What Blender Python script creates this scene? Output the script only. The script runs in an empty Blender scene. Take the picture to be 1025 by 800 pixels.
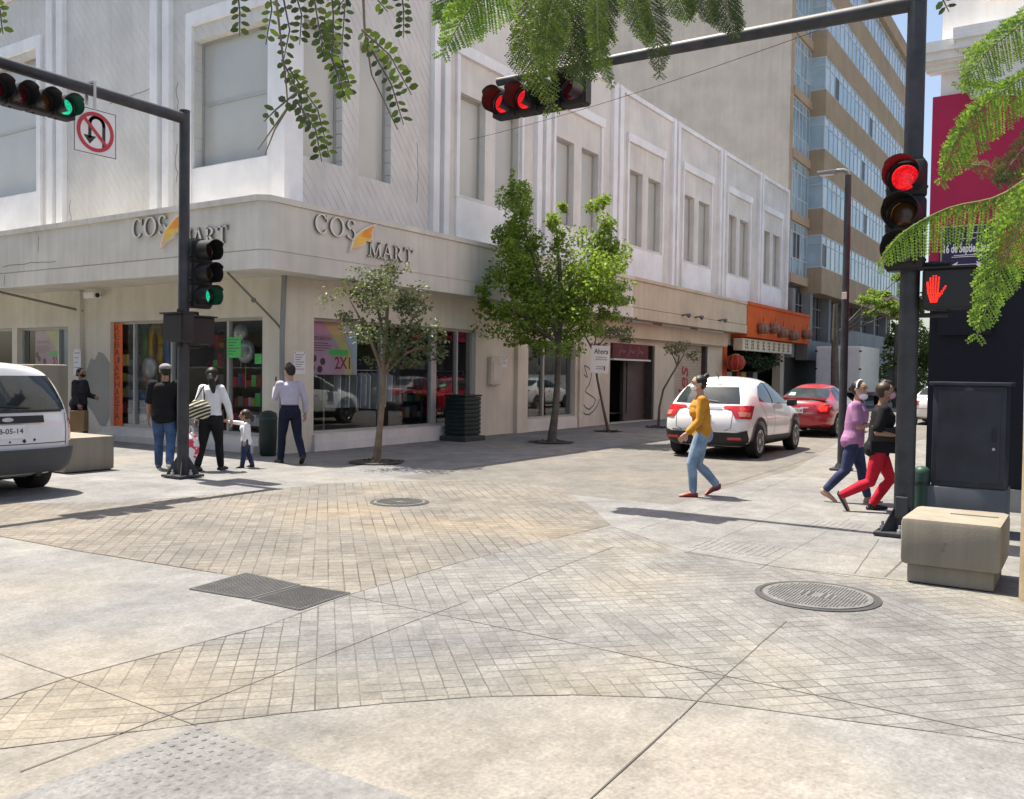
import bpy, bmesh, math, random
from math import radians, sin, cos, pi
from mathutils import Vector, Matrix, Quaternion, geometry
from mathutils.bvhtree import BVHTree

scene = bpy.context.scene
COL = scene.collection
RND = random.Random(7)

# ------------------------------------------------------------------ camera
# World axes: X runs along the street-side facade of the corner shop, Y along its other facade,
# the origin is the foot of the shop's corner, Z up, metres.
CAM = Vector((-12.0, -13.15, 1.65))
FPX, CX, CY = 889.8, 512.5, 400.0
UB = Vector((0.54727128, 0.83695528)); UA = Vector((-0.83695528, 0.54727128))
def w(v): return Vector((UB.x*v[0]+UB.y*v[1], UA.x*v[0]+UA.y*v[1], v[2]))
CF = w((0, 0.99952965, -0.03066738)); CR = w((9.99911046e-01, 4.09040087e-04, 1.33316780e-02)); CU = w((-0.01333795, 0.03066466, 0.99944073))
cd = bpy.data.cameras.new('camera'); cam = bpy.data.objects.new('camera', cd); COL.objects.link(cam)
cam.matrix_world = Matrix(((CR.x, CU.x, -CF.x, CAM.x), (CR.y, CU.y, -CF.y, CAM.y), (CR.z, CU.z, -CF.z, CAM.z), (0, 0, 0, 1)))
cd.sensor_width = 36; cd.lens = 36*FPX/1025; cd.clip_start = 0.05; cd.clip_end = 1500
scene.camera = cam

# ------------------------------------------------------------------ light
SUN_EL = radians(69); sd = w((-0.82, 0.572, 0)).normalized()
SUN = Vector((sd.x*cos(SUN_EL), sd.y*cos(SUN_EL), sin(SUN_EL)))
world = bpy.data.worlds.new('World'); scene.world = world; world.use_nodes = True
nt = world.node_tree; nt.nodes.clear()
wo = nt.nodes.new('ShaderNodeOutputWorld'); bg = nt.nodes.new('ShaderNodeBackground'); sky = nt.nodes.new('ShaderNodeTexSky')
sky.sky_type = 'NISHITA'; sky.sun_disc = False; sky.sun_elevation = SUN_EL; sky.sun_rotation = math.atan2(SUN.x, SUN.y)
sky.air_density = 1.0; sky.dust_density = 2.5; sky.ozone_density = 1.0
bg.inputs['Strength'].default_value = 0.10
nt.links.new(sky.outputs[0], bg.inputs[0]); nt.links.new(bg.outputs[0], wo.inputs[0])
sl = bpy.data.lights.new('sun', 'SUN'); sl.energy = 4.4; sl.angle = radians(0.5); sl.color = (1, 0.95, 0.87)
so = bpy.data.objects.new('sun', sl); COL.objects.link(so); so.rotation_euler = SUN.to_track_quat('Z', 'Y').to_euler()
scene.view_settings.view_transform = 'Standard'; scene.view_settings.look = 'None'
scene.view_settings.gamma = 1; scene.view_settings.use_curve_mapping = False
scene.view_settings.exposure = 1.18
scene.view_settings.use_white_balance = True; scene.view_settings.white_balance_temperature = 6850; scene.view_settings.white_balance_tint = 10
scene.render.engine = 'CYCLES'

# ------------------------------------------------------------------ measuring helpers
def ray(px, py): return (CF*FPX + CR*(px-CX) - CU*(py-CY))
def gp(px, py, z=0.0):
    d = ray(px, py); return CAM + d*((z-CAM.z)/d.z)
def pd(px, py, dist): return CAM + ray(px, py)*(dist/FPX)
def on_b(px, py, o=0.0):
    d = ray(px, py); return CAM + d*((-o-CAM.y)/d.y)
def on_a(px, py, o=0.0):
    d = ray(px, py); return CAM + d*((-o-CAM.x)/d.x)

# ------------------------------------------------------------------ materials
MATS = {}
def lk(t, a, b): t.links.new(a, b)
def new_mat(name):
    m = bpy.data.materials.new(name); m.use_nodes = True; MATS[name] = m
    return m, m.node_tree, m.node_tree.nodes['Principled BSDF']
def noise(t, scale, detail=4, rough=.55, coord=None, vec=None):
    n = t.nodes.new('ShaderNodeTexNoise'); n.inputs['Scale'].default_value = scale
    n.inputs['Detail'].default_value = detail; n.inputs['Roughness'].default_value = rough
    if vec is None:
        c = t.nodes.new('ShaderNodeTexCoord'); vec = c.outputs[coord or 'Object']
    lk(t, vec, n.inputs['Vector']); return n
def ramp(t, fac, stops):
    r = t.nodes.new('ShaderNodeValToRGB'); cr = r.color_ramp
    while len(cr.elements) < len(stops): cr.elements.new(.5)
    for e, (p, c) in zip(cr.elements, stops):
        e.position = p; e.color = (c[0], c[1], c[2], 1) if not isinstance(c, (int, float)) else (c, c, c, 1)
    lk(t, fac, r.inputs[0]); return r
def mixc(t, fac, a, b, mode='MIX'):
    m = t.nodes.new('ShaderNodeMix'); m.data_type = 'RGBA'; m.blend_type = mode
    for s, v in ((m.inputs[0], fac), (m.inputs[6], a), (m.inputs[7], b)):
        if hasattr(v, 'links'): lk(t, v, s)
        elif isinstance(v, (int, float)): s.default_value = v
        else: s.default_value = (v[0], v[1], v[2], 1)
    return m.outputs[2]
def mth(t, op, a, b=0.0, c=None):
    m = t.nodes.new('ShaderNodeMath'); m.operation = op
    for s, v in zip(m.inputs, (a, b, c)):
        if v is None: continue
        if hasattr(v, 'links'): lk(t, v, s)
        else: s.default_value = v
    return m.outputs[0]
def bump(t, p, h, strength=.3, dist=.02):
    b = t.nodes.new('ShaderNodeBump'); b.inputs['Strength'].default_value = strength; b.inputs['Distance'].default_value = dist
    lk(t, h, b.inputs['Height']); lk(t, b.outputs[0], p.inputs['Normal'])
def mat(name, col, rough=.7, var=.12, scale=3, metal=0, bmp=0, bscale=40, spec=.4, coat=0):
    """plain surface: base colour mottled by noise, slight roughness change, optional bump"""
    if name in MATS: return MATS[name]
    m, t, p = new_mat(name)
    n = noise(t, scale, 6)
    lo = [max(0, c*(1-var)) for c in col]; hi = [min(1, c*(1+var)) for c in col]
    r = ramp(t, n.outputs[0], [(.3, lo), (.7, hi)])
    lk(t, r.outputs[0], p.inputs['Base Color'])
    p.inputs['Roughness'].default_value = rough; p.inputs['Metallic'].default_value = metal
    p.inputs['Specular IOR Level'].default_value = spec
    p.inputs['Coat Weight'].default_value = coat; p.inputs['Coat Roughness'].default_value = .04
    if bmp: bump(t, p, noise(t, bscale, 4).outputs[0], bmp, .01)
    return m
def lamp_mat(name, col, strength):
    m, t, p = new_mat(name)
    p.inputs['Base Color'].default_value = (*col, 1); p.inputs['Emission Color'].default_value = (*col, 1)
    vo = t.nodes.new('ShaderNodeTexVoronoi'); vo.inputs['Scale'].default_value = 55; co = t.nodes.new('ShaderNodeTexCoord'); lk(t, co.outputs['Object'], vo.inputs['Vector'])
    e = ramp(t, vo.outputs['Distance'], [(.25, 1.25), (.65, .55)]); lk(t, mth(t, 'MULTIPLY', e.outputs[0], strength), p.inputs['Emission Strength']); p.inputs['Roughness'].default_value = .25
    return m
def glass_mat(name, tint, refl=.16, rough=.02):
    m, t, p = new_mat(name); t.nodes.remove(p)
    out = t.nodes['Material Output']
    tr = t.nodes.new('ShaderNodeBsdfTransparent'); tr.inputs[0].default_value = (*tint, 1)
    gl = t.nodes.new('ShaderNodeBsdfGlossy'); gl.inputs['Roughness'].default_value = rough; gl.inputs[0].default_value = (.9, .95, 1, 1)
    fr = t.nodes.new('ShaderNodeLayerWeight'); fr.inputs[0].default_value = .5
    f = mth(t, 'ADD', mth(t, 'MULTIPLY', mth(t, 'POWER', fr.outputs['Facing'], 3.5), .8), refl*.5)
    ms = t.nodes.new('ShaderNodeMixShader'); lk(t, f, ms.inputs[0]); lk(t, tr.outputs[0], ms.inputs[1]); lk(t, gl.outputs[0], ms.inputs[2])
    lk(t, ms.outputs[0], out.inputs[0]); return m
def wall_mat(name, col, streak=.25, joints=None, spots=.3):
    """painted masonry: blotches, rain streaks running down, optional stone joints drawn as grooves (axis, angle, pitch)"""
    m, t, p = new_mat(name)
    co = t.nodes.new('ShaderNodeTexCoord')
    mp = t.nodes.new('ShaderNodeMapping'); mp.inputs['Scale'].default_value = (2.2, 2.2, .12); lk(t, co.outputs['Object'], mp.inputs[0])
    s = noise(t, 2.0, 6, .65, vec=mp.outputs[0]); b = noise(t, .8, 7, .6); g = noise(t, 60, 3)
    f = ramp(t, s.outputs[0], [(.42, 0), (.75, 1)])
    dark = [c*.62 for c in col]
    c1 = mixc(t, mth(t, 'MULTIPLY', f.outputs[0], streak), col, dark)
    bl = ramp(t, b.outputs[0], [(.35, .86), (.65, 1.04)])
    c2 = mixc(t, 1.0, c1, bl.outputs[0], 'MULTIPLY')
    sp = noise(t, 9, 2); spf = ramp(t, sp.outputs[0], [(.69, 0), (.74, 1)])
    c3 = mixc(t, mth(t, 'MULTIPLY', spf.outputs[0], spots), c2, [c*.5 for c in col])
    h = g.outputs[0]
    if joints:
        axis, ang, pitch, jd = joints
        sep = t.nodes.new('ShaderNodeSeparateXYZ'); lk(t, co.outputs['Object'], sep.inputs[0])
        a = sep.outputs[axis]; z = sep.outputs[2]
        d = mth(t, 'ADD', mth(t, 'MULTIPLY', a, sin(ang)), mth(t, 'MULTIPLY', z, cos(ang)))
        d = mth(t, 'ADD', d, mth(t, 'MULTIPLY', noise(t, 1.5, 2).outputs[0], .05))
        fr = mth(t, 'FRACT', mth(t, 'DIVIDE', d, pitch))
        ln = mth(t, 'LESS_THAN', fr, .025/pitch*.55)
        br = ramp(t, noise(t, 1.7, 3).outputs[0], [(.38, .15), (.6, 1)])
        c3 = mixc(t, mth(t, 'MULTIPLY', mth(t, 'MULTIPLY', ln, br.outputs[0]), jd), c3, [c*.42 for c in col])
    lk(t, c3, p.inputs['Base Color']); p.inputs['Roughness'].default_value = .85; p.inputs['Specular IOR Level'].default_value = .2
    bump(t, p, h, .12, .01); return m
def paving_mat(name, cols, tile=None, ang=radians(45), joint=.9, stain=.5, flecks=.3):
    """cast concrete: broad warm and grey blotches, fine grain, optional stamped tile joints at an angle (tile = (long, short))"""
    m, t, p = new_mat(name)
    co = t.nodes.new('ShaderNodeTexCoord'); P = co.outputs['Object']
    n1 = noise(t, .55, 6, .6, vec=P); n2 = noise(t, 2.6, 7, .65, vec=P); n3 = noise(t, 45, 4, .6, vec=P); n4 = noise(t, .28, 4, .5, vec=P)
    c = ramp(t, n1.outputs[0], [(.33, cols[0]), (.5, cols[1]), (.68, cols[2])]).outputs[0]
    wrm = ramp(t, n4.outputs[0], [(.5, 0), (.66, 1)])
    c = mixc(t, mth(t, 'MULTIPLY', wrm.outputs[0], stain), c, cols[3])
    c = mixc(t, 1, c, ramp(t, n2.outputs[0], [(.3, .74), (.7, 1.16)]).outputs[0], 'MULTIPLY')
    c = mixc(t, 1, c, ramp(t, n3.outputs[0], [(.3, .78), (.7, 1.16)]).outputs[0], 'MULTIPLY')
    c = mixc(t, 1, c, ramp(t, noise(t, 13, 5, .7, vec=P).outputs[0], [(.3, .84), (.7, 1.1)]).outputs[0], 'MULTIPLY')
    fl = ramp(t, noise(t, 5.5, 3, .5, vec=P).outputs[0], [(.7, 0), (.76, 1)])
    c = mixc(t, mth(t, 'MULTIPLY', fl.outputs[0], flecks), c, (.12, .115, .11))
    gm = ramp(t, noise(t, 22, 1, .4, vec=P).outputs[0], [(.76, 0), (.79, 1)]); c = mixc(t, mth(t, 'MULTIPLY', gm.outputs[0], .45), c, (.07, .068, .066))
    h = n3.outputs[0]
    if tile:
        mp = t.nodes.new('ShaderNodeMapping'); mp.inputs['Rotation'].default_value = (0, 0, ang); lk(t, P, mp.inputs[0])
        sep = t.nodes.new('ShaderNodeSeparateXYZ'); lk(t, mp.outputs[0], sep.inputs[0])
        wob = mth(t, 'MULTIPLY', mth(t, 'SUBTRACT', noise(t, 6, 2, vec=P).outputs[0], .5), .012)
        lines = []
        for ax, sz, wd, vis in ((0, tile[0], tile[2], (.36, .62)), (1, tile[1], tile[3], (.38, .64))):
            fr = mth(t, 'FRACT', mth(t, 'DIVIDE', mth(t, 'ADD', sep.outputs[ax], wob), sz))
            dd = mth(t, 'ABSOLUTE', mth(t, 'SUBTRACT', fr, .5))
            ln = mth(t, 'GREATER_THAN', dd, .5-wd/sz/2)
            vz = ramp(t, noise(t, 1.1+ax*.5, 4, .6, vec=mp.outputs[0]).outputs[0], [(vis[0], .1), (vis[1], 1)])
            lines.append(mth(t, 'MULTIPLY', ln, vz.outputs[0]))
        ln = mth(t, 'MAXIMUM', lines[0], lines[1])
        cv = t.nodes.new('ShaderNodeCombineXYZ')
        for ax in (0, 1): lk(t, mth(t, 'FLOOR', mth(t, 'ADD', mth(t, 'DIVIDE', mth(t, 'ADD', sep.outputs[ax], wob), tile[ax]), 0.0)), cv.inputs[ax])
        wn = t.nodes.new('ShaderNodeTexWhiteNoise'); lk(t, cv.outputs[0], wn.inputs['Vector'])
        c = mixc(t, 1, c, ramp(t, wn.outputs['Value'], [(0, .88), (.5, 1.0), (1, 1.1)]).outputs[0], 'MULTIPLY')
        c = mixc(t, mth(t, 'MULTIPLY', ln, joint), c, (.05, .047, .043))
        h = mth(t, 'SUBTRACT', h, mth(t, 'MULTIPLY', ln, 1.5))
    lk(t, c, p.inputs['Base Color']); p.inputs['Roughness'].default_value = .88; p.inputs['Specular IOR Level'].default_value = .25
    bump(t, p, h, .35, .008); return m
def leaf_mat(name, c_lo, c_hi, trans=.35):
    m, t, p = new_mat(name); out = t.nodes['Material Output']
    g = t.nodes.new('ShaderNodeNewGeometry')
    r = ramp(t, g.outputs['Random Per Island'], [(0, c_lo), (1, c_hi)])
    lk(t, r.outputs[0], p.inputs['Base Color']); p.inputs['Roughness'].default_value = .45; p.inputs['Specular IOR Level'].default_value = .4
    tl = t.nodes.new('ShaderNodeBsdfTranslucent'); lk(t, mixc(t, .5, r.outputs[0], (c_hi[0]*1.6, c_hi[1]*1.7, c_hi[2]*.8)), tl.inputs[0])
    ms = t.nodes.new('ShaderNodeMixShader'); ms.inputs[0].default_value = trans
    lk(t, p.outputs[0], ms.inputs[1]); lk(t, tl.outputs[0], ms.inputs[2]); lk(t, ms.outputs[0], out.inputs[0]); return m

# ------------------------------------------------------------------ mesh builder
class MB:
    def __init__(s): s.v = []; s.f = []; s.m = []; s.cur = 0
    def add(s, vs, fs):
        o = len(s.v); s.v += [tuple(x) for x in vs]; s.f += [tuple(i+o for i in f) for f in fs]; s.m += [s.cur]*len(fs); return s
    def box(s, x0, x1, y0, y1, z0, z1, M=None):
        vs = [Vector((x, y, z)) for z in (z0, z1) for y in (y0, y1) for x in (x0, x1)]
        if M: vs = [M @ q for q in vs]
        return s.add(vs, [(0, 2, 3, 1), (4, 5, 7, 6), (0, 1, 5, 4), (2, 6, 7, 3), (0, 4, 6, 2), (1, 3, 7, 5)])
    def bbox(s, x0, x1, y0, y1, z0, z1, b, M=None):
        """box with chamfered edges"""
        bm = bmesh.new(); bmesh.ops.create_cube(bm, size=1)
        for q in bm.verts: q.co = Vector(((x0+x1)/2+q.co.x*(x1-x0), (y0+y1)/2+q.co.y*(y1-y0), (z0+z1)/2+q.co.z*(z1-z0)))
        bmesh.ops.bevel(bm, geom=bm.edges[:], offset=b, segments=2, affect='EDGES', profile=.6)
        bm.verts.index_update()
        vs = [q.co.copy() for q in bm.verts]; fs = [[q.index for q in f.verts] for f in bm.faces]; bm.free()
        if M: vs = [M @ q for q in vs]
        return s.add(vs, fs)
    def quad(s, *p): return s.add(p, [tuple(range(len(p)))])
    def tube(s, pts, rad, n=10, cap=True, ell=None):
        """swept tube with a radius per point; ell = (axis x, axis y) fixes elliptical rings with radii pairs"""
        pts = [Vector(q) for q in pts]; N = len(pts); vs = []; fs = []
        rad = rad if isinstance(rad, (list, tuple)) else [rad]*N
        pa = None
        for i, q in enumerate(pts):
            d = (pts[min(i+1, N-1)]-pts[max(i-1, 0)]).normalized()
            if ell: a, b = ell
            else:
                if pa is None: a = d.orthogonal().normalized()
                else: a = (pa-d*pa.dot(d)).normalized()
                pa = a; b = d.cross(a)
            r = rad[i]; ra, rb = r if isinstance(r, (tuple, list)) else (r, r)
            for k in range(n):
                t = 2*pi*k/n; vs.append(q+a*(ra*cos(t))+b*(rb*sin(t)))
        for i in range(N-1):
            for k in range(n):
                fs.append((i*n+k, i*n+(k+1) % n, (i+1)*n+(k+1) % n, (i+1)*n+k))
        if cap: fs += [tuple(range(n-1, -1, -1)), tuple((N-1)*n+k for k in range(n))]
        return s.add(vs, fs)
    def ball(s, c, r, n=12, M=None):
        c = Vector(c); r = r if isinstance(r, (tuple, list)) else (r, r, r); vs = []; fs = []; h = n//2
        for i in range(1, h):
            a = pi*i/h
            for k in range(n):
                t = 2*pi*k/n; q = Vector((r[0]*sin(a)*cos(t), r[1]*sin(a)*sin(t), r[2]*cos(a))); vs.append(c+(M @ q if M else q))
        top = Vector((0, 0, r[2])); vs += [c+(M @ top if M else top), c-(M @ top if M else top)]; T = len(vs)-2
        for i in range(h-2):
            for k in range(n): fs.append((i*n+k, (i+1)*n+k, (i+1)*n+(k+1) % n, i*n+(k+1) % n))
        for k in range(n): fs += [(T, k, (k+1) % n), (T+1, (h-2)*n+(k+1) % n, (h-2)*n+k)]
        return s.add(vs, fs)
    def lathe(s, prof, c, axis=Vector((0, 0, 1)), n=20, ref=None):
        """prof = [(radius, height)], turned about an axis through c"""
        axis = Vector(axis).normalized(); a = ref or axis.orthogonal().normalized(); b = axis.cross(a); c = Vector(c); vs = []; fs = []
        for r, h in prof:
            for k in range(n):
                t = 2*pi*k/n; vs.append(c+axis*h+a*(r*cos(t))+b*(r*sin(t)))
        for i in range(len(prof)-1):
            for k in range(n): fs.append((i*n+k, i*n+(k+1) % n, (i+1)*n+(k+1) % n, (i+1)*n+k))
        if prof[0][0] > 1e-5: fs.append(tuple(range(n-1, -1, -1)))
        if prof[-1][0] > 1e-5: fs.append(tuple((len(prof)-1)*n+k for k in range(n)))
        return s.add(vs, fs)
    def prism(s, poly, M, t0, t1):
        """flat outline [(x, y)] in the frame M, thickened along its z from t0 to t1"""
        n = len(poly); vs = [M @ Vector((x, y, t)) for t in (t0, t1) for x, y in poly]
        tri = geometry.tessellate_polygon([[Vector((x, y, 0)) for x, y in poly]])
        fs = [tuple(reversed(f)) for f in tri]+[tuple(i+n for i in f) for f in tri]
        fs += [(k, (k+1) % n, (k+1) % n+n, k+n) for k in range(n)]
        return s.add(vs, fs)
    def mesh(s, name, mats, smooth=False):
        me = bpy.data.meshes.new(name); me.from_pydata(s.v, [], s.f); me.validate(); me.update()
        for m in (mats if isinstance(mats, (list, tuple)) else [mats]): me.materials.append(m)
        if len(me.polygons) == len(s.m): me.polygons.foreach_set('material_index', s.m)
        bm = bmesh.new(); bm.from_mesh(me); bmesh.ops.recalc_face_normals(bm, faces=bm.faces[:]); bm.to_mesh(me); bm.free()
        if smooth:
            me.polygons.foreach_set('use_smooth', [True]*len(me.polygons))
            if smooth != 'all':
                me.set_sharp_from_angle(angle=radians(38))
        return me
    def build(s, name, mats, parent=None, smooth=False, loc=None, rotz=0):
        return link(name, s.mesh(name, mats, smooth), parent, loc, rotz)
def link(name, me, parent=None, loc=None, rotz=0):
    o = bpy.data.objects.new(name, me); COL.objects.link(o)
    if parent: o.parent = parent
    if loc is not None: o.location = loc
    o.rotation_euler.z = rotz
    return o
def tag(o, label=None, cat=None, group=None, kind=None):
    for k, v in (('label', label), ('category', cat), ('group', group), ('kind', kind)):
        if v: o[k] = v
    return o
def empty(name, label, cat, loc=(0, 0, 0), rotz=0, group=None):
    o = bpy.data.objects.new(name, None); o.empty_display_size = .1; COL.objects.link(o)
    o.location = loc; o.rotation_euler.z = rotz; return tag(o, label, cat, group)
def copy_tree(o, parent=None):
    c = o.copy(); COL.objects.link(c)
    if parent: c.parent = parent
    for ch in list(o.children): copy_tree(ch, c)
    return c
def frame(o, x, y):
    """matrix with origin o, axes x, y and their normal"""
    x = Vector(x).normalized(); y = Vector(y).normalized(); z = x.cross(y); o = Vector(o)
    return Matrix(((x.x, y.x, z.x, o.x), (x.y, y.y, z.y, o.y), (x.z, y.z, z.z, o.z), (0, 0, 0, 1)))
def fb(u, z, o=0): return frame((u, -o, z), (1, 0, 0), (0, 0, 1))      # on the street facade, x to the viewer's right
def fa(v, z, o=0): return frame((-o, v, z), (0, -1, 0), (0, 0, 1))     # on the other facade
def temp_eval(me, setup):
    """mesh after modifiers"""
    o = bpy.data.objects.new('tmp', me); COL.objects.link(o); setup(o); bpy.context.view_layer.update()
    dg = bpy.context.evaluated_depsgraph_get(); r = bpy.data.meshes.new_from_object(o.evaluated_get(dg), depsgraph=dg)
    bpy.data.objects.remove(o); return r
def add_text(mb, txt, M, width=None, height=None, depth=.004, bold=0, shear=0, align='C'):
    """lettering set in the frame M, centred on its origin, fitted to width and height, added to mb"""
    c = bpy.data.curves.new('t', 'FONT'); c.body = txt; c.size = 1; c.resolution_u = 3; c.offset = bold; c.shear = shear
    o = bpy.data.objects.new('t', c); COL.objects.link(o); bpy.context.view_layer.update()
    dg = bpy.context.evaluated_depsgraph_get(); me = bpy.data.meshes.new_from_object(o.evaluated_get(dg), depsgraph=dg)
    vs = [x.co.copy() for x in me.vertices]; fs = [list(q.vertices) for q in me.polygons]
    bpy.data.objects.remove(o)
    if not vs: return
    x0 = min(q.x for q in vs); x1 = max(q.x for q in vs); y0 = min(q.y for q in vs); y1 = max(q.y for q in vs)
    sy = height/(y1-y0) if height else None; sx = width/(x1-x0) if width else sy
    if sy is None: sy = sx
    out = []
    for q in vs: out.append(M @ Vector(((q.x-(x0+x1)/2)*sx, (q.y-(y0+y1)/2)*sy, depth)))
    mb.add(out, fs)
def strokes(mb, pts, wd, M, t0, t1):
    """thick pen stroke through 2-D points"""
    for (a, b) in zip(pts[:-1], pts[1:]):
        a = Vector(a); b = Vector(b); d = (b-a)
        if d.length < 1e-6: continue
        d.normalize(); n = Vector((-d.y, d.x))*(wd/2); e = d*(wd*.3)
        mb.prism([tuple(a-e-n), tuple(b+e-n), tuple(b+e+n), tuple(a-e+n)], M, t0, t1)
def clump_leaves(mb, c, r, n, size, rnd, droop=.3):
    """n small folded leaves scattered through an ellipsoid, thicker towards its skin"""
    c = Vector(c)
    for _ in range(n):
        while True:
            q = Vector((rnd.uniform(-1, 1), rnd.uniform(-1, 1), rnd.uniform(-1, 1)))
            if .15 < q.length < 1 and rnd.random() < .25+.75*q.length: break
        p = c+Vector((q.x*r[0], q.y*r[1], q.z*r[2]))
        d = Vector((rnd.gauss(0, 1), rnd.gauss(0, 1), rnd.gauss(0, .6)-droop)).normalized()
        s = d.orthogonal().normalized(); s.rotate(Quaternion(d, rnd.uniform(0, 6.28)))
        L = size*rnd.choice((.5, .8, 1.0, 1.2))*rnd.uniform(.8, 1.2); W = L*.32; up = d.cross(s)*(W*.25)
        mb.add([p, p+d*L*.45+s*W+up, p+d*L, p+d*L*.45-s*W+up], [(0, 1, 2), (0, 2, 3)])
# ------------------------------------------------------------------ material list
mat('groove', (.085, .08, .074), .95, .2)
CONC = ((.165, .167, .168), (.205, .205, .202), (.25, .245, .235), (.27, .225, .155))
paving_mat('plain_paving', CONC, None, stain=.35)
paving_mat('brick_stamp', ((.149, .142, .133), (.185, .172, .152), (.217, .199, .174), (.285, .215, .12)), (.12, .12, .011, .015), radians(45), .85, .6)
paving_mat('square_stamp', ((.150, .151, .151), (.185, .184, .179), (.225, .219, .205), (.265, .22, .145)), (.11, .105, .008, .013), radians(45), .8, .45)
paving_mat('slab_paving', ((.168, .168, .167), (.198, .197, .192), (.225, .222, .214), (.24, .215, .165)), None, stain=.25, flecks=.2)
paving_mat('road_surface', ((.133, .128, .121), (.156, .150, .139), (.180, .169, .154), (.193, .170, .132)), None, stain=.4, flecks=.35)
paving_mat('tactile_surface', ((.166, .166, .164), (.180, .180, .179), (.195, .195, .192), (.188, .183, .174)), None, stain=.2, flecks=.1)
wall_mat('stone_diag_b', (.70, .675, .635), .28, (0, radians(52), .17, .85))
wall_mat('stone_diag_a', (.71, .69, .65), .28, (1, radians(-52), .17, .35))
wall_mat('stone_plain', (.72, .695, .645), .28, None, .55)
wall_mat('white_trim', (.86, .86, .86), .25, None, .1)
wall_mat('white_panel', (.86, .86, .87), .1, None, .05)
wall_mat('canopy_grey', (.68, .65, .58), .4, None, .1)
wall_mat('canopy_tan', (.56, .48, .36), .35, None, .1)
wall_mat('canopy_orange', (.60, .115, .03), .12, None, .1)
wall_mat('shop_wall', (.580, .534, .429), .2, None, .15)
wall_mat('shop_wall_pale', (.68, .64, .54), .35, None, .3)
wall_mat('grey_patch', (.348, .348, .313), .1, None, .1)
wall_mat('white_block', (.696, .673, .638), .3, None, .3)
wall_mat('blank_concrete', (.534, .476, .406), .32, None, .25)
wall_mat('brown_stone', (.40, .30, .20), .35, None, .7)
wall_mat('pale_sill', (.48, .35, .23), .3, None, .2)
wall_mat('grey_concrete', (.26, .27, .265), .35, None, .3)
wall_mat('dark_concrete', (.11, .115, .115), .35, None, .3)
wall_mat('cream_stucco', (.858, .835, .800), .35, None, .25)
wall_mat('white_stucco', (.80, .79, .77), .3, None, .2)
wall_mat('magenta_wall', (.42, .03, .085), .12, None, .1)
wall_mat('navy_wall', (.017, .018, .025), .2, None, .1)
mat('whited_glass', (.47, .47, .43), .22, .14, .35, spec=.6)
mat('metal_frame', (.42, .42, .40), .45, .08, metal=.3)
mat('white_frame', (.55, .58, .58), .5, .06)
mat('dark_frame', (.05, .045, .04), .6, .2)
mat('door_maroon', (.085, .055, .052), .6, .15)
mat('shutter_tan', (.40, .35, .27), .7, .1)
mat('red_paint', (.35, .03, .035), .6, .15); mat('dull_red', (.10, .016, .018), .7, .3)
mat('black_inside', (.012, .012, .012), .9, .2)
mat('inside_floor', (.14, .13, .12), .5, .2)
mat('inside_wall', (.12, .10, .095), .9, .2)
mat('letter_steel', (.70, .67, .58), .4, .08)
mat('letter_side', (.16, .15, .13), .6, .1)
mat('leaf_orange', (.78, .28, .03), .5, .25, 2)
mat('leaf_yellow', (.75, .46, .08), .5, .2, 2)
mat('leaf_border', (.72, .62, .55), .5, .1)
glass_mat('shop_glass', (.80, .84, .82), .13)
mat('sky_tint_glass', (.24, .35, .41), .06, .25, .9, spec=.8)  # opaque panes; the sky's blue reflection is put into the base colour
mat('sky_tint_glass_pale', (.36, .46, .51), .08, .2, .9, spec=.8)  # paler variant of the same painted sky reflection
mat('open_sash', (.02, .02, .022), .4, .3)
M = MATS

# ------------------------------------------------------------------ ground
def sheet(name, poly, z, m):
    mb = MB(); tri = geometry.tessellate_polygon([[Vector((p[0], p[1], 0)) for p in poly]])
    mb.add([(p[0], p[1], z) for p in poly], tri)
    return tag(mb.build(name, m), kind='structure')
def gpoly(pix): return [gp(*q)[:2] for q in pix]
sheet('ground', [(-400, -400), (600, -400), (600, 600), (-400, 600)], 0, M['plain_paving'])
sheet('road', [(-1.5, -9.35), (140, -9.35), (140, -4.1), (-1.5, -4.1)], .001, M['road_surface'])
bx = gp(0, 537); 
far_zone = gpoly([(-160, 512), (0, 537), (74, 551), (218, 574), (300, 588), (352, 595), (460, 563), (577, 534), (612, 526), (590, 506), (560, 488), (470, 480), (330, 484), (250, 492), (120, 503), (-160, 505)])
sheet('stamped_paving', far_zone, .002, M['brick_stamp'])
near_zone = gpoly([(-120, 742), (0, 701), (68, 679), (272, 625), (355, 594), (460, 563), (577, 534), (612, 527), (685, 553), (780, 569), (905, 583), (1010, 597), (1180, 608), (1180, 770), (1025, 745), (920, 731), (818, 718), (760, 710), (671, 699), (570, 696), (480, 698), (380, 705), (280, 715), (191, 726), (126, 734), (0, 750), (-120, 763)])
sheet('crossing_paving', near_zone, .002, M['square_stamp'])
sheet('sidewalk', gpoly([(612, 527), (685, 552), (780, 568), (905, 582), (1010, 595), (1150, 602), (1150, 520), (925, 470), (905, 425), (880, 418), (795, 470), (700, 497)]), .003, M['slab_paving'])
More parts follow.
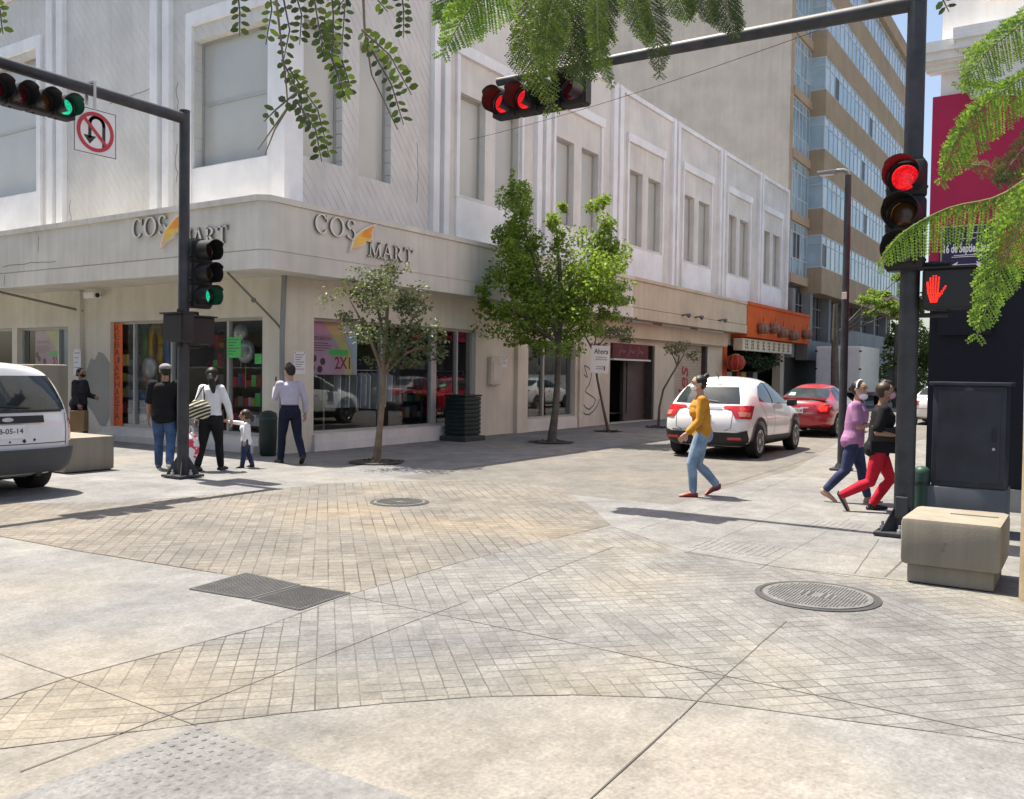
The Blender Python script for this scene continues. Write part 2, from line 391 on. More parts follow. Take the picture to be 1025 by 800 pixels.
# joints cut in the paving
mb = MB()
def joint(pix, wd, z=.0042, skip=.03):
    P = [gp(*q) for q in pix]
    for a, b in zip(P[:-1], P[1:]):
        d = (b-a); L = d.length; d.normalize(); n = Vector((-d.y, d.x, 0)); k = max(1, int(L/.25)); prev = None
        for i in range(k+1):
            c = a+d*(L*i/k)+n*RND.uniform(-.004, .004); ww = wd*RND.uniform(.6, 1.2)/2
            cur = ((c.x-n.x*ww, c.y-n.y*ww, z), (c.x+n.x*ww, c.y+n.y*ww, z))
            if prev and RND.random() > skip: mb.quad(prev[0], cur[0], cur[1], prev[1])
            prev = cur
joint([(-60, 721), (0, 701), (68, 679)], .016); joint([(68, 679), (272, 625), (355, 594)], .009); joint([(355, 594), (460, 563), (577, 534), (612, 525)], .006)
joint([(20, 773), (160, 720), (420, 620), (614, 548)], .007)
joint([(351, 597), (503, 629)], .006); joint([(503, 629), (558, 641), (712, 674), (851, 704), (1025, 741), (1100, 757)], .008)
joint([(585, 805), (679, 720), (759, 647), (799, 612)], .008)
joint([(0, 655), (68, 679), (134, 704), (199, 728)], .0045)
joint([(0, 537), (74, 551), (218, 574)], .007); joint([(0, 551), (74, 551)], .005)
joint([(0, 750), (126, 734)], .004); joint([(191, 726), (280, 715), (380, 705), (480, 697.5), (570, 696), (671, 699), (760, 710), (920, 731), (1025, 747)], .0035)
joint([(685, 553), (750, 564)], .012); joint([(750, 564), (850, 578)], .007); joint([(855, 575), (880, 540)], .012); joint([(700, 538), (880, 560)], .006); joint([(690, 553), (800, 505)], .006); joint([(760, 570), (850, 520)], .006); joint([(640, 530), (740, 500), (812, 470)], .006)
joint([(690, 497), (800, 463), (905, 424)], .01); joint([(886, 578), (905, 560)], .02)
joint([(690, 486), (845, 493), (880, 500)], .006); joint([(770, 478), (870, 476)], .006)
tag(mb.build('paving_joint', M['groove']), kind='structure')
# raised tactile paving: studs near the camera, bars by the crossing
mb = MB(); T0 = gp(200, 727)
tx = Vector((1, 0, 0)); ty = Vector((0, 1, 0))
mb.add([T0+Vector((0, 0, .0045)), T0+Vector((-2.2, 0, .016)), T0+Vector((-2.2, -1.9, .016)), T0+Vector((0, -1.9, .016))], [(0, 1, 2, 3)])
for i in range(36):
    for j in range(31):
        c = T0+Vector((-.035-i*.06, -.035-j*.06, .0045))
        if (c-CAM).dot(CF) < 2.9: continue
        mb.lathe([(.014, 0), (.012, .004), (.006, .0065), (0, .007)], c, n=7)
tag(mb.build('tactile_paving', M['tactile_surface'], smooth=True), kind='structure')
mb = MB()
for (px, py, nx, L) in ((690, 549, 11, .55), (806, 527, 8, .5)):
    o = gp(px, py)
    for i in range(nx):
        mb.box(o.x+.02, o.x+L, o.y-i*.07-.02, o.y-i*.07+.02, .002, .0055)
tag(mb.build('ribbed_tactile_paving', M['slab_paving']), kind='structure')

# ------------------------------------------------------------------ corner department store
store = empty('department_store', 'corner store clad in pale stone with a beige canopy and orange leaf signs', 'building')
def wall_grid(mb, side, s0, s1, z0, z1, holes, o=0, depth=.25):
    """wall sheet with rectangular openings and their reveals; side 'b' or 'a'"""
    P = (lambda s, z, q=o: (s, -q, z)) if side == 'b' else (lambda s, z, q=o: (-q, s, z))
    ss = sorted({s0, s1, *[h[0] for h in holes], *[h[1] for h in holes]}); zz = sorted({z0, z1, *[h[2] for h in holes], *[h[3] for h in holes]})
    for a, b in zip(ss[:-1], ss[1:]):
        for c, d in zip(zz[:-1], zz[1:]):
            if any(h[0]-1e-6 <= a and b <= h[1]+1e-6 and h[2]-1e-6 <= c and d <= h[3]+1e-6 for h in holes): continue
            mb.quad(P(a, c), P(b, c), P(b, d), P(a, d))
    for h in holes:
        a, b, c, d = h[:4]; q = o-depth
        mb.quad(P(a, c), P(a, d), P(a, d, q), P(a, c, q)); mb.quad(P(b, c), P(b, d), P(b, d, q), P(b, c, q))
        mb.quad(P(a, d), P(b, d), P(b, d, q), P(a, d, q)); mb.quad(P(a, c), P(b, c), P(b, c, q), P(a, c, q))
def wbox(mb, side, s0, s1, o0, o1, z0, z1):
    if side == 'b': mb.box(s0, s1, -o1, -o0, z0, z1)
    else: mb.box(-o1, -o0, s0, s1, z0, z1)
BAYS = [(5.5, 8.38), (10.12, 13.0), (14.92, 17.76), (19.65, 22.6), (24.5, 27.45), (29.3, 32.2)]
def bay_windows(L, R): return [(L+.14, L+1.2, 6.0, 8.48), (L+1.66, R-.12, 6.0, 8.48)]
wins_b0 = [(.46, 1.56, 5.86, 8.55), (2.06, 3.08, 5.78, 8.58)]
wins_b = [q for b_ in BAYS for q in bay_windows(*b_)]
wins_a = [(.42, 2.7, 5.83, 8.45), (8.75, 12.2, 5.96, 9.3), (14.2, 17.4, 5.96, 9.3)]
mb = MB(); wall_grid(mb, 'b', 0, 4.45, 4.3, 10.95, wins_b0); mb.build('upper_wall', M['stone_diag_b'], store)
mb = MB(); wall_grid(mb, 'b', 4.45, 33.2, 4.3, 10.95, wins_b); mb.quad((33.2, 0, 3), (33.2, 12, 3), (33.2, 12, 10.95), (33.2, 0, 10.95)); mb.build('upper_wall', M['stone_plain'], store)
mb = MB(); wall_grid(mb, 'a', 0, 22, 4.3, 10.95, wins_a); mb.build('upper_wall', M['stone_diag_a'], store)
mb = MB(); mb.quad((.01, .01, 10.6), (33.19, .01, 10.6), (33.19, 21.9, 10.6), (.01, 21.9, 10.6)); mb.build('roof', M['grey_concrete'], store)
# pilaster strips
def pil(side, a, b, top=10.97):
    mb = MB(); wbox(mb, side, a, b, .001, .13, 4.5, top); mb.build('pilaster', M['white_trim'], store)
mb = MB(); mb.box(-.06, .42, -.06, .42, 4.5, 10.98); mb.build('corner_pilaster', M['white_trim'], store)
for a, b, c, d in ((4.45, 4.68, 4.85, 5.06), (9.05, 9.3, 9.5, 9.74), (13.67, 13.95, 14.1, 14.38), (18.5, 18.72, 18.9, 19.1), (23.35, 23.55, 23.75, 23.95), (28.5, 28.7, 28.85, 29.05)):
    pil('b', a, b); pil('b', c, d)
pil('b', 33.0, 33.2)
for a, b, c, d in ((3.4, 3.62, 3.8, 4.05), (7.43, 7.68, 7.85, 8.11), (12.9, 13.1, 13.3, 13.5)): pil('a', a, b); pil('a', c, d)
mb = MB()
for a, b in ((.42, 4.45), (5.06, 9.05), (9.74, 13.67), (14.38, 18.5), (19.1, 23.35), (23.95, 28.5), (29.05, 33.0)): wbox(mb, 'b', a, b, .001, .1, 10.82, 10.97)
for a, b in ((.42, 3.4), (4.05, 7.43), (8.11, 12.9)): wbox(mb, 'a', a, b, .001, .1, 10.82, 10.97)
mb.build('coping', M['white_trim'], store)
def upper_window(side, h, frame_m='metal_frame'):
    a, b, c, d = h; f = MB(); e = .05
    for q in ((a, a+e, c, d), (b-e, b, c, d), (a+e, b-e, c, c+e), (a+e, b-e, d-e, d)): wbox(f, side, q[0], q[1], -.24, -.18, q[2], q[3])
    if b-a > 1.8: wbox(f, side, a+e, b-e, -.235, -.19, (c+d)/2-.02, (c+d)/2+.02)
    fo = f.build('window', M[frame_m], store)
    g = MB(); wbox(g, side, a+e, b-e, -.23, -.215, c+e, d-e); g.build('pane', M['whited_glass'], fo)
for h in wins_b0+wins_b: upper_window('b', h)
for h in wins_a: upper_window('a', h)
for L, R in BAYS:                                         # surround and white panel of each bay
    mb = MB(); wbox(mb, 'b', L-.08, L+.04, .001, .07, 5.9, 9.35); wbox(mb, 'b', R-.04, R+.08, .001, .07, 5.9, 9.35); wbox(mb, 'b', L-.12, R+.12, .001, .11, 9.35, 9.62)
    mb.build('window_surround', M['white_trim'], store)
    mb = MB(); wbox(mb, 'b', L-.05, R+.05, .001, .05, 4.5, 5.9); mb.build('white_panel', M['white_panel'], store)
for L, R, zt, zb in ((.42, 2.72, 8.75, 5.8), (8.68, 12.3, 9.42, 5.93)):
    mb = MB(); wbox(mb, 'a', R, R+.2, .001, .07, 4.5, zt+.28); wbox(mb, 'a', L-.02, R-.002, .001, .075, zt, zt+.28)
    if L > 1: wbox(mb, 'a', L-.2, L-.022, .001, .07, 4.5, zt+.28)
    mb.build('window_surround', M['white_trim'], store)
    mb = MB(); wbox(mb, 'a', L, R-.002, .001, .05, 4.5, zb); mb.build('white_panel', M['white_panel'], store)
# canopy: a boxed fascia round the corner, deeper on the side street
def ring_prism(mb, pts_out, pts_in, z0, z1):
    n = len(pts_out)
    for i in range(n-1):
        a, b, c, d = pts_out[i], pts_out[i+1], pts_in[i+1], pts_in[i]
        mb.add([(*p, z) for z in (z0, z1) for p in (a, b, c, d)], [(0, 3, 2, 1), (4, 5, 6, 7), (0, 1, 5, 4), (1, 2, 6, 5), (2, 3, 7, 6), (3, 0, 4, 7)])
def can(mb, e, z0, z1, x1=14.05):
    ring_prism(mb, [(-1.1-e, 21), (-1.1-e, -.55), (-.95-e*.7, -.7-e*.7), (x1, -.7-e)], [(.1, 21), (.1, .1), (.1, .1), (x1, .1)], z0, z1)
mb = MB(); can(mb, 0, 3.8, 4.66); can(mb, .025, 3.45, 3.78); can(mb, .05, 4.662, 4.77); can(mb, -.02, 3.78, 3.8); mb.build('canopy', M['canopy_grey'], store)
mb = MB()
for z0, z1, e in ((3.8, 4.66, 0), (3.43, 3.78, .025), (4.662, 4.77, .05)): mb.box(14.052, 25.22, -.7-e, .1, z0, z1)
mb.build('canopy', M['canopy_tan'], store)
mb = MB(); mb.box(25.222, 35.1, -.74, .1, 3.3, 4.66); mb.box(25.222, 35.1, -.79, .1, 4.662, 4.8); mb.build('canopy', M['canopy_orange'], store)
# ground floor
sh_b = [(.8, 6.4, .34, 2.7), (8.85, 11.6, .34, 2.56), (13.9, 17.4, .02, 2.66), (19.2, 22.6, .02, 2.8), (24.3, 32.6, .02, 2.95)]
sh_a = [(.6, 5.7, .3, 2.68), (7.41, 9.7, .3, 2.6), (9.94, 14.5, .3, 2.6)]
mb = MB(); wall_grid(mb, 'b', 0, 13.2, 0, 3.5, sh_b[:2], 0, .3); mb.build('lower_wall', M['shop_wall_pale'], store)
mb = MB(); wall_grid(mb, 'b', 13.2, 33.2, 0, 3.5, sh_b[2:], 0, .4); mb.build('lower_wall', M['shop_wall'], store)
mb = MB(); wall_grid(mb, 'a', 0, 21, 0, 3.5, sh_a, 0, .3); mb.build('lower_wall', M['shop_wall_pale'], store)
for q in (('b', 8.2, 8.72, .001, .12), ('b', 11.75, 12.0, .001, .08), ('a', 6.75, 6.95, .001, .1)): mb = MB(); wbox(mb, *q, 0, 3.4); mb.build('wall_pier', M['shop_wall_pale'], store)
mb = MB(); wbox(mb, 'b', 12.9, 24.2, .001, .25, 2.85, 3.4); mb.build('beam', M['canopy_tan'], store)
mb = MB(); wbox(mb, 'a', 5.72, 6.6, .001, .008, .35, 1.9)
patch = [(5.72, .5), (5.72, 1.75), (5.95, 1.95), (6.15, 2.0), (6.3, 1.8), (6.45, 1.85), (6.6, 1.6), (6.7, 1.4), (6.7, .8), (6.4, .6), (6.1, .3), (5.9, .25)]
mb = MB(); mb.prism([(-s, z) for s, z in patch], frame((0, 0, 0), (0, -1, 0), (0, 0, 1)), .001, .006); mb.build('repair_patch', M['grey_patch'], store)
mb = MB()                                                 # white block plinth and step below the shop windows
wbox(mb, 'a', .55, 5.8, .001, .14, 0, .28); wbox(mb, 'a', .5, 5.9, .141, .3, 0, .14); wbox(mb, 'a', 7.3, 14.6, .001, .14, 0, .28)
wbox(mb, 'b', .75, 6.45, .001, .1, 0, .17); wbox(mb, 'b', .78, 6.42, .001, .06, .172, .33); wbox(mb, 'b', 8.82, 11.65, .001, .06, 0, .3)
mb.build('plinth', M['white_block'], store)
def shopfront(side, h, mull, tr=None):
    a, b, c, d = h; f = MB(); e = .06
    for q in ((a, a+e, c, d), (b-e, b, c, d), (a+e, b-e, c, c+e), (a+e, b-e, d-e, d)): wbox(f, side, q[0], q[1], -.2, -.12, q[2], q[3])
    for m_, wd in mull: wbox(f, side, m_-wd/2, m_+wd/2, -.2, -.1, c+e, d-e)
    fo = f.build('shop_window', M['metal_frame'], store)
    g = MB(); P = (lambda s, z: (s, .165, z)) if side == 'b' else (lambda s, z: (.165, s, z)); g.quad(P(a+e, c+e), P(b-e, c+e), P(b-e, d-e), P(a+e, d-e)); g.build('pane', M['shop_glass'], fo)
shopfront('b', sh_b[0], [(2.95, .05), (4.82, .2), (5.75, .06)]); shopfront('b', sh_b[1], [(9.9, .08)])
shopfront('a', sh_a[0], [(1.75, .07), (3.6, .05), (4.95, .05)]); shopfront('a', sh_a[1], [(8.0, .06)]); shopfront('a', sh_a[2], [(11.5, .06)])
def room(side, s0, s1, dep, z1, back='inside_wall', z0=.3):
    mb = MB(); P = (lambda s, q, z: (s, q, z)) if side == 'b' else (lambda s, q, z: (q, s, z))
    mb.cur = 0; mb.quad(P(s0, .3, z0), P(s1, .3, z0), P(s1, dep, z0), P(s0, dep, z0)); mb.cur = 1
    mb.quad(P(s0, dep, z0), P(s1, dep, z0), P(s1, dep, z1), P(s0, dep, z1)); mb.quad(P(s0, .3, z0), P(s0, dep, z0), P(s0, dep, z1), P(s0, .3, z1)); mb.quad(P(s1, .3, z0), P(s1, dep, z0), P(s1, dep, z1), P(s1, .3, z1))
    mb.quad(P(s0, .3, z1), P(s1, .3, z1), P(s1, dep, z1), P(s0, dep, z1))
    mb.build('shop_interior', [M['inside_floor'], M[back]], store)
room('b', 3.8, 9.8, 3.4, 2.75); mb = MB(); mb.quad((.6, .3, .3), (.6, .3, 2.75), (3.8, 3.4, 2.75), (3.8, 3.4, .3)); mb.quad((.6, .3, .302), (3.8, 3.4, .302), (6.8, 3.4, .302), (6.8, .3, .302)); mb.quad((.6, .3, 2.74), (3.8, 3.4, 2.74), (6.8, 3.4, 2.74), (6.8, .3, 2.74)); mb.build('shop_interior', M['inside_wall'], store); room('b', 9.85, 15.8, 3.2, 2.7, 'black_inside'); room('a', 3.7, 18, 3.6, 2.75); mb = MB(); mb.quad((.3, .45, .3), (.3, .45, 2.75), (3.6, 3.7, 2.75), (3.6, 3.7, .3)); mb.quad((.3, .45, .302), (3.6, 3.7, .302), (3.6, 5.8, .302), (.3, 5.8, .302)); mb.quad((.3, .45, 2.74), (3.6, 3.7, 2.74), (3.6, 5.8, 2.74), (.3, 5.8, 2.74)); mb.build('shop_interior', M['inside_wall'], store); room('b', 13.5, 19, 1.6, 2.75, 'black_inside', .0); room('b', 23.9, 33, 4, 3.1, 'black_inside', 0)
# doorway with maroon leaf, low counter and red fascia
mb = MB(); mb.box(15.62, 17.38, .33, .38, .03, 2.64); mb.build('door', M['door_maroon'], store)
for q in ((13.92, 14.0, .05, .35, .03, 2.6), (15.5, 15.62, .3, .42, .03, 2.6), (17.25, 17.385, .02, .33, .03, 2.64), (22.42, 22.6, .02, .25, .03, 2.79)): mb = MB(); mb.box(*q); mb.build('door_frame', M['dark_frame'], store)
mb = MB(); mb.box(14.15, 15.4, .8, 1.2, .03, 1.15); mb.build('counter', M['shutter_tan'], store)
mb = MB()
for i in range(24): mb.box(19.22, 22.4, .2-(.008 if i % 2 else 0), .24, .03+i*.115, .03+(i+1)*.115-.004)
mb.build('roller_shutter', M['shutter_tan'], store)
# fittings of the store
mb = MB(); mb.tube([(-.09, -.06, 0), (-.09, -.06, 2.3), (-.07, -.09, 3.45)], .05, 8); mb.build('downpipe', M['grey_concrete'], store)
mb = MB(); mb.tube([(-1.0, .42, 3.44), (-.15, .05, 2.55), (-.07, -.03, 2.4)], .022, 6); mb.ball((-.55, .22, 2.95), .05, 8); mb.build('cable_conduit', M['letter_side'], store)
mb = MB(); mb.tube([(-1.0, 8.9, 3.44), (-.02, 6.75, 2.95)], .03, 6); mb.build('canopy_brace', M['letter_side'], store)
mb = MB()
for u, l in ((14.2, 2.2), (17.2, 2.6), (20.6, 2.8)): mb = MB(); mb.box(u, u+l, -.35, -.22, 3.36, 3.425); mb.build('soffit_light', M['white_frame'], store)

# store signs in raised steel letters with an orange leaf, one per street side
def serif(mb, ch, x, h, M_, d0, d1, t=.055):
    W = {'C': .30, 'O': .36, 'S': .24, 'M': .40, 'A': .34, 'R': .32, 'T': .30}[ch]*h/.34
    def bar(a, b, wd): strokes(mb, [a, b], wd, M_, d0, d1)
    def arc(cx_, cy_, rx, ry, a0, a1, fat, n=14):
        o = []; i_ = []
        for k in range(n+1):
            a = radians(a0+(a1-a0)*k/n); f = t*(.45+fat*abs(cos(a)))
            o.append((cx_+rx*cos(a), cy_+ry*sin(a))); i_.append((cx_+(rx-f)*cos(a), cy_+(ry-f*.7)*sin(a)))
        mb.prism(o+i_[::-1], M_, d0, d1)
    s = t*.5
    if ch == 'C': arc(x+W*.52, h/2, W*.52, h/2, 40, 320, .75); bar((x+W*.94, h*.68), (x+W*.94, h*.95), s)
    elif ch == 'O': arc(x+W/2, h/2, W/2, h/2, 0, 359, .75, 26)
    elif ch == 'S': arc(x+W/2, h*.74, W*.46, h*.27, 20, 262, .5); arc(x+W/2, h*.27, W*.5, h*.28, 82, -160, .5)
    elif ch == 'M':
        bar((x+.08*W, .01), (x+.14*W, h), s*1.1); bar((x+.14*W, h), (x+.5*W, .02), t); bar((x+.5*W, .02), (x+.86*W, h), s); bar((x+.86*W, h), (x+.92*W, .01), t)
        bar((x-.06*W, .012), (x+.22*W, .012), s); bar((x+.76*W, .012), (x+1.06*W, .012), s); bar((x, h-.012), (x+.16*W, h-.012), s); bar((x+.84*W, h-.012), (x+W, h-.012), s)
    elif ch == 'A':
        bar((x+.08*W, .01), (x+.48*W, h), s); bar((x+.48*W, h), (x+.9*W, .01), t); bar((x+.24*W, h*.34), (x+.74*W, h*.34), s); bar((x-.06*W, .012), (x+.24*W, .012), s); bar((x+.74*W, .012), (x+1.06*W, .012), s)
    elif ch == 'R':
        bar((x+.2*W, .01), (x+.2*W, h), t); bar((x, .012), (x+.4*W, .012), s); bar((x, h-.012), (x+.3*W, h-.012), s)
        arc(x+.3*W, h*.74, W*.5, h*.26, 90, -90, .7); bar((x+.4*W, h*.48), (x+.86*W, .01), t); bar((x+.74*W, .012), (x+1.05*W, .012), s); bar((x+.2*W, h*.48), (x+.4*W, h*.48), s)
    elif ch == 'T':
        bar((x+.5*W, .01), (x+.5*W, h), t); bar((x, h-.014), (x+W, h-.014), s*1.1); bar((x+.02*W, h), (x+.02*W, h*.78), s); bar((x+.98*W, h), (x+.98*W, h*.78), s); bar((x+.32*W, .012), (x+.68*W, .012), s)
    return W
def letter(mb, parent, Mf):
    me = mb.mesh('lettering', [M['letter_steel'], M['letter_side']]); z = Mf.to_3x3() @ Vector((0, 0, 1))
    for p in me.polygons: p.material_index = 0 if abs(p.normal.dot(z)) > .7 else 1
    link('lettering', me, parent)
def store_sign(Mf, label):
    r = empty('store_sign', label, 'shop sign'); 
    mb = MB(); x = 0
    for ch in 'COS': mb.cur = 0; x += serif(mb, ch, x, .38, Mf, .015, .06)+.055
    letter(mb, r, Mf)
    Ml = Mf @ Matrix.Translation((1.5, -.27, 0)); mb = MB(); x = 0
    for ch in 'MART': x += serif(mb, ch, x, .31, Ml, .015, .06, .05)+.05
    letter(mb, r, Mf)
    mb = MB(); add_text(mb, 'CENTER', Mf @ Matrix.Translation((2.35, -.36, 0)), .62, .1, .03, .01); 
    mb.build('small_lettering', M['letter_steel'], r)
    lf = [(.92, -.27), (1.0, -.02), (1.12, .12), (1.3, .25), (1.5, .34), (1.72, .42), (1.62, .3), (1.58, .2), (1.6, .12), (1.52, .02), (1.4, .02), (1.36, -.06), (1.2, -.12), (1.05, -.17)]
    mb = MB(); mb.prism(lf, Mf, .01, .07); lo = mb.build('leaf', M['leaf_border'], r)
    c = (1.33, .08); mb = MB(); mb.prism([(c[0]+(x-c[0])*.82, c[1]+(y-c[1])*.82) for x, y in lf], Mf, .07, .076); mb.build('leaf_face', M['leaf_yellow'], lo)
    mb = MB(); mb.prism([(1.22, .1), (1.4, .26), (1.62, .36), (1.56, .26), (1.53, .18), (1.54, .13), (1.45, .1)], Mf, .077, .082); mb.build('leaf_tip', M['leaf_orange'], lo)
store_sign(fb(.08, 4.24, .7), 'raised steel letters and orange leaf on the canopy facing the parked cars')
store_sign(fa(3.14, 4.24, 1.1), 'raised steel letters and orange leaf on the canopy half behind the signal pole')

# ------------------------------------------------------------------ tall office block
tower = empty('office_building', 'tall office building with brown stone bands and sky-tinted glass strips', 'building', (33.3, 0, 0))
TX = 33.3
mb = MB(); wall_grid(mb, 'a', .0, 24, 0, 31, [], 0); mb.build('side_wall', M['blank_concrete'], tower)
LEN = 28.7; TOP = 26.0
mb = MB(); mb.box(.02, LEN, .35, 14, 0, 25.2); mb.build('core_wall', M['dark_concrete'], tower)
mb = MB(); mb.box(.02, .42, -.05, .345, 6.4, 31); mb.build('edge_strip', M['pale_sill'], tower)
for k in range(7):
    z0 = 6.1+3.15*k
    if z0 > 25: break
    zt = z0+1.4
    mb = MB(); mb.bbox(3.75, LEN, -.8, .34, z0, zt, .015)
    mb.build('spandrel', M['brown_stone'], tower)
    mb = MB(); mb.box(.43, 3.745, -.1, .34, z0+.36, z0+.82); mb.build('sill_band', M['pale_sill'], tower)
    # window strip over the spandrel
    if zt+1.75 < 25.5:
        f = MB(); g = MB(); a, b, c, d = 3.78, LEN-.05, zt, zt+1.75; y = -.74
        n = 25; st = (b-a)/n
        for i in range(n+1):
            wd = .05 if i % 3 else .09
            f.box(a+i*st-wd/2, a+i*st+wd/2, y-.03, y+.03, c, d)
        f.box(a, b, y-.025, y+.025, d-.5, d-.45); f.box(a, b, y-.028, y+.028, c, c+.06); f.box(a, b, y-.028, y+.028, d-.06, d)
        for i in range(n):
            g.cur = 2 if RND.random() < .09 else (1 if RND.random() < .4 else 0)
            g.quad((a+i*st, y, c), (a+(i+1)*st, y, c), (a+(i+1)*st, y, d-.48), (a+i*st, y, d-.48)); g.cur = 1 if RND.random() < .6 else 0
            g.quad((a+i*st, y+.002, d-.48), (a+(i+1)*st, y+.002, d-.48), (a+(i+1)*st, y+.002, d), (a+i*st, y+.002, d))
        for q in (c, d-.48, d-.05): f.box(a-.03, a+.03, y+.03, .34, q, q+.05)
        f.box(a-.03, a+.03, .28, .34, c, d)
        g.cur = 1; g.quad((a, y, c), (a, .34, c), (a, .34, d), (a, y, d))
        fo = f.build('window', M['white_frame'], tower); g.build('pane', [M['sky_tint_glass'], M['sky_tint_glass_pale'], M['open_sash']], fo)
    # recessed strip window by the corner
    f = MB(); g = MB(); a, b, c, d = .43, 3.74, z0+.82, min(z0+3.51, 26.5); y = .05
    for i in range(6): q = a+(b-a)*i/5; f.box(q-.03, q+.03, y-.03, y+.03, c, d)
    for q in (c+.02, c+.85, d-.5, d-.03): f.box(a, b, y-.025, y+.025, q-.025, q+.025)
    for i in range(5):
        q0 = a+(b-a)*i/5; q1 = a+(b-a)*(i+1)/5
        for z_, z2 in ((c, c+.85), (c+.85, d-.5), (d-.5, d)):
            g.cur = 2 if (k == 0 and i in (1, 2) and z_ > c and z_ < d-.6) else RND.choice((0, 0, 1)); g.quad((q0, y, z_), (q1, y, z_), (q1, y, z2), (q0, y, z2))
    fo = f.build('window', M['white_frame'], tower); g.build('pane', [M['sky_tint_glass'], M['sky_tint_glass_pale'], M['open_sash']], fo)
mb = MB(); mb.bbox(3.6, LEN+.1, -1.05, 14, 25.0, 26.0, .02); mb.build('roof_slab', M['brown_stone'], tower)
for q in (18, 22.5): mb = MB(); mb.tube([(q, 1, 26), (q, 1, 28.3)], .04, 6); mb.build('antenna', M['grey_concrete'], tower)
# dark mezzanine with columns, glazing bars and a grey fascia
for q in (.2, 3.5, 7.5, 11.6, 15.8, 20, 24.2): mb = MB(); mb.box(q, q+.45, -.3, .3, 2.6, 6.1); mb.build('column', M['grey_concrete'], tower)
f = MB(); g = MB()
for i in range(40): f.box(.6+i*.7, .64+i*.7, .1, .15, 3.6, 6.05)
for z in (4.4, 5.4): f.box(.6, LEN, .09, .16, z, z+.05)
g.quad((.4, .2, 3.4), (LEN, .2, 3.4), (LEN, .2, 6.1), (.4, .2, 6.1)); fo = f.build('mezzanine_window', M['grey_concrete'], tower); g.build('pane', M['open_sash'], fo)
mb = MB(); mb.box(2.2, 9.5, -.55, .08, 2.5, 3.55); mb.box(9.51, LEN, -.6, .08, 2.6, 4.5); mb.build('fascia', M['grey_concrete'], tower)
mb = MB()
for i in range(9):
    c = Vector((13.2+i*.42, 3.35+RND.uniform(-.1, .1))); pts = [(c.x+RND.uniform(-.35, .35), c.y+RND.uniform(-.45, .45)) for _ in range(6)]
    strokes(mb, pts, .07, frame((0, -.602, 0), (1, 0, 0), (0, 0, 1)), 0, .003)
pts = [(11-1.8+i*.16, 2.82+(.12 if i % 2 else -.05)) for i in range(9)]
mb.build('graffiti', M['dark_frame'], tower)
mb = MB(); mb.box(10, LEN, -.2, .3, 0, 2.55); mb.build('black_recess_box', M['black_inside'], tower)  # solid black box; the recess's shade is put into its colour

# ------------------------------------------------------------------ corner building on the right
rb = empty('corner_building', 'building with a navy base, magenta wall and white cornice behind the utility cabinet', 'building', (.6, -11.35, 0))
mb = MB(); mb.box(0, 22, -18, 0, 0, 3.0); mb.build('base_wall', M['navy_wall'], rb)
def mz(px, py): d = ray(px, py); t = (.6-CAM.x)/d.x; return (CAM+d*t)
zb1 = mz(934, 262).z; zt1 = mz(935, 98).z; pv = mz(973, 60).y+11.35
mb = MB(); mb.box(-.03, 22, -18, .03, 3.02, zt1); mb.box(-.03, .0, -.2, .03, zb1, 3.018); mb.build('magenta_wall', M['magenta_wall'], rb)
zc0 = mz(930, 76).z; zc1 = mz(930, 50).z
mb = MB(); mb.box(.05, 22, -18, -.05, zt1+.01, 14); mb.build('upper_wall', M['cream_stucco'], rb)
mb = MB(); mb.box(-.12, 1.2, pv-3, pv, zt1-.1, zc1+.1); mb.box(-.1, .04, pv-3, pv-.15, zc1+.5, 14); mb.build('pier', M['white_stucco'], rb)
mb = MB()
prof = [(0, 0), (.1, .03), (.14, .1), (.24, .14), (.3, .26), (.36, .3), (.36, .36), (.02, .42)]
h = (zc1-zc0); 
for i, (o, z) in enumerate(prof[:-1]):
    o2, z2 = prof[i+1]; k = h/.42
    mb.box(-max(o, o2)*.8, .049, pv+.001, max(o, o2)*.8, zc0+z*k, zc0+z2*k-.001)
zd0 = mz(990, 62).z; zd1 = mz(990, 33).z; k = (zd1-zd0)/.42
for i, (o, z) in enumerate(prof[:-1]):
    o2, z2 = prof[i+1]; q = max(o, o2)*.8
    mb.box(-q-.12, .048, pv-3-q, pv+q*.6, zd0+z*k, zd0+z2*k-.001)
mb.build('cornice', M['white_stucco'], rb)
mb = MB(); mb.box(-.06, -.035, mz(997, 200).y+11.35, mz(941, 260).y+11.35, 2.2, mz(960, 231).z); mb.build('sign_backing', M['navy_wall'], rb)
mb = MB(); mb.box(-.05, .0, -18, -.4, 0, .28); mb.build('skirting', M['grey_concrete'], rb)

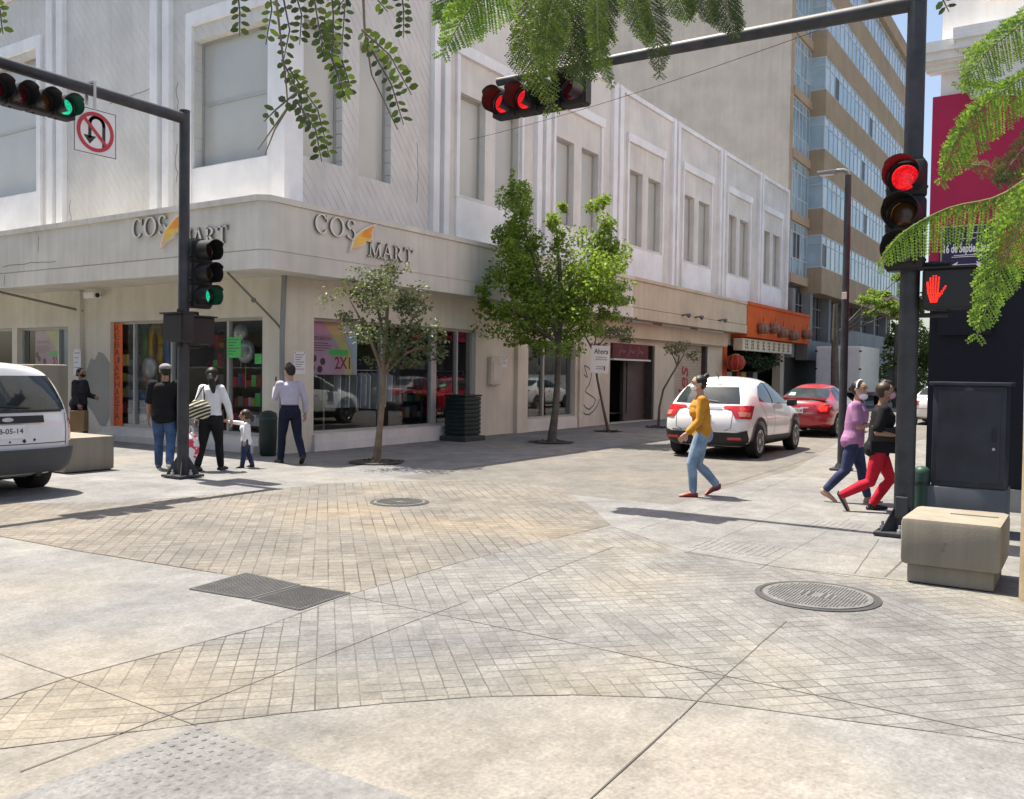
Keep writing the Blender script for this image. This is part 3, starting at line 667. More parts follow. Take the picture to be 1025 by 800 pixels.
# ------------------------------------------------------------------ building on the far side of the side street (left of the view, mirrored in the shop glass)
ob = empty('street_building', 'plain ochre stucco building with a concrete canopy across the side street', 'building', (-15.5, -5.5, 0))
wall_mat('ochre_stucco', (.36, .31, .25), .35, None, .3)
hs = [(2+i*4.2, 3.6+i*4.2, z, z+1.6) for i in range(8) for z in (4.6, 7.6)]; gs = [(1.6+i*5.2, 4.8+i*5.2, .05, 2.7) for i in range(6)]
mb = MB(); wall_grid(mb, 'a', 0, 36, 0, 10.5, hs+gs, 0, .25); mb.v = [(-x, y, z) for x, y, z in mb.v]; mb.build('facade', M['ochre_stucco'], ob)
mb = MB(); mb.box(-10, -.26, 0, 36, 0, 10.4); mb.build('body', M['dark_concrete'], ob)
for h in hs:
    f = MB(); f.box(-.255, -.2, h[0], h[0]+.06, h[2], h[3]); f.box(-.255, -.2, h[1]-.06, h[1], h[2], h[3]); f.box(-.255, -.2, h[0]+.06, h[1]-.06, h[2], h[2]+.06); f.box(-.255, -.2, h[0]+.06, h[1]-.06, h[3]-.06, h[3]); f.box(-.254, -.21, (h[0]+h[1])/2-.03, (h[0]+h[1])/2+.03, h[2]+.06, h[3]-.06)
    fo = f.build('window', M['white_frame'], ob); g = MB(); g.quad((-.245, h[0], h[2]), (-.245, h[1], h[2]), (-.245, h[1], h[3]), (-.245, h[0], h[3])); g.build('pane', M['sky_tint_glass'], fo)
mb = MB(); mb.box(-.3, .9, 0, 36, 3.3, 3.6); mb.build('canopy', M['grey_concrete'], ob)

def crack(Mf, pts):
    R_ = random.Random(len(pts)*7+int(pts[0][0]*10)); q = []
    for (a, b) in zip(pts[:-1], pts[1:]):
        for i in range(4): q.append((a[0]+(b[0]-a[0])*i/4+R_.uniform(-.02, .02), a[1]+(b[1]-a[1])*i/4+R_.uniform(-.02, .02)))
    mb = MB(); strokes(mb, q+[pts[-1]], .012, Mf, .001, .004); mb.build('crack', M['letter_side'], store)
for v, z0, z1 in ((3.3, 5.6, 6.4), (3.28, 7.1, 7.7), (7.3, 5.0, 5.6)): crack(fa(v, z0, 0), [(0, 0), (.05, .2), (-.03, .4), (.02, z1-z0)])
crack(fa(5.2, 4.95, 0), [(-.6, 0), (0, .03), (.7, .08)]); crack(fa(5.0, 7.6, 0), [(-.7, 0), (.1, .06), (.8, .12)])
crack(fa(7.0, 3.95, 1.1), [(-1.2, 0), (0, .03), (1.0, .0)]); crack(fa(6.7, 4.2, 1.1), [(0, 0), (.02, .35)]); crack(fa(8.1, 3.5, 1.126), [(0, 0), (.01, .25)]); crack(fb(4.0, 5.5, 0), [(0, 0), (.03, .8), (-.02, 1.4)])
# ------------------------------------------------------------------ street furniture
mat('pole_paint', (.04, .041, .046), .5, .35, 5, bmp=.12, bscale=30)
mat('signal_black', (.018, .018, .019), .55, .2)
mat('signal_visor', (.02, .02, .021), .4, .2)
mat('galvanised', (.45, .46, .46), .45, .12, metal=.6)
mat('sign_white', (.78, .77, .76), .4, .04)
mat('sign_red', (.50, .035, .06), .4, .06)
mat('sign_black', (.02, .02, .022), .4, .1)
mat('lens_red_off', (.09, .008, .012), .2, .15, spec=.6)
mat('lens_amber_off', (.10, .04, .006), .2, .15, spec=.6)
mat('lens_green_off', (.03, .035, .035), .2, .15, spec=.6)
lamp_mat('lens_red_on', (.85, .012, .02), .42); lamp_mat('lens_green_on', (.008, .55, .30), .45); lamp_mat('hand_red', (.95, .03, .012), .5)
wall_mat('cast_block', (.29, .262, .21), .7, None, .5)
mat('iron', (.15, .15, .147), .6, .25, 8, metal=.15)
mat('iron_dark', (.05, .05, .05), .7, .25)
mat('iron_plate', (.085, .088, .092), .6, .3, 8, metal=.2); mat('cabinet_paint', (.027, .030, .041), .5, .35, 3, bmp=.06, bscale=8)
mat('cabinet_plinth', (.10, .11, .125), .7, .15)
mat('green_paint', (.02, .055, .04), .5, .2)
mat('dark_green', (.012, .024, .022), .5, .25)
mat('lamp_grey', (.20, .21, .21), .45, .1, metal=.3)
LENS = {'r': 'lens_red_off', 'a': 'lens_amber_off', 'g': 'lens_green_off', 'R': 'lens_red_on', 'G': 'lens_green_on'}
def signal_head(parent, c, facing, up, seq, size=.36):
    """a row of lamps, first lamp at c, the next ones one pitch along -up; each lamp has a lens under a tunnel visor"""
    f = Vector(facing).normalized(); u = Vector(up).normalized(); c = Vector(c); n = len(seq); s = size; side = u.cross(f)
    Mx = frame(c, side, u)
    if (Mx.to_3x3() @ Vector((0, 0, 1))).dot(f) < 0: Mx = frame(c, -side, u)
    mb = MB()
    for i in range(n): mb.bbox(-s*.5, s*.5, -s*(i+.49), s*(.49-i), -.2, -.005, .03, Mx)
    for i in range(n+1): mb.box(-s*.44, s*.44, s*(.5-i)-.012, s*(.5-i)+.012, -.17, -.03, Mx)
    for i in range(n): mb.ball(Mx @ Vector((s*.5, -s*(i+.25), -.1)), .022, 8); mb.ball(Mx @ Vector((-s*.5, -s*(i+.25), -.1)), .022, 8)
    head = mb.build('signal_head', M['signal_black'], parent, True)
    for i, ch in enumerate(seq):
        cc = c-u*(s*i)
        mb = MB(); mb.lathe([(0, .02), (s*.18, .017), (s*.3, .008), (s*.345, -.004)], cc, f, 20); mb.build('lens', M[LENS[ch]], head, 'all')
        # tunnel visor, open at the bottom quarter
        vs = []; R = s*.485; k = 22
        for j in range(k+1):
            a = radians(-52+284*j/k)
            for L, rr in ((0, R), (.32*s/.36*(1 if 30 < (-52+284*j/k) < 150 else .84), R*.98), (.32*s/.36*(1 if 30 < (-52+284*j/k) < 150 else .84), R*.95), (0, R*.95)):
                vs.append(cc+(Mx.to_3x3() @ Vector((cos(a)*rr, sin(a)*rr, L)) if abs(u.z) > .5 else None) if abs(u.z) > .5 else cc+hz_basis(f, cos(a)*rr, sin(a)*rr, L))
        fs = []
        for j in range(k):
            for q in range(4): fs.append((j*4+q, j*4+(q+1) % 4, (j+1)*4+(q+1) % 4, (j+1)*4+q))
        mb = MB(); mb.add(vs, fs); mb.build('visor', M['signal_visor'], head, True)
    return head
def hz_basis(f, x, y, z):
    s = Vector((0, 0, 1)).cross(f).normalized(); return s*x+Vector((0, 0, 1))*y+f*z
def ped_box(parent, c, facing, hand):
    f = Vector(facing); s = Vector((0, 0, 1)).cross(f).normalized(); Mx = frame(c, s, (0, 0, 1)); mb = MB()
    mb.bbox(-.24, .24, -.21, .21, -.2, 0, .035, Mx); mb.box(-.25, .25, .2, .222, -.19, .045, Mx)
    b = mb.build('pedestrian_signal', M['signal_black'], parent, True)
    mb = MB(); mb.box(-.21, .21, -.18, .18, -.002, .006, Mx); mb.build('screen', M['sign_black'], b)
    if hand:
        mb = MB(); Mh = Mx @ Matrix.Translation((-.11, -.01, .007))
        def dots(x0, y0, x1, y1, n):
            for i in range(n):
                t = i/max(1, n-1); x = x0+(x1-x0)*t; y = y0+(y1-y0)*t
                mb.prism([(x-.0085, y-.0085), (x+.0085, y-.0085), (x+.0085, y+.0085), (x-.0085, y+.0085)], Mh, 0, .003)
        for i, (x, top) in enumerate(((-.066, .075), (-.044, .115), (-.022, .135), (0, .135), (.022, .12))): dots(x, -.03, x-.004*(2-i), top, 9)
        for r in range(5): dots(-.062+r*.006, -.045-r*.019, .03-r*.004, -.045-r*.019, 5)
        dots(.045, -.04, .092, .03, 4); dots(.04, -.06, .085, .01, 4); dots(.03, -.075, .06, -.04, 3)
        mb.build('hand_symbol', M['hand_red'], b)
    q = Vector(c)-f*.1
    for sg in (1, -1): mb = MB(); mb.tube([q+Vector((0, 0, .2*sg)), q+Vector((0, 0, .26*sg)), Vector((0, 0, q.z+.26*sg))], .025, 8); mb.build('bracket', M['signal_black'], parent, True)
def signal_pole(name_label, base, r0, r1, top, arm_z, arm_dir, arm_len, tilt):
    base = Vector(base); t = empty('traffic_light', name_label, 'traffic light', base); L = Vector((0, 0, 0))
    mb = MB(); mb.tube([L+Vector((0, 0, .03)), Vector(tilt)*.5+Vector((0, 0, top*.5)), Vector(tilt)+Vector((0, 0, top))], [r0, (r0+r1)/2, r1], 20); p = mb.build('pole', M['pole_paint'], t, True)
    mb = MB(); mb.lathe([(r1*.2, top+.03), (r1*1.05, top+.02), (r1*1.05, top-.01)], Vector(tilt), n=16); mb.build('pole_cap', M['pole_paint'], t, True)
    mb = MB(); mb.bbox(-r0*2.5, r0*2.5, -r0*2.5, r0*2.5, .012, .05, .008)
    for a in range(4):
        q = a*pi/2+pi/4; c_, s_ = cos(q), sin(q)
        mb.add([(c_*r0*.95-s_*.008, s_*r0*.95+c_*.008, .05), (c_*r0*2.7-s_*.008, s_*r0*2.7+c_*.008, .05), (c_*r0*.95-s_*.008, s_*r0*.95+c_*.008, .32), (c_*r0*.95+s_*.008, s_*r0*.95-c_*.008, .05), (c_*r0*2.7+s_*.008, s_*r0*2.7-c_*.008, .05), (c_*r0*.95+s_*.008, s_*r0*.95-c_*.008, .32)], [(0, 1, 2), (5, 4, 3), (0, 3, 4, 1), (1, 4, 5, 2), (2, 5, 3, 0)])
    mb.build('base_plate', M['pole_paint'], t)
    for a in range(4):
        q = a*pi/2; mb = MB(); mb.lathe([(.028, .05), (.028, .085), (.014, .088), (.014, .13), (0, .132)], (cos(q)*r0*2.05, sin(q)*r0*2.05, 0), n=8); mb.build('bolt', M['galvanised'], t)
    d = Vector(arm_dir); a0 = Vector(tilt)*(arm_z/top)+Vector((0, 0, arm_z))
    mb = MB(); mb.tube([a0, a0+d*arm_len*.5+Vector((0, 0, .03)), a0+d*arm_len+Vector((0, 0, .05))], [.085, .07, .055], 14); mb.build('arm', M['pole_paint'], t, True)
    return t, base
# left light: arm reaches over the side street
bl = gp(183, 478); tl, bl = signal_pole('slim dark traffic light on the left with a green lamp beside the walking couple', bl, .088, .075, 5.46, 5.36, (-1, -.02, 0), 7.2, (.02, .0, 0))
for px, ch in ((-8, 'r'), (17, 'r'), (43, 'a'), (70, 'G')): pass
# lamps hang below the arm, in a row facing the drivers on the side street
signal_head(tl, (-1.95, -.22, 5.0), (0, -1, 0), (1, 0, 0), 'Garr', .29)
signal_head(tl, (.29, -.1, 3.42), (0, -1, 0), (0, 0, 1), 'raG', .34)
ped_box(tl, (-.27, -.12, 2.24), (-1, 0, 0), False); ped_box(tl, (.24, -.13, 2.22), (0, -1, 0), False)
# no-U-turn plate
q = bl+Vector((-1.47, -.12, 4.80)); Mx = frame(q, (1, 0, 0), (0, 0, 1))
ns = empty('no_u_turn_sign', 'square white no U-turn sign hanging from the left signal arm', 'road sign', q)
Ms = frame((0, 0, 0), (1, 0, 0), (0, 0, 1))
mb = MB(); mb.bbox(-.31, .31, -.31, .31, -.008, .0, .004, Ms); mb.build('plate', M['sign_white'], ns)
mb = MB()
for a, b, c, d in ((-.3, .3, .292, .3), (-.3, .3, -.3, -.292), (-.3, -.292, -.29, .29), (.292, .3, -.29, .29)): mb.box(a, b, c, d, .0005, .003, Ms)
mb.build('border', M['sign_black'], ns)
mb = MB(); arc = [(.1*cos(radians(a))+.02, .1*sin(radians(a))+.1) for a in range(0, 181, 15)]
strokes(mb, [(.12, -.19)]+arc+[(-.08, -.08)], .045, Ms, .001, .004); mb.prism([(-.17, -.06), (.01, -.06), (-.08, -.17)], Ms, .001, .004); mb.build('u_turn_arrow', M['sign_black'], ns)
mb = MB(); N = 40; o = [(.265*cos(2*pi*k/N), .265*sin(2*pi*k/N)) for k in range(N)]; i_ = [(.215*cos(2*pi*k/N), .215*sin(2*pi*k/N)) for k in range(N)]
for k in range(N): mb.prism([o[k], o[(k+1) % N], i_[(k+1) % N], i_[k]], Ms, .003, .0065)
strokes(mb, [(-.16, .16), (.16, -.16)], .045, Ms, .0042, .007); mb.build('red_ring', M['sign_red'], ns)
mb = MB(); mb.box(-.02, .02, .27, .68, -.02, -.009, Ms); mb.box(-.02, .02, .4, .68, -.22, -.2, Ms); mb.box(-.02, .02, .66, .685, -.2, -.02, Ms); mb.build('strap', M['galvanised'], ns)
# right light: arm reaches over the main street
br = gp(904, 536); tr, br = signal_pole('dark traffic light on the right with a red hand and a long overhead arm', br, .1, .088, 6.9, 5.5, (0, 1, 0), 5.2, (0, 0, 0))
signal_head(tr, (-.2, 4.98, 5.18), (-1, 0, 0), (0, 1, 0), 'RRar', .345)
signal_head(tr, (-.2, .04, 3.68), (-1, 0, 0), (0, 0, 1), 'Rag', .37)
ped_box(tr, (-.12, -.37, 2.55), (-1, 0, 0), True)
mb = MB(); mb.bbox(-.16, -.1, -.06, .06, .2, .42, .01); mb.build('hand_hole_cover', M['pole_paint'], tr)
# slender street lamp
bs = gp(842, 471); stl = empty('street_lamp', 'slender dark street lamp with a flat head between the red car and the strolling pair', 'street lamp', bs)
mb = MB(); mb.tube([(0, 0, .03), (.0, .0, 2.6), (.0, .0, 5.16)], [.072, .064, .055], 16); mb.build('pole', M['pole_paint'], stl, True)
mb = MB(); mb.bbox(-.17, .17, -.17, .17, .012, .04, .006); mb.lathe([(.12, .04), (.09, .12)], (0, 0, 0), n=14); mb.build('base_plate', M['pole_paint'], stl)
mb = MB(); mb.tube([(.0, .0, 5.1), (.0, .02, 5.22), (-.01, .08, 5.25), (-.02, .2, 5.25)], .04, 10); mb.bbox(-.1, .06, .18, .52, 5.2, 5.27, .02); mb.build('lamp_head', M['lamp_grey'], stl, True)
mb = MB(); mb.box(-.07, .03, .24, .48, 5.19, 5.199); mb.build('lamp_glass', M['sign_white'], stl)
mb = MB(); mb.bbox(-.1, -.07, -.04, .04, 3.0, 3.12, .005); mb.build('number_tag', M['letter_steel'], stl)

# cast concrete blocks
def block(label, x0, x1, y0, y1, h, plinth, slot=False):
    t = empty('concrete_block', label, 'concrete block', ((x0+x1)/2, (y0+y1)/2, 0)); a = (x1-x0)/2; b = (y1-y0)/2
    mb = MB(); mb.bbox(-a, a, -b, b, plinth, h, .045); q = mb.build('body', M['cast_block'], t, True)
    if plinth > .02:
        mb = MB(); mb.bbox(-a+.05, a-.05, -b+.05, b-.05, .008, plinth, .01); mb.build('plinth', M['cast_block'], t)
    if slot:
        mb = MB(); mb.box(.02, .06, -.3, .05, h-.002, h+.003); mb.build('lifting_slot', M['groove'], t)
    return t
q = gp(905, 583); block('tan concrete block with a lifting slot in front of the utility cabinet', q.x-.02, q.x+.78, -12.60, -11.88, .53, .15, True)
block('low tan concrete block between the white van and the signal pole', -4.4, -3.55, .0, 1.3, .55, .01)
kb = block('tall tan concrete block standing behind the white van', -2.9, -2.2, 3.62, 7.0, 1.68, .01)
mb = MB(); mb.bbox(-5.0, -3.3, -15, -12.9, .008, .12, .02); tag(mb.build('kerb', M['cast_block']), kind='structure')
# utility cabinet, green bollard, ground covers
uc = empty('utility_cabinet', 'dark navy utility cabinet on a grey plinth beside the right signal pole', 'utility cabinet', (-1.35, -12.05, 0))
cl = gp(931, 505, .5)
mb = MB(); mb.bbox(-.25, .3, -.36, .33, .5, 1.57, .012); mb.build('body', M['cabinet_paint'], uc, True)
mb = MB(); mb.bbox(-.29, .34, -.4, .37, 1.572, 1.61, .01); mb.build('lid', M['cabinet_paint'], uc, True)
mb = MB(); mb.bbox(-.27, .32, -.38, .38, .0, .498, .015); mb.build('plinth', M['cabinet_plinth'], uc, True)
mb = MB(); mb.bbox(-.262, -.25, -.31, .28, .56, 1.52, .004); d = mb.build('door', M['cabinet_paint'], uc)
mb = MB(); mb.lathe([(.015, 0), (.015, .012), (0, .013)], (-.2625, -.255, .92), (-1, 0, 0), 10); mb.build('lock', M['galvanised'], d)
mb = MB(); mb.bbox(-.28, -.2625, -.27, -.24, 1.0, 1.12, .004); mb.build('handle', M['signal_black'], d)
b = gp(921, 531); tb = empty('bollard', 'short green bollard between the right signal pole and the cabinet', 'bollard', b)
mb = MB(); mb.lathe([(.085, 0), (.085, .62), (.08, .66), (.05, .69), (0, .7)], (0, 0, 0), n=18); mb.build('post', M['green_paint'], tb, True)
mb = MB(); mb.lathe([(.088, .5), (.088, .54)], (0, 0, 0), n=18); mb.build('band', M['dark_green'], tb)
def manhole(c, r, label):
    t = empty('manhole_cover', label, 'manhole cover', (c.x, c.y, .003)); mb = MB()
    mb.lathe([(r*1.09, .0), (r*1.09, .006), (r*1.0, .008), (r*.99, .003), (0, .003)], (0, 0, 0), n=48); mb.build('rim', M['iron_dark'], t)
    mb = MB(); mb.lathe([(r*.955, .003), (r*.95, .010), (0, .0101)], (0, 0, 0), n=48); mb.build('lid', M['iron'], t)
    mb = MB(); st = r/9
    for i in range(-9, 10):
        for j in range(-18, 19):
            x = i*st; y = j*st*.5
            if x*x+y*y < (r*.86)**2 and not (abs(x) < r*.22 and abs(y) < r*.3): mb.box(x-st*.3, x+st*.3, y-st*.11, y+st*.11, .0102, .0125)
    for q in (-.2, -.1, .1, .2): mb.box(-r*.16, r*.16, q*r*1.2-.03*r, q*r*1.2+.03*r, .0102, .0124)
    mb.build('grip_pattern', M['iron_dark'], t)
manhole(gp(818, 597), .415, 'large round iron manhole cover with a studded lid in the foreground paving')
manhole(gp(400, 503), .34, 'small worn round manhole cover in the paving ahead of the slim tree')
def vault(c0, c1, c2, c3, label):
    t = empty('vault_cover', label, 'vault cover', (0, 0, .002)); mb = MB(); z0 = 0
    def gl(a, b, u): return a+(b-a)*u
    pts = [gp(*p) for p in (c0, c1, c2, c3)]
    mb.add([(p.x, p.y, .006) for p in pts], [(0, 1, 2, 3)]); mb.build('plate', M['iron_plate'], t)
    mb = MB()
    for i in range(1, 20):
        for j in range(1, 20):
            p = gl(gl(pts[0], pts[1], i/20), gl(pts[3], pts[2], i/20), j/20); mb.box(p.x-.012, p.x+.012, p.y-.004, p.y+.004, .0062, .009)
    o = mb.build('tread_pattern', M['iron_dark'], t); o['kind'] = 'stuff'
    mb = MB()
    for a, b in zip(pts, pts[1:]+pts[:1]):
        n = (b-a).normalized(); s = Vector((-n.y, n.x, 0))*.012; mb.add([(a-s).to_3d(), (b-s), (b+s), (a+s)], [(0, 1, 2, 3)])
    for i in range(len(mb.v)): mb.v[i] = (mb.v[i][0], mb.v[i][1], .0035)
    mb.build('frame', M['groove'], t)
vault((190, 590), (246, 574), (300, 586), (250, 600), 'rectangular iron vault cover, the left one of the pair set in the paving')
vault((252, 601), (302, 587), (350, 594), (300, 611), 'rectangular iron vault cover, the right one of the pair set in the paving')
# bins
b = on_a(262, 440); tb = empty('litter_bin', 'tall dark green rounded bin against the shop corner column', 'bin', (-.42, -.05, 0))
mb = MB(); mb.lathe([(.13, .0), (.15, .03), (.165, .4), (.17, .74), (.15, .82), (.06, .86), (0, .865)], (0, 0, 0), n=20); mb.build('body', M['dark_green'], tb, True)
mb = MB(); mb.lathe([(.173, .70), (.178, .715), (.173, .73)], (0, 0, 0), n=20); mb.build('band', M['green_paint'], tb)
tb = empty('slatted_bin', 'dark square slatted bin against the wall right of the shop window', 'bin', (5.2, -.5, 0))
mb = MB()
for i in range(9): mb.bbox(-.33, .33, -.3, .3, .16+i*.1, .245+i*.1, .015)
mb.box(-.3, .3, -.27, .27, .12, 1.05); mb.build('body', M['dark_green'], tb, True)
mb = MB(); mb.bbox(-.42, .42, -.38, .38, .0, .12, .02); mb.build('base', M['iron_dark'], tb)
mb = MB(); mb.bbox(-.35, .35, -.32, .32, 1.06, 1.1, .015); mb.build('rim', M['dark_green'], tb)
# wall fittings
t = empty('meter_box', 'cream metal meter box on the wall between the two shop windows', 'meter box', (7.2, -.001, 1.68))
mb = MB(); mb.bbox(-.26, .24, -.12, 0, -.36, .36, .02); mb.build('body', M['shop_wall_pale'], t, True); mb = MB(); mb.bbox(-.2, .2, -.135, -.121, -.28, .24, .008); mb.build('door', M['canopy_grey'], t)
mat('paper', (.72, .72, .74), .8, .06); mat('ink', (.09, .09, .1), .8, .2)
def notice(Mf, wd, ht, label, lines=7):
    t = empty('notice', label, 'notice', Mf.translation); Ml = Matrix.Translation(-Mf.translation) @ Mf; mb = MB(); mb.box(-wd/2, wd/2, -ht/2, ht/2, .002, .005, Ml); mb.build('sheet', M['paper'], t); mb = MB()
    for i in range(lines): mb.box(-wd*.38, wd*(.38-.15*(i % 3)), ht*(.36-i*.75/lines)-.006, ht*(.36-i*.75/lines)+.006, .0055, .007, Ml)
    mb.build('text_lines', M['ink'], t); mb = MB()
    for x in (-.42, .42): mb.ball(Ml @ Vector((x*wd, ht*.45, .006)), .012, 6)
    mb.build('pin', M['ink'], t)
notice(fb(7.72, 1.93, 0), .24, .28, 'white paper notice on the wall right of the meter box', 5); notice(fb(.42, 1.78, 0), .3, .44, 'white paper notice on the corner column behind the man on the phone')
notice(fa(6.85, 1.75, .1), .3, .6, 'tattered paper notice on the column behind the masked woman in dark clothes', 4)
t = empty('security_camera', 'white box security camera under the canopy on the side street', 'camera', on_a(90, 296, .3))
mb = MB(); mb.bbox(-.1, .1, -.28, .1, -.07, .07, .015); mb.build('housing', M['sign_white'], t, True); mb = MB(); mb.tube([(-.0, -.28, 0), (0, -.31, 0)], .05, 12); mb.build('lens', M['sign_black'], t); mb = MB(); mb.tube([(.1, 0, 0), (.28, 0, .03)], .02, 8); mb.build('mount', M['galvanised'], t)
for i, (px, py) in enumerate(((683, 316), (696, 318), (720, 321))):
    p = on_b(px, py, .75); t = empty('spotlight', ('small rusty spotlight bracket on the tan canopy, left of three', 'small rusty spotlight bracket on the tan canopy, middle of three', 'small rusty spotlight bracket on the tan canopy nearest the orange part')[i], 'spotlight', p, 0, 'spotlight brackets on the tan canopy')
    mb = MB(); mb.tube([(0, .06, 0), (0, -.12, .03)], .025, 8); mb.build('arm', M['iron_dark'], t); mb = MB(); mb.lathe([(.03, 0), (.08, .1), (.085, .16)], (.06, -.12, .05), (.5, -.6, -.3), 12); mb.build('lamp', M['iron'], t)
# overhead cables
def cable(a, b, sag, label):
    mb = MB(); a = Vector(a); b = Vector(b); mb.tube([a.lerp(b, i/16)-Vector((0, 0, sag*4*(i/16)*(1-i/16))) for i in range(17)], .005, 5); tag(mb.build('overhead_cable', M['signal_black']), label, 'cable')
cable(on_b(470, 140, .1), (0.6, -13.0, 7.0), .2, 'thin black cable sagging across the street below the long signal arm')
# street-name plate
t = empty('street_name_sign', 'purple street name plate reading 16 de Septiembre with a double arrow', 'street sign'); a = mz(943, 228); b = mz(996, 273); cy = (a.y+b.y)/2; cz = (a.z+b.z)/2; W_ = abs(a.y-b.y); H_ = abs(a.z-b.z)
t.location = (.6-.075, cy, cz); Ml = frame((0, 0, 0), (0, -1, 0), (0, 0, 1))
mat('plate_purple', (.035, .022, .07), .4, .2); mat('plate_rim', (.30, .25, .17), .5, .2)
mb = MB(); mb.bbox(-W_/2, W_/2, -H_/2, H_/2, -.02, 0, .006, Ml); mb.build('rim', M['plate_rim'], t)
mb = MB(); mb.box(-W_/2+.02, W_/2-.02, -H_/2+.02, H_/2-.02, .001, .004, Ml); mb.build('plate', M['plate_purple'], t)
mb = MB(); add_text(mb, '16 de Septiembre', Ml @ Matrix.Translation((-.01, .0, 0)), W_*.84, H_*.24, .006, .03)
for y, wd, x in ((.22, .3, 0), (-.12, .5, 0), (-.155, .62, .02), (.33, .26, .14)): mb.box(x*W_-wd*W_/2, x*W_+wd*W_/2, y*H_-.004, y*H_+.004, .005, .006, Ml)
mb.prism([(-.3*W_, -.33*H_), (-.16*W_, -.25*H_), (-.19*W_, -.31*H_), (.19*W_, -.31*H_), (.16*W_, -.25*H_), (.3*W_, -.33*H_), (.16*W_, -.41*H_), (.19*W_, -.35*H_), (-.19*W_, -.35*H_), (-.16*W_, -.41*H_)], Ml, .005, .006)
mb.build('lettering', M['sign_white'], t)

# ------------------------------------------------------------------ restaurant front
t = empty('restaurant_sign', 'cream signboard with gold characters below the orange canopy', 'shop sign', (25.2, -.55, 3.05))
mat('gold_char', (.22, .17, .04), .6, .4, 6); mat('cream_board', (.62, .58, .47), .6, .08)
mb = MB(); mb.box(0, 7.4, 0, .4, -.32, .2); mb.build('board', M['cream_board'], t)
R2 = random.Random(3); mb = MB(); Ml = frame((0, 0, 0), (1, 0, 0), (0, 0, 1))
for i in range(9):
    x = .55+i*.78; s = .2
    for k in range(3): y = -.2+k*.14; strokes(mb, [(x-s+R2.uniform(0, .06), y), (x+s-R2.uniform(0, .06), y)], .05, Ml, .002, .006)
    for k in range(2): xx = x+R2.uniform(-.15, .15); strokes(mb, [(xx, -.24), (xx, .14)], .05, Ml, .0025, .0065)
    strokes(mb, [(x, -.02), (x+R2.choice((-.18, .18)), -.24)], .045, Ml, .003, .007)
mb.build('characters', M['gold_char'], t)
mat('lantern_red', (.33, .018, .018), .6, .15); mat('lantern_brown', (.27, .15, .11), .7, .3, 8); mat('lantern_gold', (.5, .33, .05), .5, .1)
def lantern(p, r, m, label, grp):
    t = empty('lantern', label, 'lantern', p, 0, grp); mb = MB(); n = 20; prof = [(r*.35, -r*.78), (r*.75, -r*.6), (r, 0), (r*.75, r*.6), (r*.35, r*.78)]
    mb.lathe(prof, (0, 0, 0), n=n); o = mb.build('shade', M[m], t, 'all'); mb = MB()
    for k in range(10):
        a = 2*pi*k/10; mb.tube([(cos(a)*q[0]*1.01, sin(a)*q[0]*1.01, q[1]) for q in prof], .008, 4)
    mb.build('rib', M['lantern_gold'] if 'red' in m else M['iron_dark'], o); mb = MB(); mb.lathe([(r*.36, -r*.86), (r*.36, -r*.76)], (0, 0, 0), n=12); mb.lathe([(r*.36, r*.76), (r*.36, r*.86)], (0, 0, 0), n=12); mb.build('collar', M['lantern_gold'], t)
    mb = MB(); mb.tube([(0, 0, r*.86), (0, 0, r*.86+.25)], .01, 5); mb.build('cord', M['iron_dark'], t)
lantern(on_b(736, 363, .5), .42, 'lantern_red', 'big round red paper lantern hanging by the restaurant entrance', None)
for i, (px, py) in enumerate(((764, 329), (776, 329), (784, 333), (795, 336), (808, 335))):
    lantern(on_b(px, py, .95), .3, 'lantern_brown', 'faded brown paper lantern on the orange canopy, ' + ('first', 'second', 'third', 'fourth', 'fifth')[i]+' from the left', 'faded lanterns on the orange canopy')
mat('deep_green', (.012, .03, .015), .8, .4, 6)
leaf_mat('leaf_dark', (.012, .03, .012), (.035, .07, .025), .2)
t = empty('hanging_plant', 'bushy dark green garland over the restaurant entrance', 'plant', (27.2, -.2, 2.35)); mb = MB()
for i in range(12): clump_leaves(mb, (i*.32, RND.uniform(-.1, .1), RND.uniform(-.12, .1)-(.15 if i in (4, 5, 6) else 0)), (.35, .3, .3), 120, .13, RND)
mb.build('foliage', M['leaf_dark'], t); mb = MB(); mb.tube([(-.2, 0, .1), (4, 0, .1)], .03, 6); mb.build('rail', M['iron_dark'], t)
t = empty('door_post', 'bright orange post at the restaurant entrance by the red lantern', 'post', (24.45, -.04, 0)); mb = MB(); mb.box(-.12, .3, 0, .3, .02, 2.9); mb.build('shaft', M['canopy_orange'], t); mb = MB(); mb.box(-.16, .34, -.04, .34, .02, .18); mb.build('foot', M['red_paint'], t)
t = empty('display_board', 'pale and yellow display panels inside the restaurant entrance', 'panel', (26.0, .7, .6)); 
mat('yellow_card', (.5, .42, .06), .7, .2); mat('grey_card', (.3, .32, .32), .7, .1)
for x, m_ in ((0, 'yellow_card'), (.9, 'grey_card'), (2.2, 'red_paint'), (2.9, 'yellow_card'), (4.6, 'grey_card')): mb = MB(); mb.box(x, x+.6, 0, .05, .2, 1.2); mb.build('panel', M[m_], t)
mb = MB(); mb.box(-.1, 5.3, .051, .08, .15, 1.25); mb.build('backboard', M['black_inside'], t)
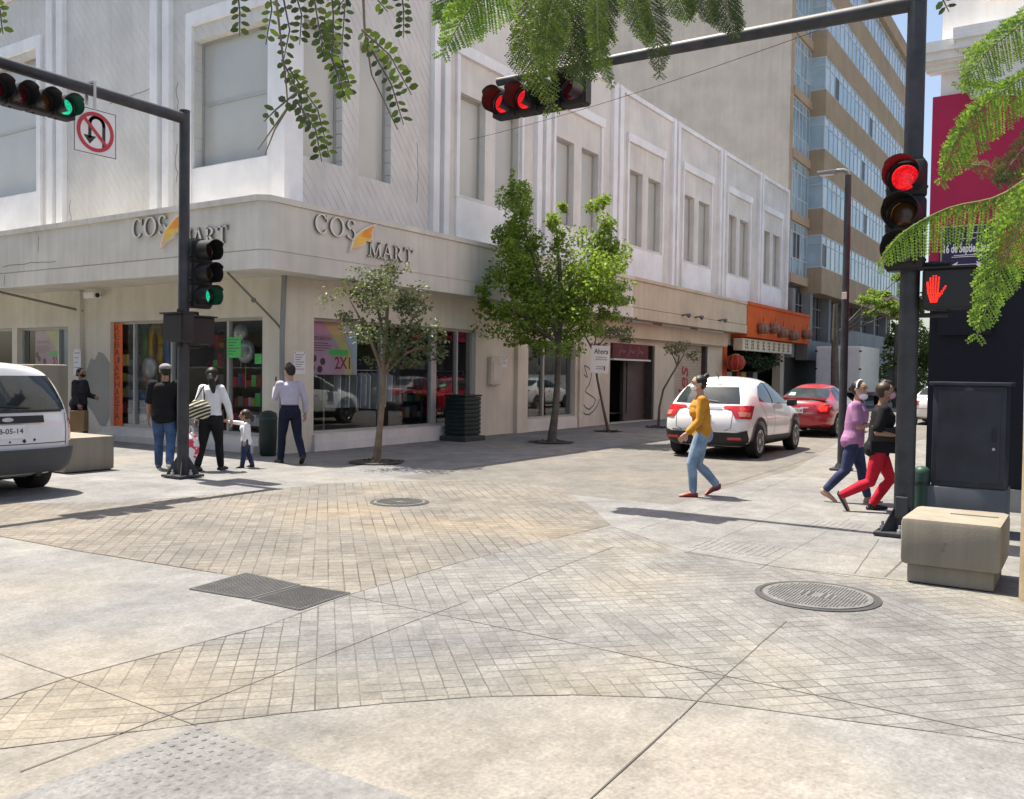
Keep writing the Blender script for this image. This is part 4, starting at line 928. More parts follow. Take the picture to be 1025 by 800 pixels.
# painted letters on the shutter, graffiti, red door sign
t = empty('painted_letters', 'red hand painted letters les running up the tan shutter', 'lettering', (20.55, .19, 1.4)); mb = MB()
Mv = frame((0, 0, 0), (0, 0, 1), (-1, 0, 0))
add_text(mb, 'les', frame((0, 0, 0), (0, 0, 1), (-1, 0, 0)), 1.15, .95, .002, .012, .2); mb.build('paint', M['red_paint'], t)
t = empty('graffiti_tag', 'black spray scribble on the wall left of the dark doorway', 'graffiti', (0, 0, 0)); mb = MB()
pg = [(582, 372), (588, 378), (585, 366), (592, 372), (590, 384), (586, 392), (596, 400), (590, 410), (583, 404), (584, 398), (583, 412), (590, 415), (598, 406), (600, 398)]
P_ = [on_b(*q) for q in pg]; cr_ = [P_[i].lerp(P_[i+1], k/4).lerp(P_[max(0, i-1)].lerp(P_[min(len(P_)-1, i+2)], k/4), -.12*(1-abs(k/2-1))) for i in range(len(P_)-1) for k in range(4)]; strokes(mb, [(p.x, p.z) for p in cr_], .035, frame((0, 0, 0), (1, 0, 0), (0, 0, 1)), .002, .004); mb.build('paint', M['dark_frame'], t)
t = empty('door_sign', 'dark red sign with slanted script over the doorway', 'shop sign', (15.2, -.02, 2.4)); mb = MB(); mb.box(-1.25, 1.5, -.04, .04, -.25, .25); mb.build('panel', M['dull_red'], t); mb = MB()
Ml = frame((0, -.042, 0), (1, 0, 0), (0, 0, 1))
for x in (-.8, -.1, .6): strokes(mb, [(x, -.16), (x+.18, .18)], .03, Ml, 0, .003); strokes(mb, [(x+.16, -.04), (x+.28, .04), (x+.36, -.05), (x+.5, .02)], .03, Ml, 0, .003)
mat('dull_pink', (.26, .12, .11), .7, .1); mb.build('script', M['dull_pink'], t); mb = MB(); mb.box(-1.3, 1.55, -.12, .04, -.31, -.255); mb.build('ledge', M['white_frame'], t)
# ------------------------------------------------------------------ trees
mat('bark_brown', (.20, .145, .095), .9, .3, 6, bmp=.4, bscale=25); mat('bark_grey', (.10, .09, .075), .9, .3, 6, bmp=.4, bscale=25); mat('bark_pale', (.33, .26, .17), .9, .2, 5, bmp=.3, bscale=25)
mat('soil', (.05, .043, .035), .95, .3, 8, bmp=.5)
leaf_mat('leaf_olive', (.045, .062, .026), (.145, .175, .085), .35)
leaf_mat('leaf_green', (.055, .10, .018), (.24, .34, .055), .48)
leaf_mat('leaf_pale', (.10, .12, .06), (.19, .20, .11), .3)
leaf_mat('leaf_far', (.03, .055, .015), (.13, .19, .05), .35)
leaf_mat('leaf_sun', (.09, .16, .02), (.22, .32, .06), .4)
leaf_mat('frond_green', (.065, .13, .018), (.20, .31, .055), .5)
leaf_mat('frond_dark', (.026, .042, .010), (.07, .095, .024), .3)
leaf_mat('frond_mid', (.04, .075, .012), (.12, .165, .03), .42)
def px_to(base, px, py, off=0.0):
    """point at the depth of base (plus off metres along the view) seen in the direction of a pixel"""
    D = (base-CAM).dot(CF)+off; return pd(px, py, D)
def street_tree(label, basepx, trunkpx, r0, bark, clumps, leafm, nleaf, size, pit=.45, limbs=(), seed=1):
    rnd = random.Random(seed); base = gp(*basepx); t = empty('street_tree', label, 'tree', base)
    pts = [Vector((0, 0, 0))]+[px_to(base, x, y)-base for x, y in trunkpx]
    n = len(pts); mb = MB(); mb.tube(pts, [r0*.85*(1.25 if i == 0 else 1-.6*i/n) for i in range(n)], 10)
    for k, (a, lx, ly, dz) in enumerate(limbs):
        e = px_to(base, lx, ly, dz)-base; s = pts[a]; m = s.lerp(e, .5)+Vector((0, 0, .12)); mb.tube([s, m, e], [r0*.5, r0*.32, r0*.1], 6)
    mb.build('trunk', M[bark], t, True)
    mb = MB(); D = (base-CAM).dot(CF); k = D/FPX
    tot = sum(c[2]*c[3] for c in clumps)
    for x, y, rx, ry in clumps:
        dz = rnd.uniform(-.6, .6)*min(1.2, rx*k*2); c = px_to(base, x, y, dz)-base; R = rx*k*1.22; Z = ry*k*1.26
        m = max(12, int(nleaf*rx*ry/tot)); q = max(4, int((rx*ry)**.5/2.6))
        for _ in range(q):                               # each clump is a handful of smaller sprays
            o = Vector((rnd.gauss(0, .42)*R, rnd.gauss(0, .42)*R, rnd.gauss(0, .42)*Z)); clump_leaves(mb, c+o, (R*rnd.uniform(.3, .6), R*.5, Z*rnd.uniform(.3, .55)), m//q, size, rnd)
    mb.build('crown', M[leafm], t)
    if pit:
        mb = MB(); n = 20; mb.add([(pit*cos(2*pi*i/n)*rnd.uniform(.85, 1.1), pit*sin(2*pi*i/n)*rnd.uniform(.85, 1.1), .02) for i in range(n)]+[(0, 0, .035)], [(i, (i+1) % n, n) for i in range(n)])
        for i in range(14): mb.ball((rnd.uniform(-.7, .7)*pit, rnd.uniform(-.7, .7)*pit, .025), rnd.uniform(.015, .05), 6)
        tag(mb.build('tree_pit', M['soil']), kind='structure').location = base
    return t
street_tree('small olive tree with a pale trunk in front of the corner shop window', (377, 463), [(380, 430), (383, 400), (384, 375), (386, 345), (388, 300)], .075, 'bark_brown',
            [(385, 278, 26, 14), (366, 296, 26, 18), (395, 306, 28, 20), (372, 330, 22, 18), (405, 336, 24, 20), (428, 342, 16, 18), (346, 292, 12, 9), (390, 362, 26, 14), (415, 300, 18, 18), (440, 352, 9, 14), (352, 312, 14, 10), (392, 268, 10, 8)], 'leaf_olive', 4800, .068, .5, [(3, 350, 300, .3), (3, 420, 310, -.3), (4, 370, 285, .2), (3, 430, 345, .3)], 3)
street_tree('large bright green tree with dense drooping foliage in the pavement', (552, 443), [(556, 410), (558, 380), (559, 345), (562, 310), (560, 260)], .105, 'bark_grey',
            [(512, 210, 15, 24), (508, 240, 17, 20), (525, 268, 22, 22), (556, 232, 10, 18), (602, 236, 15, 20), (610, 262, 21, 20), (578, 285, 24, 22), (540, 298, 28, 20), (505, 312, 14, 9), (488, 288, 9, 12), (487, 304, 8, 9), (548, 326, 34, 17), (584, 318, 24, 17), (622, 290, 15, 10), (606, 300, 16, 14), (604, 316, 9, 12), (513, 185, 4, 9), (598, 205, 11, 12), (560, 212, 7, 10), (564, 340, 20, 8), (518, 336, 10, 8), (534, 245, 10, 12), (545, 270, 30, 34), (588, 285, 28, 30), (552, 318, 40, 18), (520, 282, 22, 28), (516, 225, 14, 26), (604, 250, 16, 22)], 'leaf_green', 30000, .088, .55, [(3, 515, 200, -.4), (4, 602, 225, .5), (3, 490, 300, -.6), (4, 625, 290, .3), (4, 556, 215, .2)], 5)
street_tree('thin leaning sapling holding a white sign, right of the large green tree', (609, 432), [(603, 405), (598, 380), (594, 352), (585, 335), (578, 322)], .045, 'bark_grey',
            [(604, 330, 16, 9), (622, 326, 16, 9), (600, 346, 10, 5), (626, 340, 12, 6)], 'leaf_olive', 700, .09, .42, [(3, 620, 330, .2), (3, 600, 325, -.2)], 8)
street_tree('thin curved sapling with a sparse pale crown beside the parked white car', (659, 428), [(660, 408), (664, 390), (672, 376), (678, 366), (680, 356)], .045, 'bark_grey',
            [(676, 352, 12, 6), (688, 356, 9, 6), (668, 347, 8, 4), (680, 344, 9, 4)], 'leaf_pale', 420, .09, .4, [(4, 690, 354, .2), (4, 666, 346, -.2)], 9)
def far_tree(label, p, trunk_h, clumps, leafm, n, size, seed):
    rnd = random.Random(seed); base = Vector((p[0], p[1], 0)); t = empty('roadside_tree', label, 'tree', base, 0, None)
    k = (base-CAM).dot(CF)/FPX; mb = MB(); mb.tube([(0, 0, 0), (.05, .1, trunk_h*.5), (0, .1, trunk_h)], [.22, .17, .1], 9)
    for x, y, rx, ry in clumps[:5]: mb.tube([(0, .1, trunk_h*.7), px_to(base, x, y)-base], [.06, .015], 6)
    mb.build('trunk', M['bark_grey'], t, True); mb = MB(); tot = sum(c[2]*c[3] for c in clumps)
    for x, y, rx, ry in clumps:
        c = px_to(base, x, y, rnd.uniform(-1, 1)*rx*k)-base; m = int(n*rx*ry/tot)
        for _ in range(6): clump_leaves(mb, c+Vector((rnd.gauss(0, .45)*rx*k, rnd.gauss(0, .45)*rx*k, rnd.gauss(0, .45)*ry*k)), (rx*k*.5, rx*k*.5, ry*k*.5), m//6, size, rnd)
    mb.build('crown', M[leafm], t)
far_tree('sunlit yellow green tree reaching out in front of the office building', (30.5, -3.2), 5, [(870, 300, 12, 6), (884, 306, 12, 8), (898, 312, 9, 8), (906, 290, 9, 7), (900, 278, 7, 5), (880, 296, 10, 5), (912, 320, 9, 14)], 'leaf_sun', 3200, .16, 21)
far_tree('darker bushy tree behind the signal pole at the end of the street', (40, -4.2), 4.5, [(893, 345, 10, 14), (905, 365, 14, 18), (918, 340, 12, 22), (886, 368, 9, 12), (925, 300, 8, 20), (900, 330, 8, 10), (930, 360, 12, 20), (912, 385, 14, 12), (890, 392, 12, 10)], 'leaf_far', 4200, .2, 22)
far_tree('distant shady tree closing the far end of the street', (75, -6), 5, [(900, 370, 16, 14), (915, 350, 14, 20), (880, 385, 14, 9), (930, 380, 16, 16), (905, 340, 10, 10)], 'leaf_dark', 2600, .3, 23)

# ------------------------------------------------------------------ near tree whose fronds hang into the picture from above and from the right
nt_base = Vector((gp(1046, 603).x, gp(1046, 603).y, 0)); near = empty('shade_tree', 'feathery shade tree at the right edge whose fronds hang across the top', 'tree', nt_base)
def rel(p): return p-nt_base
b0 = rel(pd(1046, 605, 6.6)); pts = [Vector((0, 0, 0)), rel(pd(1047, 450, 6.62)), rel(pd(1050, 280, 6.6)), rel(pd(1075, 60, 6.2)), rel(pd(1060, -200, 5.2))]
mb = MB(); mb.tube(pts, [.17, .15, .15, .14, .12], 14); mb.build('trunk', M['bark_pale'], near, True)
def branch(P, r):
    mb = MB(); mb.tube([rel(pd(*p)) for p in P], r, 8); mb.build('branch', M['bark_brown'], near, True)
branch([(1060, -200, 5.2), (900, -260, 4.2), (700, -220, 3.4), (450, -180, 2.9), (250, -150, 2.6)], [.1, .08, .06, .04, .025])
branch([(1075, 60, 6.2), (1120, 40, 4.8), (1140, 80, 3.8), (1090, 120, 3.0)], [.1, .07, .045, .02])
branch([(560, -200, 3.1), (540, -90, 2.9), (545, -20, 2.8)], [.03, .018, .01])
def frond(tag_m, pts, dist, width, n, leaflet=.016, droop=.5, asym=(1, 1), flat=(0, 0), seed=1, pl=16):
    """twice-feathered leaf: a curved stalk, side stalks in pairs, a row of tiny leaflets on each"""
    rnd = random.Random(seed)
    d = dist if isinstance(dist, (list, tuple)) else [dist]*len(pts)
    C = [rel(pd(x, y, q)) for (x, y), q in zip(pts, d)]; k = sum(d)/len(d)/FPX
    def at(t):
        t = max(0, min(.9999, t))*(len(C)-1); i = int(t); f = t-i
        p0 = C[max(i-1, 0)]; p1 = C[i]; p2 = C[i+1]; p3 = C[min(i+2, len(C)-1)]
        return .5*((2*p1)+(p2-p0)*f+(2*p0-5*p1+4*p2-p3)*f*f+(3*p1-p0-3*p2+p3)*f**3)
    mb = MB(); mb.tube([at(i/14) for i in range(15)], [.0035*(1-.7*i/14) for i in range(15)], 5); st = mb.build('frond', M['bark_brown'] if 'dark' in tag_m else M['leaf_stalk'], near)
    mb = MB(); view = CF
    n = int(n*1.35)
    for i in range(n):
        t = .06+.93*(i+rnd.uniform(-.25, .25)*(0 < i < n-1))/(n-1); p = at(t); tan = (at(t+.02)-at(t-.02)).normalized()
        L0 = width*k*(sin(pi*min(1, .18+.86*t))**.6 if t < .97 else .3)
        for sgn, am in ((1, asym[0]), (-1, asym[1])):
            if am <= 0: continue
            side = tan.cross(view).normalized()*sgn
            dd = (side*1.0+tan*.45+Vector((0, 0, -droop))+view*rnd.uniform(-.35, .35)).normalized(); L = L0*am*rnd.uniform(.85, 1.1)
            nl = max(4, int(pl*L/max(1e-4, width*k)))
            nrm = dd.cross(view).normalized()
            lw = L/nl*(1.25 if tag_m == 'frond_green' else .95); ll = leaflet*rnd.uniform(.85, 1.2)
            for j in range(nl):
                s = (j+.6)/nl; q = p+dd*(L*s)+Vector((0, 0, -L*.12*s*s)); tp = ll*(1-.45*abs(s-.45)*1.2)
                for sg in (1, -1):
                    e = (nrm*sg*1.0+dd*.45+view*rnd.uniform(-.5, .5)+Vector((0, 0, -.2))).normalized()*tp
                    w_ = dd*(lw*.5); m = q+e*.5
                    mb.add([q, m-w_, q+e, m+w_], [(0, 1, 2, 3)])
    mb.build('leaflets', M[tag_m], st); return st
mat('leaf_stalk', (.16, .2, .05), .6, .2)
# fronds at the right edge
frond('frond_green', [(1045, 165), (1000, 196), (950, 208), (905, 232), (880, 262)], 2.6, 40, 26, .012, 1.8, (.95, .3), seed=1)
frond('frond_green', [(1070, 150), (1040, 190), (1016, 235), (996, 285), (978, 336)], 2.2, 40, 30, .012, .5, (.8, 1), seed=2)
frond('frond_green', [(1050, 62), (1012, 85), (978, 112), (955, 145), (942, 180)], 2.5, 36, 26, .013, .7, (1, .6), seed=3)
frond('frond_green', [(1050, 0), (1015, 30), (985, 55), (968, 88)], 2.7, 30, 20, .013, .6, seed=4)
frond('frond_dark', [(1075, 90), (1045, 125), (1015, 160), (1000, 182)], 2.4, 22, 18, .012, .6, seed=5)
frond('frond_mid', [(1075, 120), (1040, 160), (1012, 175), (985, 165), (960, 160)], 2.7, 15, 14, .011, .9, seed=6)
frond('frond_green', [(1060, 100), (1030, 95), (1000, 88), (980, 85), (958, 84)], 2.9, 18, 14, .011, .9, seed=8)
# dense hanging fronds at the top centre
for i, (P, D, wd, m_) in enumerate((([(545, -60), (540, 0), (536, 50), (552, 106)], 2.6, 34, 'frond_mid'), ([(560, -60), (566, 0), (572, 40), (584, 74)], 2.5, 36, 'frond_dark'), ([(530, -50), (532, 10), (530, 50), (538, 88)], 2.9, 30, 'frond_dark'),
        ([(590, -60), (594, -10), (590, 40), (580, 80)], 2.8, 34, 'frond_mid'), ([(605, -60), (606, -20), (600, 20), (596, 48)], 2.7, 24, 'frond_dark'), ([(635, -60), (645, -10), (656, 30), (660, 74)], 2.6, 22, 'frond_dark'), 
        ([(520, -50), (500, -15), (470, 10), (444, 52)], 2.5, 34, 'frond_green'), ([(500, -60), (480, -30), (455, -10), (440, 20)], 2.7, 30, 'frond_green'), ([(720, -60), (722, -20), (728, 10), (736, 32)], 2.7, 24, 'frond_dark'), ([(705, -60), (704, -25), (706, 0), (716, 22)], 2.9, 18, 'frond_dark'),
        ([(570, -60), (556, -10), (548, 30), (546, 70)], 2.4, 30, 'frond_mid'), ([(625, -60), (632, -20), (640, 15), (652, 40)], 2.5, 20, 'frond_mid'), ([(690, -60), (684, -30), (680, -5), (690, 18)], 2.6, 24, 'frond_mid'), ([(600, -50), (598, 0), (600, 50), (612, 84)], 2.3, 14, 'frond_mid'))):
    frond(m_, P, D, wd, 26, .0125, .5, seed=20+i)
# larger-leaved sprigs at the top left
def sprig(m_, pts, dist, n, L, W, seed, pair=True):
    rnd = random.Random(seed); C = [rel(pd(x, y, dist)) for x, y in pts]
    def at(t):
        t = max(0, min(.9999, t))*(len(C)-1); i = int(t); return C[i].lerp(C[i+1], t-i)
    mb = MB(); mb.tube([at(i/10) for i in range(11)], [.003*(1-.6*i/10) for i in range(11)], 5); st = mb.build('frond', M['bark_grey'], near); mb = MB()
    for i in range(n):
        p = at(.03+.97*i/n); tan = (at(.05+.95*i/n)-at(-.05+.95*i/n)).normalized()
        for sg in (1, -1):
            s = tan.cross(CF).normalized()*sg; e = (s+tan*.35+CF*rnd.uniform(-.7, .7)+Vector((0, 0, -.15))).normalized(); l = L*rnd.uniform(.75, 1.1); nrm = e.cross(CF).normalized()*W*rnd.uniform(.6, 1.1)
            mb.add([p+e*l*.08, p+e*l*.35+nrm*.9, p+e*l*.75+nrm*.85, p+e*l, p+e*l*.75-nrm*.85, p+e*l*.35-nrm*.9], [(0, 1, 2, 3), (0, 3, 4, 5)])
    mb.build('leaflets', M[m_], st)
for i, (P, n) in enumerate((([(236, -20), (240, 10), (240, 36)], 7), ([(268, -30), (272, 10), (266, 45)], 8), ([(278, -30), (290, 30), (284, 60)], 7), ([(282, 60), (300, 95), (306, 130)], 9), ([(290, 70), (318, 110), (330, 158)], 13), ([(296, 100), (316, 130), (322, 162)], 8),
        ([(310, -30), (318, 20), (326, 60)], 11), ([(330, -30), (334, 20), (332, 60), (346, 98)], 16), ([(325, 20), (330, 55), (350, 100)], 10), ([(322, -20), (345, 10), (342, 50)], 10), ([(362, 30), (390, 55), (412, 95)], 11), ([(366, 40), (392, 85), (404, 125)], 10), ([(400, -20), (404, 10), (404, 38)], 8), ([(384, -30), (378, 0), (388, 12)], 5),
        ([(335, -30), (348, -5), (338, 8)], 5), ([(300, 90), (276, 110), (264, 122)], 4), ([(-14, -10), (0, 10), (3, 34)], 7), ([(925, -30), (944, 0), (950, 12)], 4), ([(292, -20), (302, 15), (300, 45)], 8), ([(342, 60), (350, 85), (340, 100)], 7))):
    sprig(('frond_dark', 'frond_mid')[i % 3 == 1], P, 2.2+.1*(i % 5), n, .03, .0085, 60+i)
for P in (((272, -40, 2.3), (280, 30, 2.3), (287, 90, 2.3), (288, 108, 2.3)), ((362, -40, 2.3), (365, 30, 2.3), (372, 75, 2.35), (398, 130, 2.35)), ((290, 105, 2.3), (272, 130, 2.3), (258, 150, 2.3)), ((288, 108, 2.3), (275, 130, 2.3), (265, 155, 2.3)), ((545, -40, 2.8), (552, 30, 2.8), (556, 80, 2.8))): branch(P, [.004, .003, .002, .0014][-len(P):])
# ------------------------------------------------------------------ vehicles
def paint(name, col, rough=.25, metal=0.0):
    m, t, p = new_mat(name); n = noise(t, 2.0, 5)
    lk(t, ramp(t, n.outputs[0], [(.3, [c*.93 for c in col]), (.7, col)]).outputs[0], p.inputs['Base Color'])
    p.inputs['Roughness'].default_value = rough; p.inputs['Metallic'].default_value = metal; p.inputs['Coat Weight'].default_value = .8; p.inputs['Coat Roughness'].default_value = .05; return m
paint('paint_white', (.80, .80, .79)); paint('paint_red', (.36, .018, .025)); paint('paint_silver', (.55, .56, .57), .3, .4); paint('paint_van_white', (.76, .76, .77), .35)
mat('car_glass', (.02, .026, .028), .04, .3, .8, spec=.9); mat('car_glass_grey', (.035, .045, .05), .05, .5, 1.2, spec=.5)
mat('trim_black', (.02, .02, .021), .55, .15); mat('bumper_grey', (.06, .062, .068), .6, .15); mat('tyre', (.018, .018, .018), .85, .2); mat('rim_metal', (.42, .42, .43), .3, .15, metal=.7); mat('rim_dark', (.05, .05, .052), .4, .2, metal=.5)
mat('chrome', (.65, .65, .65), .15, .08, metal=.9); mat('tail_red', (.45, .015, .02), .15, .25, spec=.7, coat=.6); mat('tail_amber', (.75, .30, .08), .2, .2, spec=.6, coat=.5); mat('tail_pale', (.50, .20, .15), .2, .2, spec=.6, coat=.5); mat('plate_white', (.72, .73, .74), .5, .05); mat('seam', (.10, .10, .10), .8, .1)
lamp_mat('brake_on', (.95, .03, .02), .8)
mat('sticker_green', (.25, .55, .35), .6, .1); mat('underbody', (.015, .015, .015), .9, .1)
SUV = [([.17, .13, .04, .0, .10, .46, .56, .60], [0, .55, .78, .84, .79, .56, .33, 0], [.26, .26, .38, .68, 1.0, 1.42, 1.52, 1.55]),
       ([.4, .36, .32, .3, .4, .74, .82, .84], [0, .64, .86, .90, .865, .63, .37, 0], [.22, .22, .32, .66, 1.05, 1.475, 1.585, 1.615]),
       ([1.15]*8, [0, .66, .87, .905, .875, .655, .39, 0], [.2, .2, .3, .64, 1.02, 1.51, 1.615, 1.64]),
       ([2.05]*8, [0, .66, .87, .90, .87, .65, .39, 0], [.2, .2, .3, .62, .98, 1.50, 1.605, 1.63]),
       ([2.75, 2.75, 2.75, 2.8, 2.85, 2.62, 2.68, 2.7], [0, .66, .87, .90, .865, .62, .37, 0], [.2, .2, .3, .62, .96, 1.44, 1.545, 1.57]),
       ([3.3, 3.3, 3.3, 3.35, 3.38, 3.42, 3.45, 3.46], [0, .66, .87, .90, .86, .71, .41, 0], [.2, .2, .3, .62, .94, 1.02, 1.06, 1.075]),
       ([3.85]*8, [0, .62, .85, .885, .83, .67, .4, 0], [.22, .22, .32, .62, .88, .95, .985, .995]),
       ([4.1, 4.16, 4.24, 4.28, 4.2, 4.1, 4.1, 4.1], [0, .5, .72, .76, .70, .56, .33, 0], [.25, .25, .36, .6, .80, .87, .89, .90])]
SEDAN = [([.12, .09, .03, .0, .04, .12, .12, .12], [0, .5, .74, .80, .76, .62, .35, 0], [.27, .27, .38, .62, .87, .955, .975, .98]),
         ([.5]*8, [0, .6, .82, .86, .83, .67, .39, 0], [.2, .2, .3, .6, .90, .99, 1.01, 1.015]),
         ([.9, .9, .9, .9, .9, .86, .84, .83], [0, .62, .83, .865, .845, .68, .4, 0], [.2, .2, .29, .6, .93, 1.03, 1.05, 1.06]),
         ([1.45]*8, [0, .62, .83, .865, .845, .56, .34, 0], [.2, .2, .29, .6, .93, 1.32, 1.41, 1.43]),
         ([2.1]*8, [0, .62, .83, .865, .845, .575, .35, 0], [.2, .2, .29, .6, .92, 1.35, 1.44, 1.46]),
         ([2.6]*8, [0, .62, .83, .865, .84, .55, .34, 0], [.2, .2, .29, .6, .91, 1.29, 1.38, 1.40]),
         ([3.2]*8, [0, .62, .83, .86, .83, .69, .41, 0], [.2, .2, .29, .6, .89, .95, .985, .995]),
         ([3.9]*8, [0, .6, .82, .85, .80, .63, .38, 0], [.22, .22, .31, .58, .82, .86, .88, .885]),
         ([4.18, 4.24, 4.34, 4.38, 4.32, 4.24, 4.24, 4.24], [0, .5, .7, .74, .67, .52, .31, 0], [.26, .26, .36, .55, .69, .74, .76, .77])]
VAN = [([.17, .13, .04, .0, .05, .24, .28, .30], [0, .55, .82, .90, .89, .72, .46, 0], [.30, .30, .42, .72, 1.08, 1.57, 1.66, 1.68]),
       ([.4, .36, .32, .3, .32, .48, .54, .56], [0, .66, .90, .955, .945, .775, .48, 0], [.24, .24, .36, .7, 1.1, 1.62, 1.715, 1.735]),
       ([1.3]*8, [0, .68, .91, .955, .94, .785, .49, 0], [.22, .22, .33, .68, 1.06, 1.64, 1.73, 1.755]),
       ([2.4]*8, [0, .68, .91, .955, .935, .685, .41, 0], [.22, .22, .33, .66, 1.04, 1.60, 1.71, 1.74]),
       ([3.1, 3.1, 3.1, 3.15, 3.2, 2.95, 3.0, 3.02], [0, .68, .91, .95, .92, .65, .39, 0], [.22, .22, .33, .66, 1.02, 1.52, 1.63, 1.66]),
       ([3.9, 3.9, 3.9, 3.95, 3.98, 4.02, 4.05, 4.06], [0, .68, .9, .94, .9, .74, .42, 0], [.22, .22, .33, .66, .98, 1.07, 1.11, 1.12]),
       ([4.45]*8, [0, .64, .88, .92, .86, .7, .41, 0], [.24, .24, .35, .64, .90, .97, 1.0, 1.01]),
       ([4.75, 4.82, 4.9, 4.95, 4.86, 4.76, 4.76, 4.76], [0, .5, .75, .8, .73, .58, .34, 0], [.27, .27, .38, .62, .82, .88, .9, .91])]
def car_shell(S):
    vs = []; fs = []; n = len(S); L = {}; Rr = {}
    for i, (X, Y, Z) in enumerate(S):
        for j in range(8):
            vs.append((X[j], Y[j], Z[j])); L[i, j] = len(vs)-1
            if j in (0, 7): Rr[i, j] = L[i, j]
            else: vs.append((X[j], -Y[j], Z[j])); Rr[i, j] = len(vs)-1
    for i in range(n-1):
        for j in range(7):
            fs.append((L[i, j], L[i+1, j], L[i+1, j+1], L[i, j+1])); fs.append((Rr[i, j], Rr[i, j+1], Rr[i+1, j+1], Rr[i+1, j]))
    for i, bul in ((0, -.06), (n-1, .1)):
        X, Y, Z = S[i]; c = {0: L[i, 0], 7: L[i, 7]}
        for j in range(1, 7): vs.append((X[j]+bul*(1 if j < 5 else .6), 0, Z[j]+(.015 if j > 3 else 0))); c[j] = len(vs)-1
        for j in range(7):
            for A in (L, Rr):
                f = (A[i, j], A[i, j+1], c[j+1], c[j]); q = []
                for x in f:
                    if x not in q: q.append(x)
                fs.append(tuple(q))
    mb = MB(); mb.add(vs, fs); me = mb.mesh('shell', [])
    bm = bmesh.new(); bm.from_mesh(me); cr = bm.edges.layers.float.new('crease_edge')
    for e in bm.edges:
        a, b = [v.co for v in e.verts]
        if a.z < .5 and b.z < .5: e[cr] = .3
    bm.to_mesh(me); bm.free(); return me
CUT_CACHE = {}
def panel(bvh, poly, axis, mname, name, parent, off=.006, grid=.06, back=False):
    """a thin piece lying on the car body: outline poly seen from the side ('r', 'l': x, z) or from behind/in front ('b', 'f': y, z)"""
    poly = [Vector(p) for p in poly]; n = len(poly); x0 = min(p.x for p in poly); x1 = max(p.x for p in poly); y0 = min(p.y for p in poly); y1 = max(p.y for p in poly)
    P = []; E = []
    ring = []
    for a, b in zip(poly, poly[1:]+poly[:1]):
        k = max(1, int((b-a).length/grid))
        for i in range(k): ring.append(a.lerp(b, i/k))
    P = list(ring); m = len(ring); E = [(i, (i+1) % m) for i in range(m)]
    gx = int((x1-x0)/grid); gy = int((y1-y0)/grid)
    def inside(p):
        c = False
        for a, b in zip(poly, poly[1:]+poly[:1]):
            if (a.y > p.y) != (b.y > p.y) and p.x < (b.x-a.x)*(p.y-a.y)/(b.y-a.y)+a.x: c = not c
        return c
    for i in range(1, gx+1):
        for j in range(1, gy+1):
            p = Vector((x0+i*grid, y0+j*grid))
            if inside(p) and all((p-q).length > grid*.5 for q in ring): P.append(p)
    vo, _, fo, *_ = geometry.delaunay_2d_cdt(P, E, [], 1, 1e-5)
    dirn = {'r': Vector((0, 1, 0)), 'l': Vector((0, -1, 0)), 'b': Vector((1, 0, 0)), 'f': Vector((-1, 0, 0)), 't': Vector((0, 0, -1))}[axis]
    vs = []; bad = set()
    for i, p in enumerate(vo):
        o = {'r': Vector((p.x, -4, p.y)), 'l': Vector((p.x, 4, p.y)), 'b': Vector((-4, p.x, p.y)), 'f': Vector((9, p.x, p.y)), 't': Vector((p.x, p.y, 5))}[axis]
        h, nn, _, _ = bvh.ray_cast(o, dirn)
        if h is None: bad.add(i); vs.append(o); continue
        vs.append(h-dirn*off*.3+(nn if nn.dot(dirn) < 0 else -nn)*off)
    mb = MB(); mb.add(vs, [tuple(f) for f in fo if not any(x in bad for x in f)]); return mb.build(name, M[mname], parent, 'all')
def wheel(parent, x, y, r, wd, style, spokes=5):
    s = 1 if y > 0 else -1; c = Vector((x, y, r)); ax = Vector((0, s, 0)); mb = MB()
    mb.lathe([(r*.62, -wd), (r*.95, -wd), (r, -wd*.85), (r, -wd*.12), (r*.95, 0), (r*.7, .004), (r*.66, -.012)], c, ax, 32); o = mb.build('wheel', M['tyre'], parent, True); mb = MB()
    mb.lathe([(r*.68, -.01), (r*.64, -.015), (r*.6, -.06), (0, -.06)], c, ax, 28); mb.build('rim_dish', M['rim_dark'], o, True); mb = MB()
    for k in range(spokes):
        a = 2*pi*k/spokes+.3
        for da in (-.13, .13) if style == 'split' else (0,):
            u = Vector((cos(a+da), 0, sin(a+da))); v = Vector((-sin(a+da), 0, cos(a+da))); w_ = .028 if style == 'split' else .05
            q = [c+ax*-.02+u*r*.1+v*w_*.6, c+ax*-.02+u*r*.1-v*w_*.6, c+ax*-.006+u*r*.64-v*w_, c+ax*-.006+u*r*.64+v*w_]
            mb.add(q+[p-ax*.03 for p in q], [(0, 1, 2, 3), (4, 7, 6, 5), (0, 4, 5, 1), (1, 5, 6, 2), (2, 6, 7, 3), (3, 7, 4, 0)])
    mb.lathe([(r*.17, -.03), (r*.16, -.005), (0, 0)], c, ax, 14); mb.lathe([(r*.69, -.012), (r*.685, .004), (r*.63, .0), (r*.62, -.02)], c, ax, 28); mb.build('rim', M['rim_metal'], o, True); return o
